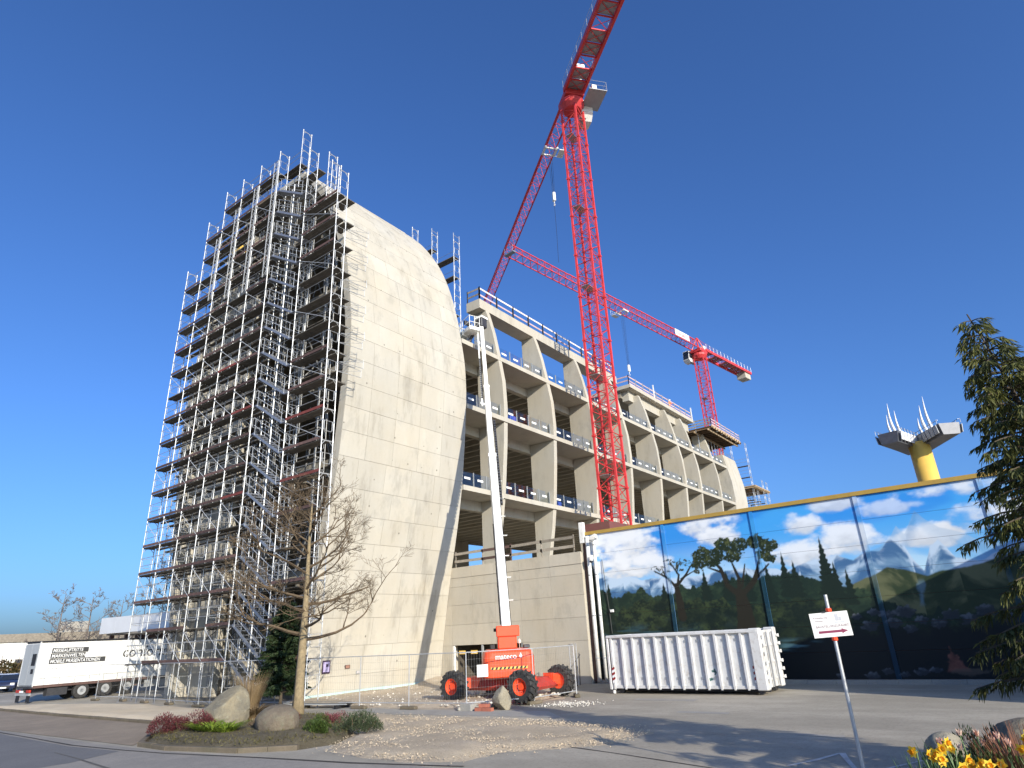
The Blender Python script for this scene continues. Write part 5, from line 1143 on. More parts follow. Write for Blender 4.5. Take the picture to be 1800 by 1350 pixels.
# ------------------------------------------------------------------ temporary site fence
WIREM = paint('fence_wire', (0.22, 0.22, 0.21), 0.5, 0.5, 0.1, 6)
wire_cache = {}
def fence_panel(a, b, label, h=1.92, feet=True, plates=()):
    a = Vector((*a, 0.12)); b = Vector((*b, 0.12)); L = (b - a).length; ang = math.atan2(b.y - a.y, b.x - a.x)
    root = thing('fence_panel', label, 'site fence', ((a.x + b.x) / 2, (a.y + b.y) / 2, 0), ang, 'temporary mesh fence panels along the building site'); H = L / 2
    for x in (-H, H): MB().tube((x, 0, 0.05), (x, 0, 0.12 + h), 0.021, 6).build('upright', GALV, root)
    for z in (0.24, 0.12 + h): MB().tube((-H, 0, z), (H, 0, z), 0.019, 6).build('rail', GALV, root)
    key = round(L, 2)
    if key not in wire_cache:
        wm = MB(); n = int(L / 0.11)
        for i in range(1, n): x = -H + L * i / n; wm.beam((x, 0, 0.25), (x, 0, 0.1 + h), 0.003, 0.003)
        for k in range(1, 7): z = 0.24 + (h - 0.12) * k / 7; wm.beam((-H, 0, z), (H, 0, z), 0.003, 0.003)
        wire_cache[key] = wm.mesh('wire_mesh', WIREM)
    o = link('wire_mesh', wire_cache[key], root); o['kind'] = 'stuff'
    if feet:
        MB().bbox((-H - 0.38, -0.12, 0), (-H + 0.38, 0.12, 0.13), 0.03).build('foot_block', STRIPM if feet == 2 else KERBM, root)
    return root
FP = [(19.1, 47.4), (19.25, 44.0), (18.95, 40.6), (18.65, 37.2), (18.3, 33.6), (18.75, 30.0), (19.35, 26.6), (19.7, 23.2), (20.05, 20.6), (20.45, 17.85)]
names = ['farthest left mesh panel before the white truck trailer', 'mesh panel before the truck trailer wheels', 'mesh panel between the truck and the leaning boulder', 'mesh panel at the foot of the scaffold lattice', 'mesh panel left of the leaning boulder', 'mesh panel behind the ornamental grass', 'mesh panel behind the small spruce', 'mesh panel before the framed lilac notice', 'mesh panel before the boom shadow on the curved wall']
for i in range(9): fence_panel(FP[i], FP[i + 1], names[i])
f1 = fence_panel((20.45, 17.85), (22.7, 16.25), 'mesh panel in front of the boom lift carrying a white board', feet=2)
MB().box((-0.95, -0.03, 1.12), (-0.50, -0.01, 1.56)).build('sign_plate', WHITE, f1); 
f1b = fence_panel((22.7, 16.25), (25.4, 15.95), 'mesh panel in front of the lift wheel nearest the container')
f1c = fence_panel((25.4, 15.95), (27.2, 17.3), 'mesh panel turning back behind the lift wheel near the container')
for (y, z, lab) in [(27.7, 1.62, 'left'), (26.75, 1.62, 'right')]:
    MB(DO).box((31.40, y - 0.25, z), (31.43, y + 0.25, z + 0.2)).build('warning_plate', YELLOW, pod); MB(DO).box((31.39, y - 0.2, z + 0.05), (31.399, y + 0.2, z + 0.13)).build('warning_print', LETTER_W, pod)
gate = thing('mesh_gate', 'open mesh gate leaning by the podium wall left of the white downpipe', 'gate', (28.6, 18.2, 0), 0.25)
for x in (0, 1.15): MB().tube((x, 0, 0.1), (x, 0, 2.0), 0.022, 5).build('upright', GALV, gate)
for z in (0.15, 2.0): MB().tube((0, 0, z), (1.15, 0, z), 0.02, 5).build('rail', GALV, gate)
wm = MB()
for i in range(1, 10): wm.beam((i * 0.115, 0, 0.15), (i * 0.115, 0, 2.0), 0.0042, 0.0042)
o = wm.build('wire_mesh', GALV, gate); o['kind'] = 'stuff'
for x in (1.5, 2.0): MB().tube((x, 0.2, 0.02), (x - 0.12, 0.1, 1.55), 0.025, 5).build('loose_tube', DSTEEL, gate)
MB().tube((0.1, 0.05, 0.9), (2.2, 0.15, 1.45), 0.02, 5).build('loose_tube', DSTEEL, gate)
# ------------------------------------------------------------------ stones, blocks and pallets
def boulder(name, label, loc, size, seed, m, rot=0.0, sharp=0.25, lean=0.0, n=3):
    me = bpy.data.meshes.new(name); bm = bmesh.new(); bmesh.ops.create_icosphere(bm, subdivisions=n + 1, radius=1.0); rs = np.random.RandomState(seed)
    planes = [(Vector(rs.normal(size=3)).normalized(), rs.uniform(0.62, 0.9)) for _ in range(14)]
    for v in bm.verts:
        p = v.co.normalized(); 
        for nrm, d in planes:
            k = p.dot(nrm)
            if k > d: p = p - nrm * (k - d) * (0.85 if sharp > 0.2 else 0.6)
        q = p * (1 + 0.10 * (fbm(p.x * 2 + seed, p.y * 2 + p.z * 1.7, seed) - 0.5) + 0.04 * (fbm(p.x * 7 + seed, p.y * 7 + p.z * 6, seed + 3) - 0.5))
        z = q.z * size[2]; v.co = (q.x * size[0] + lean * z, q.y * size[1], z)
    bmesh.ops.translate(bm, verts=bm.verts, vec=(0, 0, size[2] * 0.72)); bm.to_mesh(me); bm.free(); me.materials.append(m)
    for p in me.polygons: p.use_smooth = True
    o = link(name, me, None, loc); o.rotation_euler = (0, 0, rot); return tag(o, label, 'boulder')
def stone_mat(name, a, b, lichen):
    m, nt, bs = newmat(name); co = coords(nt, world=False); n1 = noise(nt, co, 1.6, 7, 0.65); n2 = noise(nt, co, 6, 6, 0.7); n3 = noise(nt, co, 22, 6, 0.7)
    col = ramp(nt, n1, [(0.35, a), (0.65, b)]); col = mixc(nt, ramp(nt, n2, [(0.5, 0), (0.68, 0.7)]), col, lichen); col = mixc(nt, ramp(nt, n3, [(0.3, 0.5), (0.5, 0)]), col, [x * 0.5 for x in a])
    nt.links.new(col, bs.inputs['Base Color']); bs.inputs['Roughness'].default_value = 0.92; bump(nt, bs, n2, 0.7, 0.06); return m
ST1 = stone_mat('boulder_grey_ochre', (0.15, 0.135, 0.10), (0.27, 0.225, 0.14), (0.30, 0.28, 0.20)); ST2 = stone_mat('boulder_brown', (0.13, 0.105, 0.075), (0.205, 0.165, 0.115), (0.17, 0.165, 0.11)); ST3 = stone_mat('boulder_pale', (0.27, 0.24, 0.175), (0.37, 0.325, 0.235), (0.22, 0.20, 0.15))
boulder('boulder', 'tall leaning grey and ochre boulder, highest stone in the roadside planting bed', (13.25, 22.3, 0.1), (0.62, 0.78, 0.82), 12, ST1, rot=0.9, lean=0.28, n=4)
boulder('boulder', 'broad brown humped boulder in front of the bare tree', (12.95, 19.0, 0.1), (0.55, 0.95, 0.50), 23, ST2, rot=0.2, sharp=0.1, n=4)
boulder('boulder', 'small dark stone tucked beside the leaning boulder', (12.9, 23.0, 0.1), (0.2, 0.3, 0.26), 31, ST2)
boulder('boulder', 'pale pointed boulder on the tarmac in front of the boom lift', (20.85, 16.45, 0.0), (0.36, 0.38, 0.52), 44, ST3, sharp=0.4, lean=-0.1, n=4)
boulder('boulder', 'tiny dark clod at the left tip of the pale pointed boulder', (21.0, 16.95, 0.0), (0.14, 0.16, 0.13), 47, ST2)
BRICKR = paint('red_brick', (0.36, 0.12, 0.075), 0.85, 0, 0.2, 4)
pb = thing('brick_stack', 'few red clay blocks stacked against a fence foot near the pale boulder', 'bricks', (20.3, 17.1, 0))
for i, (x, y, z, r) in enumerate([(0.0, -0.05, 0.0, 0.2), (0.02, -0.4, 0.0, 0.1), (0.06, -0.2, 0.125, 0.35)]): MB().bbox((-0.1, -0.2, 0), (0.1, 0.2, 0.12), 0.008).build('brick', BRICKR, pb, loc=(x, y, z), rot=(0, 0, r))
MB().bbox((-0.15, 0.3, 0.0), (0.2, 0.85, 0.24), 0.01).build('concrete_block', STRIPM, pb)
pl = thing('plank_stack', 'grey boards and tubes lying on the ground beside the bare tree', 'boards', (19.6, 25.6, 0), 1.75)
for i, (x, y, z, r) in enumerate([(0, 0, 0.15, 0), (0.2, 0.25, 0.15, 0.05), (-0.1, 0.1, 0.22, -0.03), (0.4, -0.2, 0.15, 0.1)]): MB().box((-1.8, -0.12, 0), (1.8, 0.12, 0.05)).build('board', GREYP if i % 2 else WOODG, pl, loc=(x, y, z), rot=(0, 0, r))
for y in (-1.2, 1.2): MB().box((y - 0.06, -0.4, 0.0), (y + 0.06, 0.5, 0.149)).build('bearer', BLACK, pl)

# ------------------------------------------------------------------ foliage
def leafmat(name, a, b, rough=0.6, trans=0.25):
    m, nt, bs = newmat(name); g = nt.nodes.new('ShaderNodeVertexColor'); g.layer_name = 'shade'
    col = mixc(nt, g.outputs[0], a, b); nt.links.new(col, bs.inputs['Base Color']); bs.inputs['Roughness'].default_value = rough; bs.inputs['Specular IOR Level'].default_value = 0.3
    if trans:
        t = nt.nodes.new('ShaderNodeBsdfTranslucent'); nt.links.new(col, t.inputs[0]); x = nt.nodes.new('ShaderNodeMixShader'); x.inputs[0].default_value = trans
        nt.links.new(bs.outputs[0], x.inputs[1]); nt.links.new(t.outputs[0], x.inputs[2]); nt.links.new(x.outputs[0], nt.nodes['Material Output'].inputs[0])
    return m
class Leaves:
    """many small faces with a per-face tint (age of the leaf)"""
    def __init__(s): s.v = []; s.f = []; s.c = []
    def blade(s, p, d, side, L, w, tint, droop=0.0):
        m = p + d * L * 0.5 - Vector((0, 0, droop * L * 0.25)); e = p + d * L - Vector((0, 0, droop * L)); n = len(s.v)
        s.v += [tuple(p), tuple(m + side * w / 2), tuple(e), tuple(m - side * w / 2)]; s.f.append((n, n + 1, n + 2, n + 3)); s.c += [tint] * 4
    def build(s, name, m, parent=None, loc=None):
        me = bpy.data.meshes.new(name); me.from_pydata(s.v, [], s.f); me.update(); me.materials.append(m)
        ca = me.color_attributes.new('shade', 'FLOAT_COLOR', 'POINT'); a = np.ones((len(s.v), 4), dtype=np.float32); a[:, :3] = np.array(s.c, dtype=np.float32)[:, None]; ca.data.foreach_set('color', a.ravel())
        return link(name, me, parent, loc)
def rv3(rnd):
    while True:
        v = Vector((rnd.uniform(-1, 1), rnd.uniform(-1, 1), rnd.uniform(-1, 1)))
        if 0.05 < v.length < 1: return v.normalized()
BARK = paint('bark_grey_brown', (0.25, 0.19, 0.105), 0.9, 0, 0.3, 7, grime=(0.10, 0.09, 0.06), bump_s=0.5)
TWIG = paint('twig_brown', (0.115, 0.08, 0.045), 0.9, 0, 0.25, 5); BARKC = paint('conifer_bark', (0.075, 0.058, 0.038), 0.95, 0, 0.3, 8, bump_s=0.5)
PALET = paint('distant_twig', (0.16, 0.13, 0.11), 0.9, 0, 0.2, 3)

def bare_tree(name, label, loc, h, r0, seed, m_trunk, m_twig, limbs=13, first=0.38, spread=3.0, depth=4, sides=(7, 4), group=None, dens=1.0, lean=(0, 0), rmin=0.0045):
    rnd = random.Random(seed); root = thing(name, label, 'tree', loc, 0, group); tr = MB(); cw = MB()
    pts = [Vector((lean[0] * t * h + 0.06 * math.sin(t * 7 + seed) * t, lean[1] * t * h + 0.06 * math.cos(t * 5 + seed) * t, t * h)) for t in [i / 10 for i in range(11)]]
    tr.path(pts, [r0 * (1 - 0.86 * (i / 10) ** 0.9) * (1.25 if i == 0 else 1) for i in range(11)], sides[0])
    def branch(p, d, L, r, lvl):
        n = 5 if lvl < 2 else 3; q = [p]; dd = d.copy()
        for i in range(n):
            dd = (dd + rv3(rnd) * 0.22 + Vector((0, 0, 0.10 if lvl else 0.13)) * (i / n + 0.2)).normalized(); q.append(q[-1] + dd * L / n)
        cw.path(q, [max(rmin, r * (1 - 0.72 * i / n)) for i in range(n + 1)], sides[1] if lvl < 2 else 3)
        if lvl < depth:
            k = int((4 if lvl == 0 else 3) * dens + rnd.random())
            for j in range(k):
                t = rnd.uniform(0.25, 1.0); i = min(n - 1, int(t * n)); base = q[i].lerp(q[i + 1], t * n - i); ax = (q[i + 1] - q[i]).normalized()
                s = rv3(rnd); s = (s - ax * s.dot(ax)).normalized(); s.z *= 0.55
                branch(base, (ax * 0.75 + s * 0.75).normalized(), L * rnd.uniform(0.38, 0.62), max(rmin, r * 0.45), lvl + 1)
    for i in range(limbs):
        t = first + (1 - first) * (i + rnd.random() * 0.6) / limbs; j = min(9, int(t * 10)); base = pts[j].lerp(pts[j + 1], t * 10 - j); a = i * 2.4 + rnd.uniform(-0.4, 0.4)
        el = 0.02 + 0.6 * (t - first) / (1 - first) ; d = Vector((math.cos(a) * math.cos(el), math.sin(a) * math.cos(el), math.sin(el)))
        branch(base, d, spread * (1.0 - 0.62 * (t - first) / (1 - first)) * rnd.uniform(0.8, 1.15), r0 * 0.42 * (1 - 0.6 * t), 0)
    tr.build('trunk', m_trunk, root, True); cw.build('crown', m_twig, root); return root
bare_tree('bare_tree', 'leafless roadside tree with a pale trunk and wide twiggy limbs before the scaffold', (15.85, 22.05, 0.1), 7.9, 0.215, 5, BARK, TWIG, limbs=20, first=0.33, spread=3.6, depth=4, dens=1.2, rmin=0.0048)
far_lab = ['bare tree far left behind the truck trailer roof', 'bare tree with upswept limbs behind the trailer roof', 'twiggy bare tree left of the white fascia building', 'tall bare tree behind the scaffold at the left']
for i, (x, y, h, s) in enumerate([(34.8, 101, 10.5, 5), (37.5, 99, 10.0, 9), (40.5, 97, 9.5, 4), (35.0, 73, 11.5, 8)]):
    bare_tree('bare_tree', far_lab[i], (x, y, 0), h, 0.2, 20 + s, PALET, PALET, limbs=11, first=0.3, spread=3.4, depth=3, sides=(5, 3), dens=1.1, group='bare trees far behind the truck', rmin=0.02)

def conifer(name, label, loc, h, rbase, seed, mat_leaf, tiers, droop, spray, cat='tree', low=0.06, dense=1.0, tiplean=(0, 0), oneside=None, w=0.03, taper=1.0):
    """trunk, whorls of boughs, needle sprays hanging from each bough"""
    rnd = random.Random(seed); root = thing(name, label, cat, loc); tr = MB(); lv = Leaves(); bo = MB()
    def axis(t): return Vector((tiplean[0] * t ** 3, tiplean[1] * t ** 3, t * h))
    tp = [axis(i / 12) for i in range(13)]; tr.path(tp, [max(0.012, h * 0.018 * (1 - t / 12.3)) for t in range(13)], 7)
    for k in range(tiers):
        t = low + (1 - low) * (k / tiers) ** 0.95; nb = rnd.choice([4, 5, 5, 6]) if t < 0.9 else 3
        for b in range(nb):
            a = 6.283 * b / nb + k * 1.3 + rnd.uniform(-0.35, 0.35); L = rbase * (1 - t) ** taper * rnd.uniform(0.7, 1.15) + 0.12
            d0 = Vector((math.cos(a), math.sin(a), 0.22 - 0.1 * droop)); p = axis(t); q = [p]; n = 6
            for i in range(n):
                dd = d0 + Vector((0, 0, -droop * 0.62 * (i / n) ** 1.5 + 0.04 * rnd.uniform(-1, 1))) ; q.append(q[-1] + dd.normalized() * L / n)
            bo.path(q, [0.016 * (1 - 0.8 * i / n) * (0.5 + L) + 0.003 for i in range(n + 1)], 3)
            ns = int(L * spray * dense) + 3; tone = rnd.uniform(0.1, 0.75)
            for s_ in range(ns):
                u = rnd.uniform(0.12, 1.0) ** 0.8; i = min(n - 1, int(u * n)); base = q[i].lerp(q[i + 1], u * n - i); ax = (q[i + 1] - q[i]).normalized()
                side = ax.cross(Vector((0, 0, 1))).normalized() * rnd.choice([-1, 1]); sd = (ax * rnd.uniform(0.3, 0.9) + side * rnd.uniform(0.2, 1.0) + Vector((0, 0, -droop * rnd.uniform(0.1, 1.1)))).normalized()
                sl = rnd.uniform(0.10, 0.26) * (0.6 + 0.5 * (1 - u)) * (1 + 0.35 * droop); up = sd.cross(ax).normalized() if sd.cross(ax).length > 1e-3 else Vector((0, 0, 1))
                for f in range(3):
                    pp = base + sd * sl * (f * 0.28); dv2 = (sd + rv3(rnd) * 0.45).normalized(); sv = dv2.cross(rv3(rnd)).normalized()
                    lv.blade(pp, dv2, sv, sl * rnd.uniform(0.5, 0.9), w * rnd.uniform(0.7, 1.3), max(0, min(1, tone + rnd.uniform(-0.25, 0.35))), droop * 0.35)
    tr.build('trunk', BARKC, root, True); bo.build('boughs', BARKC, root); lv.build('needles', mat_leaf, root); return root
CEDAR = leafmat('cedar_needles', (0.035, 0.048, 0.018), (0.19, 0.19, 0.05), trans=0.3); SPRUCE = leafmat('spruce_needles', (0.012, 0.026, 0.012), (0.055, 0.085, 0.030))
conifer('cedar_tree', 'tall drooping cedar at the right edge, its nodding top against the sky', (13.45, -1.15, 0), 7.75, 2.35, 3, CEDAR, 38, 1.0, 46, low=0.2, tiplean=(0.1, 0.5), w=0.030, taper=0.85)
conifer('spruce_tree', 'small dark spruce behind the bare tree trunk', (18.6, 27.2, 0.1), 4.5, 1.2, 8, SPRUCE, 34, 0.55, 130, low=0.13, w=0.04, taper=0.6)
conifer('cedar_tree', 'second cedar standing beyond the right edge of the view', (13.0, -4.6, 0), 6.5, 2.0, 13, CEDAR, 24, 1.0, 26, low=0.1, w=0.045)
conifer('cedar_tree', 'low cedar beyond the right edge beside the planting bed', (10.2, -3.2, 0), 4.2, 1.8, 17, CEDAR, 18, 1.0, 26, low=0.08, w=0.045)

def shrub(name, label, cat, loc, size, n, mat_leaf, seed, L=0.07, w=0.03, lump=5, group=None, up=0.6, stems=True):
    rnd = random.Random(seed); root = thing(name, label, cat, loc, 0, group); lv = Leaves(); st = MB()
    lumps = [(Vector((rnd.uniform(-.62, .62) * size[0], rnd.uniform(-.62, .62) * size[1], 0)), rnd.uniform(0.55, 1.0)) for _ in range(lump)]
    for i in range(n):
        c, k = rnd.choice(lumps); v = rv3(rnd); v.z = abs(v.z); p = c + Vector((v.x * size[0] * 0.55 * k, v.y * size[1] * 0.55 * k, v.z * size[2] * k)) * rnd.uniform(0.72, 1.03)
        d = (v + Vector((0, 0, up)) + rv3(rnd) * 0.5).normalized(); lv.blade(p, d, d.cross(rv3(rnd)).normalized(), L * rnd.uniform(0.6, 1.3), w * rnd.uniform(0.7, 1.3), rnd.random())
    if stems:
        for i in range(14): c, k = rnd.choice(lumps); st.tube((c.x * 0.5, c.y * 0.5, -0.05), (c.x + rnd.uniform(-.1, .1), c.y + rnd.uniform(-.1, .1), size[2] * k * 0.8), 0.012, 4)
        st.build('stems', TWIG, root)
    lv.build('foliage', mat_leaf, root); return root
HEATH = leafmat('heather_red', (0.05, 0.014, 0.014), (0.155, 0.038, 0.042), trans=0.1); GREENS = leafmat('box_green', (0.022, 0.045, 0.010), (0.085, 0.125, 0.025)); GREYG = leafmat('juniper_green', (0.030, 0.048, 0.022), (0.10, 0.125, 0.06))
LIME = leafmat('daylily_green', (0.13, 0.20, 0.02), (0.36, 0.46, 0.06), trans=0.35); STRAW = leafmat('dry_grass', (0.15, 0.10, 0.05), (0.33, 0.24, 0.13)); DRYB = leafmat('dry_twiggy', (0.12, 0.085, 0.05), (0.26, 0.20, 0.13)); PINKH = leafmat('heather_pink', (0.12, 0.035, 0.04), (0.32, 0.11, 0.12))
shrub('heather', 'dark red heather mound at the left tip of the roadside bed', 'shrub', (11.85, 22.5, 0.22), (0.85, 1.15, 0.62), 7500, HEATH, 1, 0.06, 0.018, 7)
shrub('heather', 'red heather behind, between the leaning and the humped boulder', 'shrub', (14.6, 21.0, 0.22), (0.5, 1.0, 0.36), 2000, HEATH, 2, 0.06, 0.018)
shrub('heather', 'pinkish heather clump right beside the bare tree trunk', 'shrub', (14.9, 18.6, 0.2), (0.4, 0.6, 0.42), 1300, PINKH, 3, 0.06, 0.02)
shrub('box_bush', 'low bright green bush right of the humped boulder', 'shrub', (13.3, 17.5, 0.18), (0.6, 0.7, 0.52), 4200, GREENS, 4, 0.06, 0.022)
shrub('juniper', 'grey green creeping juniper at the right end of the bed', 'shrub', (14.2, 16.7, 0.16), (0.75, 0.9, 0.52), 4800, GREYG, 5, 0.08, 0.016, 6)
shrub('dry_shrub', 'dry brown twiggy shrub between the two boulders', 'shrub', (13.2, 20.5, 0.18), (0.4, 0.5, 0.34), 1500, DRYB, 6, 0.08, 0.02)
def tuft(name, label, loc, n, L, w, mat_leaf, seed, spread, droop, cat='plant', segs=4, group=None):
    rnd = random.Random(seed); root = thing(name, label, cat, loc, 0, group); lv = Leaves()
    for i in range(n):
        a = rnd.uniform(0, 6.283); d = Vector((math.cos(a) * spread, math.sin(a) * spread, 1)).normalized(); p = Vector((math.cos(a), math.sin(a), 0)) * rnd.uniform(0, 0.16); l = L * rnd.uniform(0.6, 1.15); tone = rnd.random(); side = d.cross(Vector((0, 0, 1))).normalized()
        k = len(lv.v); ww = w * rnd.uniform(0.7, 1.2)
        for s_ in range(segs + 1):
            u = s_ / segs; q = p + d * l * u - Vector((0, 0, droop * l * u * u)) + Vector((math.cos(a), math.sin(a), 0)) * droop * 0.4 * l * u * u; hw = ww * (1 - u ** 2.2) / 2 + 0.001
            lv.v += [tuple(q - side * hw), tuple(q + side * hw)]; lv.c += [tone, tone]
            if s_ < segs: lv.f.append((k + 2*s_, k + 2*s_ + 1, k + 2*s_ + 3, k + 2*s_ + 2))
    lv.build('leaf_blades', mat_leaf, root); return root
for i, (x, y, lab) in enumerate([(11.95, 21.5, 'left bright green daylily tuft below the leaning boulder'), (11.85, 20.75, 'middle bright green daylily tuft below the leaning boulder'), (11.95, 20.1, 'right bright green daylily tuft near the humped boulder')]):
    tuft('daylily', lab, (x, y, 0.2), 120, 0.85, 0.055, LIME, 60 + i, 0.75, 0.45)
tuft('ornamental_grass', 'dry straw coloured ornamental grass leaning out behind the tall boulder', (14.75, 23.5, 0.1), 520, 1.85, 0.016, STRAW, 71, 0.30, 0.14, segs=5)
tuft('ornamental_grass', 'drooping dry grass skirt at the right flank of the tall boulder', (14.2, 22.3, 0.25), 420, 1.15, 0.018, STRAW, 72, 0.55, 0.5, segs=5)
# sparse ground cover on the bed
rnd = random.Random(8); gl = Leaves(); 
while len(gl.f) < 5200:
    x, y = rnd.uniform(10.5, 17), rnd.uniform(16, 25.4)
    if inside(BED, x, y) and edge_dist(BED, x, y) > 0.12: 
        d = (rv3(rnd) + Vector((0, 0, 0.8))).normalized(); gl.blade(Vector((x, y, 0.16 + 0.1 * min(1, edge_dist(BED, x, y)))), d, d.cross(rv3(rnd)).normalized(), rnd.uniform(0.05, 0.14), 0.02, rnd.random())
o = gl.build('ground_cover', leafmat('moss_and_leaves', (0.07, 0.06, 0.02), (0.17, 0.15, 0.05))); tag(o, kind='stuff')
# ------------------------------------------------------------------ raised flower bed at the lower right
RB = [(6.0, 1.25), (7.2, 1.45), (8.6, 1.15), (9.3, 0.2), (9.3, -3.2), (5.6, -3.2)]
heap('flower_mound', RB, lambda x, y: 1.12 + 0.12 * fbm(x * 2, y * 2, 41), SOILM, 0.12, ragged=0.05, fall=0.55)
PETAL = leafmat('daffodil_petal', (0.80, 0.52, 0.02), (0.90, 0.66, 0.08), trans=0.3); CORONA = leafmat('daffodil_cup', (0.80, 0.33, 0.01), (0.85, 0.42, 0.02), trans=0.2); STEMG = leafmat('daffodil_leaf', (0.05, 0.11, 0.04), (0.16, 0.25, 0.11), trans=0.2); TULIP = leafmat('tulip_petal', (0.55, 0.22, 0.16), (0.80, 0.62, 0.48), trans=0.3)
def daffodils(label, loc, heads, seed, h=0.42):
    rnd = random.Random(seed); root = thing('daffodil_clump', label, 'flowers', loc, 0, 'daffodil clumps in the raised bed'); gl = Leaves()
    for i in range(len(heads) * 5 + 14):
        a = rnd.uniform(0, 6.28); d = (Vector((math.cos(a) * 0.28, math.sin(a) * 0.28, 1))).normalized(); p = Vector((rnd.uniform(-.14, .14), rnd.uniform(-.14, .14), -0.12)); s = d.cross(rv3(rnd)).normalized(); L = h * rnd.uniform(0.8, 1.25) + 0.1
        gl.blade(p, d, s, L, 0.016, rnd.random(), 0.05)
    gl.build('leaf_blades', STEMG, root)
    for (x, y, z, ya) in heads:
        pe = Leaves(); co = Leaves(); st = MB(); c = Vector((x, y, z)); f = Vector((math.cos(ya), math.sin(ya), rnd.uniform(-0.25, 0.2))).normalized(); u = f.cross(Vector((0, 0, 1))).normalized(); v = u.cross(f)
        st.path([(x * 0.5, y * 0.5, -0.1), (x * 0.8, y * 0.8, z * 0.55), (x - f.x * 0.04, y - f.y * 0.04, z + 0.01), tuple(c - f * 0.015)], 0.005, 4)
        for k in range(6):
            t = k * 1.047 + rnd.uniform(-.1, .1); d = (u * math.cos(t) + v * math.sin(t) + f * 0.25).normalized(); pe.blade(c, d, d.cross(f).normalized(), 0.052, 0.032, rnd.random())
        for k in range(8):
            t = k * 0.785; d = (u * math.cos(t) * 0.45 + v * math.sin(t) * 0.45 + f).normalized(); s = (v * math.cos(t) - u * math.sin(t)); co.blade(c + (u * math.cos(t) + v * math.sin(t)) * 0.008, d, s, 0.034, 0.022, rnd.random())
        fl = pe.build('flower', PETAL, root); co.build('cup', CORONA, fl); st.build('stem', GREENST, root)
GREENST = plain('stem_green', (0.10, 0.17, 0.06))
rnd = random.Random(31)
def hd(n, sp, z0, z1, face=3.3): return [(rnd.uniform(-sp, sp), rnd.uniform(-sp, sp), rnd.uniform(z0, z1), face + rnd.uniform(-1.0, 1.0)) for _ in range(n)]
daffodils('daffodil clump at the left tip of the raised bed', (6.78, 0.92, 1.15), hd(8, 0.15, 0.36, 0.48), 1)
daffodils('daffodil clump lowest in the middle of the raised bed', (6.70, 0.52, 1.13), hd(9, 0.17, 0.33, 0.42), 2)
daffodils('daffodil clump at the right edge of the view', (6.85, 0.14, 1.22), hd(4, 0.12, 0.40, 0.52), 3)
daffodils('daffodil pair behind the left clump', (6.95, 0.72, 1.22), hd(3, 0.09, 0.36, 0.44), 4)
def tulips(label, loc, n, seed):
    rnd = random.Random(seed); root = thing('tulip_group', label, 'flowers', loc, 0, 'pale pink tulips in the raised bed')
    lv = Leaves()
    for i in range(n * 3): a = rnd.uniform(0, 6.28); d = Vector((math.cos(a) * .6, math.sin(a) * .6, .8)).normalized(); lv.blade(Vector((0, 0, 0)), d, d.cross(Vector((0, 0, 1))).normalized(), 0.2, 0.04, rnd.random(), 0.3)
    lv.build('leaf_blades', STEMG, root)
    for i in range(n):
        x, y, z = rnd.uniform(-.09, .09), rnd.uniform(-.09, .09), rnd.uniform(0.2, 0.3); t = Leaves(); c = Vector((x, y, z)); MB().tube((x * .6, y * .6, -0.05), (x, y, z), 0.005, 4).build('stem', GREENST, root)
        for k in range(6):
            a = k * 1.047; d = Vector((math.cos(a) * 0.3, math.sin(a) * 0.3, 1)).normalized(); t.blade(c + Vector((math.cos(a), math.sin(a), 0)) * 0.008, d, Vector((-math.sin(a), math.cos(a), 0)), 0.06, 0.03, rnd.random())
        t.build('flower', TULIP, root)
tulips('pale pink tulips before the light stones at the left', (7.35, 0.78, 1.28), 3, 5); tulips('pale pink tulips in the middle of the raised bed', (7.4, 0.62, 1.33), 3, 6); tulips('pale pink tulips left of the brown stalks', (7.4, 0.44, 1.34), 4, 7)
shrub('creeping_shrub', 'olive green creeping shrub in the middle of the raised bed', 'shrub', (7.25, 0.52, 1.1), (0.42, 0.52, 0.48), 5200, GREENS, 81, 0.05, 0.016, 8)
shrub('dwarf_pine', 'dark rounded dwarf pine at the top of the raised bed', 'shrub', (8.1, 0.62, 1.15), (0.30, 0.30, 0.46), 3600, SPRUCE, 82, 0.05, 0.012, 5)
shrub('groundcover_shrub', 'low green shrub at the left shoulder of the raised bed', 'shrub', (7.6, 0.88, 1.05), (0.35, 0.3, 0.36), 2600, GREYG, 83, 0.05, 0.014, 6)
STALK = leafmat('brown_stalk', (0.13, 0.055, 0.03), (0.34, 0.15, 0.08)); tuft('stalk_clump', 'upright clump of reddish brown dry stalks at the right edge', (7.2, 0.28, 1.1), 420, 0.62, 0.012, STALK, 84, 0.38, 0.05, segs=3)
tuft('stalk_clump', 'low brown stalk clump below the reddish stalks', (6.85, 0.33, 1.08), 260, 0.42, 0.012, STALK, 86, 0.6, 0.12, segs=3)
boulder('boulder', 'rounded grey boulder at the right edge behind the brown stalks', (8.1, 0.28, 1.05), (0.36, 0.34, 0.40), 51, ST2, sharp=0.15)
boulder('boulder', 'pale flat stone behind the tulips at the left of the raised bed', (8.05, 0.88, 1.08), (0.22, 0.26, 0.28), 53, ST3)
boulder('boulder', 'small round pebbly stone between the daffodil clumps', (6.95, 0.70, 1.1), (0.14, 0.15, 0.17), 55, ST3, sharp=0.15)
boulder('boulder', 'small light stone left of the tulips', (7.6, 1.04, 1.12), (0.12, 0.14, 0.13), 57, ST3)

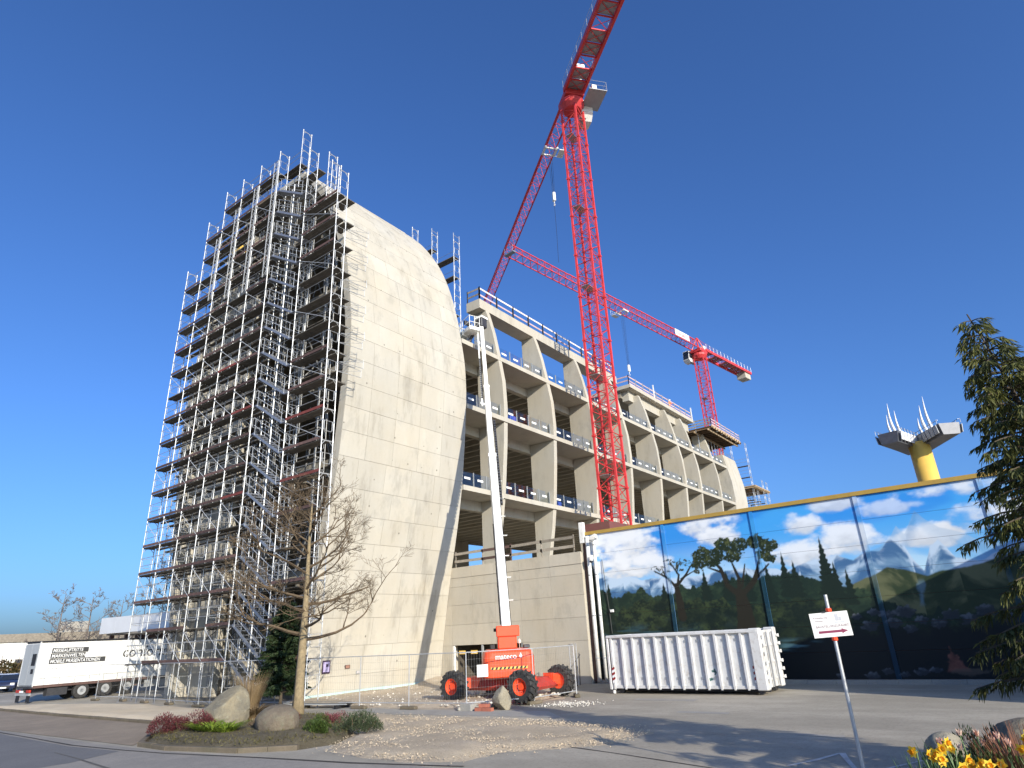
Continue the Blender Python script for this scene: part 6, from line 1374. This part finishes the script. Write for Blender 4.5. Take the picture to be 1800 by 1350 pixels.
# ------------------------------------------------------------------ truck trailer
TH = math.radians(5); truck = thing('truck_trailer', 'white curtain sided truck trailer with dark slogans behind the fence', 'truck', (16.8, 51.12, 0), TH)
L, Wd = 12.2, 2.1
def TB_(lo, hi, nm, m, par=truck): return MB().box(lo, hi).build(nm, m, par)
CURT = paint('curtain_white', (0.80, 0.79, 0.75), 0.5, 0, 0.04, 0.6, grime=(0.62, 0.60, 0.55))
TB_((0.03, 0.02, 1.0), (L, Wd - 0.02, 3.62), 'box_body', CURT); MB().box((0.0, 0, 3.55), (L, Wd, 3.66)).build('roof_rail', BLACK, truck); MB().box((0.0, -0.012, 0.86), (L, 0.3, 1.02)).build('side_rail', LDRED if False else TOEB, truck)
for i in range(13): MB().box((0.55 + i * 0.92, -0.016, 1.0), (0.58 + i * 0.92, 0.018, 1.42)).build('curtain_strap', GREYP, truck)
MB().box((0.2, -0.014, 1.41), (L, 0.018, 1.435)).build('curtain_hem', GREYP, truck)
MB().box((-0.02, 0.0, 0.95), (0.06, 0.12, 3.62)).build('corner_post', WHITE, truck); MB().box((-0.02, Wd - 0.12, 0.95), (0.06, Wd, 3.62)).build('corner_post', WHITE, truck)
GREYD = paint('door_grey', (0.34, 0.36, 0.37), 0.5, 0, 0.06, 1)
for y in (0.13, Wd / 2 + 0.01): MB().box((-0.03, y, 1.05), (0.025, y + Wd / 2 - 0.15, 3.5)).build('rear_door', GREYD, truck)
MB().box((-0.05, 0.25, 2.2), (-0.031, 0.75, 2.9)).build('door_print', BLACK, truck); MB().box((-0.05, 0.3, 1.72), (-0.031, 0.62, 2.0)).build('door_print', BLACK, truck)
MB().box((-0.06, 0.1, 0.86), (0.3, Wd - 0.1, 1.0)).build('rear_beam', DSTEEL, truck); MB().box((-0.1, 0.1, 0.45), (0.02, Wd - 0.1, 0.58)).build('bumper', GREYP, truck)
for y in (0.15, Wd - 0.55): MB().box((-0.09, y, 0.62), (0.02, y + 0.4, 0.78)).build('tail_light', LDRED, truck); MB().box((0.0, y, 0.05), (0.03, y + 0.45, 0.45)).build('mud_flap', BLACK, truck)
MB().box((-0.11, 0.9, 0.62), (-0.09, 1.4, 0.74)).build('number_plate', LETTER_W, truck)
MB().box((0.3, 0.55, 0.55), (L - 1, 0.75, 0.86)).box((0.3, Wd - 0.75, 0.55), (L - 1, Wd - 0.55, 0.86)).build('chassis_rail', DSTEEL, truck); MB().box((0.9, 0.06, 0.35), (2.1, 0.5, 0.8)).build('tool_box', DSTEEL, truck); MB().box((7.2, 0.04, 0.35), (9.4, 0.10, 0.8)).build('side_guard', GREYP, truck)
for x in (3.0, 4.5, 6.0):
    for y, sg_ in ((0.04, -1), (Wd - 0.36, 1)):
        w_ = MB().lathe((x, y, 0.5), [(0.2, 0), (0.44, 0.0), (0.5, 0.04), (0.5, 0.28), (0.44, 0.32), (0.2, 0.32)], 22, 'y').build('wheel', RUBBER, truck)
        MB().lathe((x, y - 0.004 if sg_ < 0 else y + 0.2, 0.5), [(0.27, 0.0), (0.24, 0.03), (0.20, 0.09), (0.13, 0.09), (0.11, 0.0), (0.02, 0.0)], 18, 'y').build('rim', GALV, w_)
    MB().box((x - 0.55, 0.05, 1.005 - 0.06), (x + 0.55, 0.38, 0.96)).build('mudguard', BLACK, truck)
for (s, u0, u1, z0, z1) in [('MESSEAUFTRITTE', 0.68, 2.95, 2.90, 3.20), ('MARKENWELTEN', 0.65, 2.80, 2.57, 2.87), ('MOBILE PRÄSENTATIONEN', 0.62, 4.15, 2.24, 2.54)]:
    MB().box((u0 + 0.03, -0.012, z0), (u1, 0.018, z1)).build('slogan_bar', LETTER_D, truck)
    n_ = len(s); text('slogan', s, LETTER_W, truck, 0.29, (u0 + 0.08, -0.014, z0 + 0.05), (1, 0, 0), (0, 0, 1), 0.001, 'LEFT', (u1 - u0 - 0.12) / (n_ * 0.186), 0.12)
text('web_address', 'www.conform.cc', LETTER_G, truck, 0.31, (0.6, 0.016, 1.88), (1, 0, 0), (0, 0, 1), 0.001, 'LEFT', 0.98, 0.1)
text('maker_wordmark', 'conform', LETTER_D, truck, 0.98, (5.3, 0.016, 2.42), (1, 0, 0), (0, 0, 1), 0.001, 'LEFT', 1.0)
MB().box((0.75, -0.005, 3.28), (1.1, 0.018, 3.31)).box((0.75, -0.005, 3.1), (0.78, 0.018, 3.28)).build('corner_mark', LETTER_G, truck)
# tractor in front, mostly hidden by the scaffold
tc = thing('truck_tractor', 'dark truck cab at the front of the white trailer, hidden by the scaffold', 'truck', (16.8 + math.cos(TH) * 11.4, 51.12 + math.sin(TH) * 11.4, 0), TH)
MB().loft([[(1.2, 0.02, 0.5), (3.3, 0.02, 0.5), (3.3, Wd - 0.02, 0.5), (1.2, Wd - 0.02, 0.5)], [(1.2, 0, 1.2), (3.4, 0, 1.2), (3.4, Wd, 1.2), (1.2, Wd, 1.2)], [(1.25, 0.05, 3.0), (3.2, 0.05, 2.9), (3.2, Wd - 0.05, 2.9), (1.25, Wd - 0.05, 3.0)]]).build('cab', DSTEEL, tc)
MB().box((2.2, -0.01, 1.6), (3.1, 0.03, 2.4)).build('side_window', WGLASS, tc)
for x in (0.2, 2.4): MB().lathe((x, 0.04, 0.5), [(0.2, 0), (0.5, 0.0), (0.5, 0.3), (0.2, 0.3)], 20, 'y').lathe((x, Wd - 0.34, 0.5), [(0.2, 0), (0.5, 0.0), (0.5, 0.3), (0.2, 0.3)], 20, 'y').build('wheel', RUBBER, tc)
MB().box((-1.0, 0.6, 0.55), (1.3, Wd - 0.6, 0.85)).build('chassis_rail', DSTEEL, tc)

# ------------------------------------------------------------------ parked cars
def car(label, loc, rz, body_m):
    root = thing('parked_car', label, 'car', loc, rz, 'cars parked behind the truck trailer')
    w = 0.86; prof_ = [(-2.0, 0.32), (-2.05, 0.62), (-1.85, 0.86), (-0.95, 0.96), (-0.35, 1.38), (0.95, 1.42), (1.75, 1.0), (2.0, 0.92), (2.05, 0.5), (1.95, 0.3)]
    b = MB(); rings = []
    for t, k, dz in [(-1, 0.0, 0), (-0.93, 1.0, 0), (0.93, 1.0, 0), (1, 0.0, 0)]:
        rings.append([(x * (0.985 if abs(t) == 1 else 1), t * w * (0.86 if z > 1.1 else (0.97 if z > 0.9 else 1.0)), (z - 0.02 if abs(t) == 1 and z > 0.4 else z)) for x, z in prof_])
    b.loft(rings); o = b.build('body', body_m, root, True); bevel(o, 0.05, 2)
    WG = WGLASS
    MB().add([(-0.97, -0.70, 0.99), (-0.97, 0.70, 0.99), (-0.42, 0.64, 1.36), (-0.42, -0.64, 1.36)], [(0, 1, 2, 3)]).build('windscreen', WG, root, loc=(-0.03, 0, 0.015))
    MB().add([(1.68, -0.68, 1.06), (1.68, 0.68, 1.06), (1.02, 0.64, 1.40), (1.02, -0.64, 1.40)], [(0, 1, 2, 3)]).build('rear_window', WG, root, loc=(0.03, 0, 0.015))
    for s_ in (-1, 1):
        for xs in ([(-0.72, 1.0), (0.15, 1.0), (0.15, 1.34), (-0.30, 1.34)], [(0.22, 1.0), (1.35, 1.05), (0.98, 1.35), (0.22, 1.34)]):
            MB().add([(x, s_ * (w * (0.985 if z < 1.1 else 0.875)), z) for x, z in xs], [(0, 1, 2, 3)]).build('side_window', WG, root)
        MB().bbox((-2.03, s_ * 0.62 - 0.16, 0.60), (-1.80, s_ * 0.62 + 0.16, 0.76), 0.02).build('headlight', LAMPW, root); MB().bbox((1.86, s_ * 0.66 - 0.14, 0.68), (2.06, s_ * 0.66 + 0.14, 0.84), 0.02).build('tail_light', LRED, root)
        MB().bbox((-0.85, s_ * 0.98 - 0.09, 0.98), (-0.70, s_ * 0.98 + 0.09, 1.12), 0.02).build('wing_mirror', body_m, root)
        for x in (-1.28, 1.3):
            wv = MB().lathe((x, s_ * 0.72 - 0.1, 0.31), [(0.12, 0), (0.29, 0), (0.31, 0.04), (0.31, 0.17), (0.29, 0.21), (0.12, 0.21)], 18, 'y').build('wheel', RUBBER, root); MB().lathe((x, s_ * 0.82 - 0.02, 0.31), [(0.2, 0), (0.18, 0.03), (0.02, 0.04)], 12, 'y').build('rim', GALV, wv)
    MB().box((-2.07, -0.5, 0.42), (-2.0, 0.5, 0.56)).build('grille', BLACK, root); MB().box((-2.09, -0.26, 0.36), (-2.06, 0.26, 0.46)).build('number_plate', LETTER_W, root)
    return root
NAVY = plain('car_navy', (0.035, 0.045, 0.09), 0.25, 0.4); CARW = plain('car_white', (0.75, 0.76, 0.75), 0.25); CARD = plain('car_dark', (0.05, 0.035, 0.045), 0.25, 0.3); CARB = plain('car_blue_grey', (0.10, 0.15, 0.20), 0.25, 0.4)
car('white car at the left edge behind the trailer', (22.7, 76.5, 0), 0.93, CARW); car('navy car half hidden behind the trailer, right of the white car', (22.3, 72.8, 0), 0.98, NAVY)
car('dark car hard against the rear of the trailer', (23.7, 70.4, 0), 1.0, CARD); car('blue grey car farthest left behind the white car', (22.6, 80.2, 0), 0.95, CARB)

# ------------------------------------------------------------------ buildings at the left
lh = thing('low_hall', 'long low white hall with a grey roof edge far left', 'building', (38, 103, 0)); W_ = math.atan2(-5.5, 15); cW, sW = math.cos(W_), math.sin(W_)
def LH(lo, hi, nm, m): 
    b = MB().box(lo, hi); b.v = [(x * cW - y * sW, x * sW + y * cW, z) for x, y, z in b.v]; return b.build(nm, m, lh)
LH((-30, 0, 0), (9, 14, 4.7), 'wall', WHITE); LH((-30.2, -0.3, 4.7), (9.2, 14.2, 5.7), 'roof_edge', WOODG)
for i in range(7): LH((-24 + i * 4.4, -0.04, 1.2), (-22.2 + i * 4.4, 0.02, 2.6), 'window', WGLASS)
LH((-22, 3, 5.7), (-19, 6, 6.6), 'roof_box', GREYP); LH((-13.5, 4, 5.7), (-11, 7, 6.5), 'roof_box', TOEB); LH((-2.5, 3, 5.7), (1, 8, 7.2), 'roof_box', STRIPM)
hg = thing('hedge', 'brown and green clipped hedge before the low white hall', 'hedge', (27, 99, 0)); lv = Leaves(); rnd = random.Random(5)
for i in range(5200):
    x = rnd.uniform(-9, 5); p = Vector((x, -x * 0.33 + rnd.uniform(-0.6, 0.6), rnd.uniform(0.1, 2.4 + 0.25 * math.sin(x * 1.3)))); d = rv3(rnd); lv.blade(p, d, d.cross(rv3(rnd)).normalized(), 0.35, 0.2, rnd.random())
lv.build('foliage', leafmat('hedge_leaves', (0.035, 0.04, 0.012), (0.15, 0.10, 0.045)), hg); b = MB()
for i in range(30): x = -9 + i * 0.48; b.tube((x, -x * 0.33, 0), (x + 0.1, -x * 0.33, 2.0), 0.05, 4)
b.build('stems', TWIG, hg)
br = thing('bare_hedge', 'tangle of bare pinkish twigs against the low white hall', 'hedge', (29, 100.5, 0)); b = MB(); rnd = random.Random(6)
for i in range(420):
    x = rnd.uniform(-7, 8); p = Vector((x, -x * 0.33, rnd.uniform(0.2, 2.6))); d = (rv3(rnd) + Vector((0, 0, 0.9))).normalized(); b.path([p, p + d * 0.7, p + d * 1.3 + rv3(rnd) * 0.3], [0.025, 0.02, 0.012], 3)
b.build('twigs', PALET, br)
wf = thing('canopy_building', 'building with a broad white metal fascia over brown posts behind the scaffold', 'building', (29, 60, 0))
FAS = paint('white_metal_fascia', (0.66, 0.67, 0.68), 0.4, 0.1, 0.05, 0.8); WFO = wf.location
for i in range(9):
    y = 69.6 - i * 2.5; x = 27.4 + i * 0.26
    MB(WFO).loft([[(x, y, 4.45), (x + 0.26, y - 2.49, 4.45), (x + 0.6, y - 2.45, 4.45), (x + 0.4, y, 4.45)], [(x, y, 5.85), (x + 0.26, y - 2.49, 5.85), (x + 0.6, y - 2.45, 5.85), (x + 0.4, y, 5.85)]]).build('fascia_panel', FAS, wf)
    MB(WFO).box((x + 0.9, y - 0.4, 0), (x + 1.2, y - 0.1, 4.4)).build('post', TOEB, wf)
MB(WFO).box((28, 47, 4.3), (37, 69.5, 4.44)).build('canopy_soffit', WOODG, wf); MB(WFO).box((30.5, 47, 0), (37, 69.3, 4.28)).build('wall', TOEB, wf); MB(WFO).box((30, 47, 5.6), (37, 69.5, 5.8)).build('roof', GREYP, wf)
MB(WFO).box((31.5, 52, 5.8), (35, 57, 6.9)).build('roof_plant', GREYP, wf)

# ------------------------------------------------------------------ flame sculpture on a yellow column
sp_ = thing('column_sculpture', 'yellow column carrying a grey V shaped platform with white flame blades', 'sculpture', (77.2, 3.9, 0)); SO = sp_.location
MB().lathe((0, 0, 0), [(1.0, 0), (1.0, 19.2)], 28).build('column', YELLOW, sp_, True)
A = Vector((80.0, 4.3, 18.7)) - SO; Rt = Vector((74.4, 0.75, 18.9)) - SO; Lt = Vector((73.6, 6.1, 18.9)) - SO
SCG = paint('sculpture_grey', (0.12, 0.125, 0.14), 0.5, 0.2, 0.2, 2); SCW = paint('sculpture_white', (0.72, 0.73, 0.74), 0.4, 0, 0.06, 1)
for T, sgn in ((Rt, 1), (Lt, -1)):
    d = (T - A).normalized(); s = Vector((-d.y, d.x, 0)); e = 1.0
    MB().loft([[A + s * e, A - s * e, A - s * e * 1.25 + Vector((0, 0, 1.25)), A + s * e * 1.25 + Vector((0, 0, 1.25))], [T + s * e * .8, T - s * e * .8, T - s * e + Vector((0, 0, 1.15)), T + s * e + Vector((0, 0, 1.15))]]).build('wing_hull', SCG, sp_)
    n = 9
    for i in range(n):
        for q in (-1, 1):
            p = A.lerp(T, (i + .08) / n) + s * q * 1.12 + Vector((0, 0, .18)); p2 = A.lerp(T, (i + .9) / n) + s * q * 1.12 + Vector((0, 0, .18)); 
            MB().loft([[p, p2, p2 + s * q * .12 + Vector((0, 0, .85)), p + s * q * .12 + Vector((0, 0, .85))], [p + s * q * .06, p2 + s * q * .06, p2 + s * q * .18 + Vector((0, 0, .85)), p + s * q * .18 + Vector((0, 0, .85))]]).build('side_panel', GREYP if q * sgn > 0 else SCW if sgn < 0 else GREYP, sp_)
    rl = MB()
    for q in (-1, 1):
        rl.tube(A + s * q * 1.2 + Vector((0, 0, 1.55)), T + s * q + Vector((0, 0, 1.5)), .03, 4)
        for i in range(n + 1): p = A.lerp(T, i / n) + s * q * 1.15 + Vector((0, 0, 1.1)); rl.tube(p, p + Vector((0, 0, .45)), .025, 4)
    rl.build('railing', GALVD, sp_)
    base = A.lerp(T, 0.45 if sgn > 0 else 0.62)
    for k, (dx, hgt, ww, bend) in enumerate([(-0.9, 2.0, .26, .35), (0.0, 3.3, .34, .5), (0.9, 4.2, .3, .45)] if sgn > 0 else [(-0.7, 2.6, .26, .4), (0.0, 3.8, .32, .5), (0.7, 2.9, .26, .3)]):
        rings = []
        for i in range(9):
            u = i / 8; c = base + Vector((0, dx * .55 * -1, 1.1 + hgt * u)) + Vector((0.05, 1, 0)) * bend * (math.sin(u * 3.6) * .35 + u * .5); w2 = ww * (1 - u ** 1.6) + .03
            rings.append([c + Vector((0, w2 / 2, 0)), c + Vector((.07, 0, 0)), c + Vector((0, -w2 / 2, 0)), c + Vector((-.07, 0, 0))])
        MB().loft(rings).build('flame_blade', SCW, sp_, True)

# ------------------------------------------------------------------ a worker on the roof edge
def person(name, label, loc, rz, pose, mats):
    root = thing(name, label, 'person', loc, rz); J = pose; me = bpy.data.meshes.new('body'); names_ = list(J); vs = [J[k][0] for k in names_]
    ed = [('pelvis', 'waist'), ('waist', 'chest'), ('chest', 'neck'), ('neck', 'head'), ('head', 'crown'), ('chest', 'sh_l'), ('sh_l', 'el_l'), ('el_l', 'wr_l'), ('wr_l', 'ha_l'), ('chest', 'sh_r'), ('sh_r', 'el_r'), ('el_r', 'wr_r'), ('wr_r', 'ha_r'),
          ('pelvis', 'hip_l'), ('hip_l', 'kn_l'), ('kn_l', 'an_l'), ('an_l', 'to_l'), ('pelvis', 'hip_r'), ('hip_r', 'kn_r'), ('kn_r', 'an_r'), ('an_r', 'to_r')]
    me.from_pydata(vs, [(names_.index(a), names_.index(b_)) for a, b_ in ed], []); o = link('body', me, root); sk = o.modifiers.new('skin', 'SKIN'); sk.use_smooth_shade = True
    for i, k in enumerate(names_): r = J[k][1]; me.skin_vertices[0].data[i].radius = (r, r); me.skin_vertices[0].data[i].use_root = (k == 'pelvis')
    sb = o.modifiers.new('sub', 'SUBSURF'); sb.levels = 1; sb.render_levels = 2; me.materials.append(mats[0])
    h = Vector(J['head'][0]); MB().lathe((h.x, h.y, h.z + 0.02), [(0.02, 0.14), (0.09, 0.12), (0.125, 0.05), (0.135, 0.0), (0.15, -0.01)][::-1], 14).build('helmet', mats[1], root, True)
    MB().lathe((h.x, h.y, h.z - 0.06), [(0.03, -0.08), (0.075, -0.04), (0.09, 0.02), (0.09, 0.09)], 12).build('face', mats[2], root, True)
    return root
P_ = {'pelvis': ((0, 0, .9), .15), 'waist': ((.03, 0, 1.08), .14), 'chest': ((.10, 0, 1.32), .16), 'neck': ((.14, 0, 1.48), .06), 'head': ((.17, 0, 1.60), .09), 'crown': ((.18, 0, 1.68), .07),
      'sh_l': ((.10, .19, 1.38), .07), 'el_l': ((.22, .24, 1.14), .05), 'wr_l': ((.42, .16, 1.06), .038), 'ha_l': ((.50, .15, 1.06), .03), 'sh_r': ((.10, -.19, 1.38), .07), 'el_r': ((.20, -.24, 1.12), .05), 'wr_r': ((.42, -.18, 1.04), .038), 'ha_r': ((.50, -.17, 1.04), .03),
      'hip_l': ((0, .10, .86), .10), 'kn_l': ((.05, .12, .48), .07), 'an_l': ((-.02, .13, .08), .05), 'to_l': ((.14, .14, .04), .04), 'hip_r': ((0, -.10, .86), .10), 'kn_r': ((.03, -.12, .47), .07), 'an_r': ((-.06, -.13, .08), .05), 'to_r': ((.10, -.14, .04), .04)}
SKIN = plain('skin', (0.45, 0.27, 0.19)); person('person', 'worker in orange clothes and a white helmet standing at the far roof edge', (74.3, 29.2, ZTOP + 0.85), -1.9, P_, (ORANGE, WHITE, SKIN))
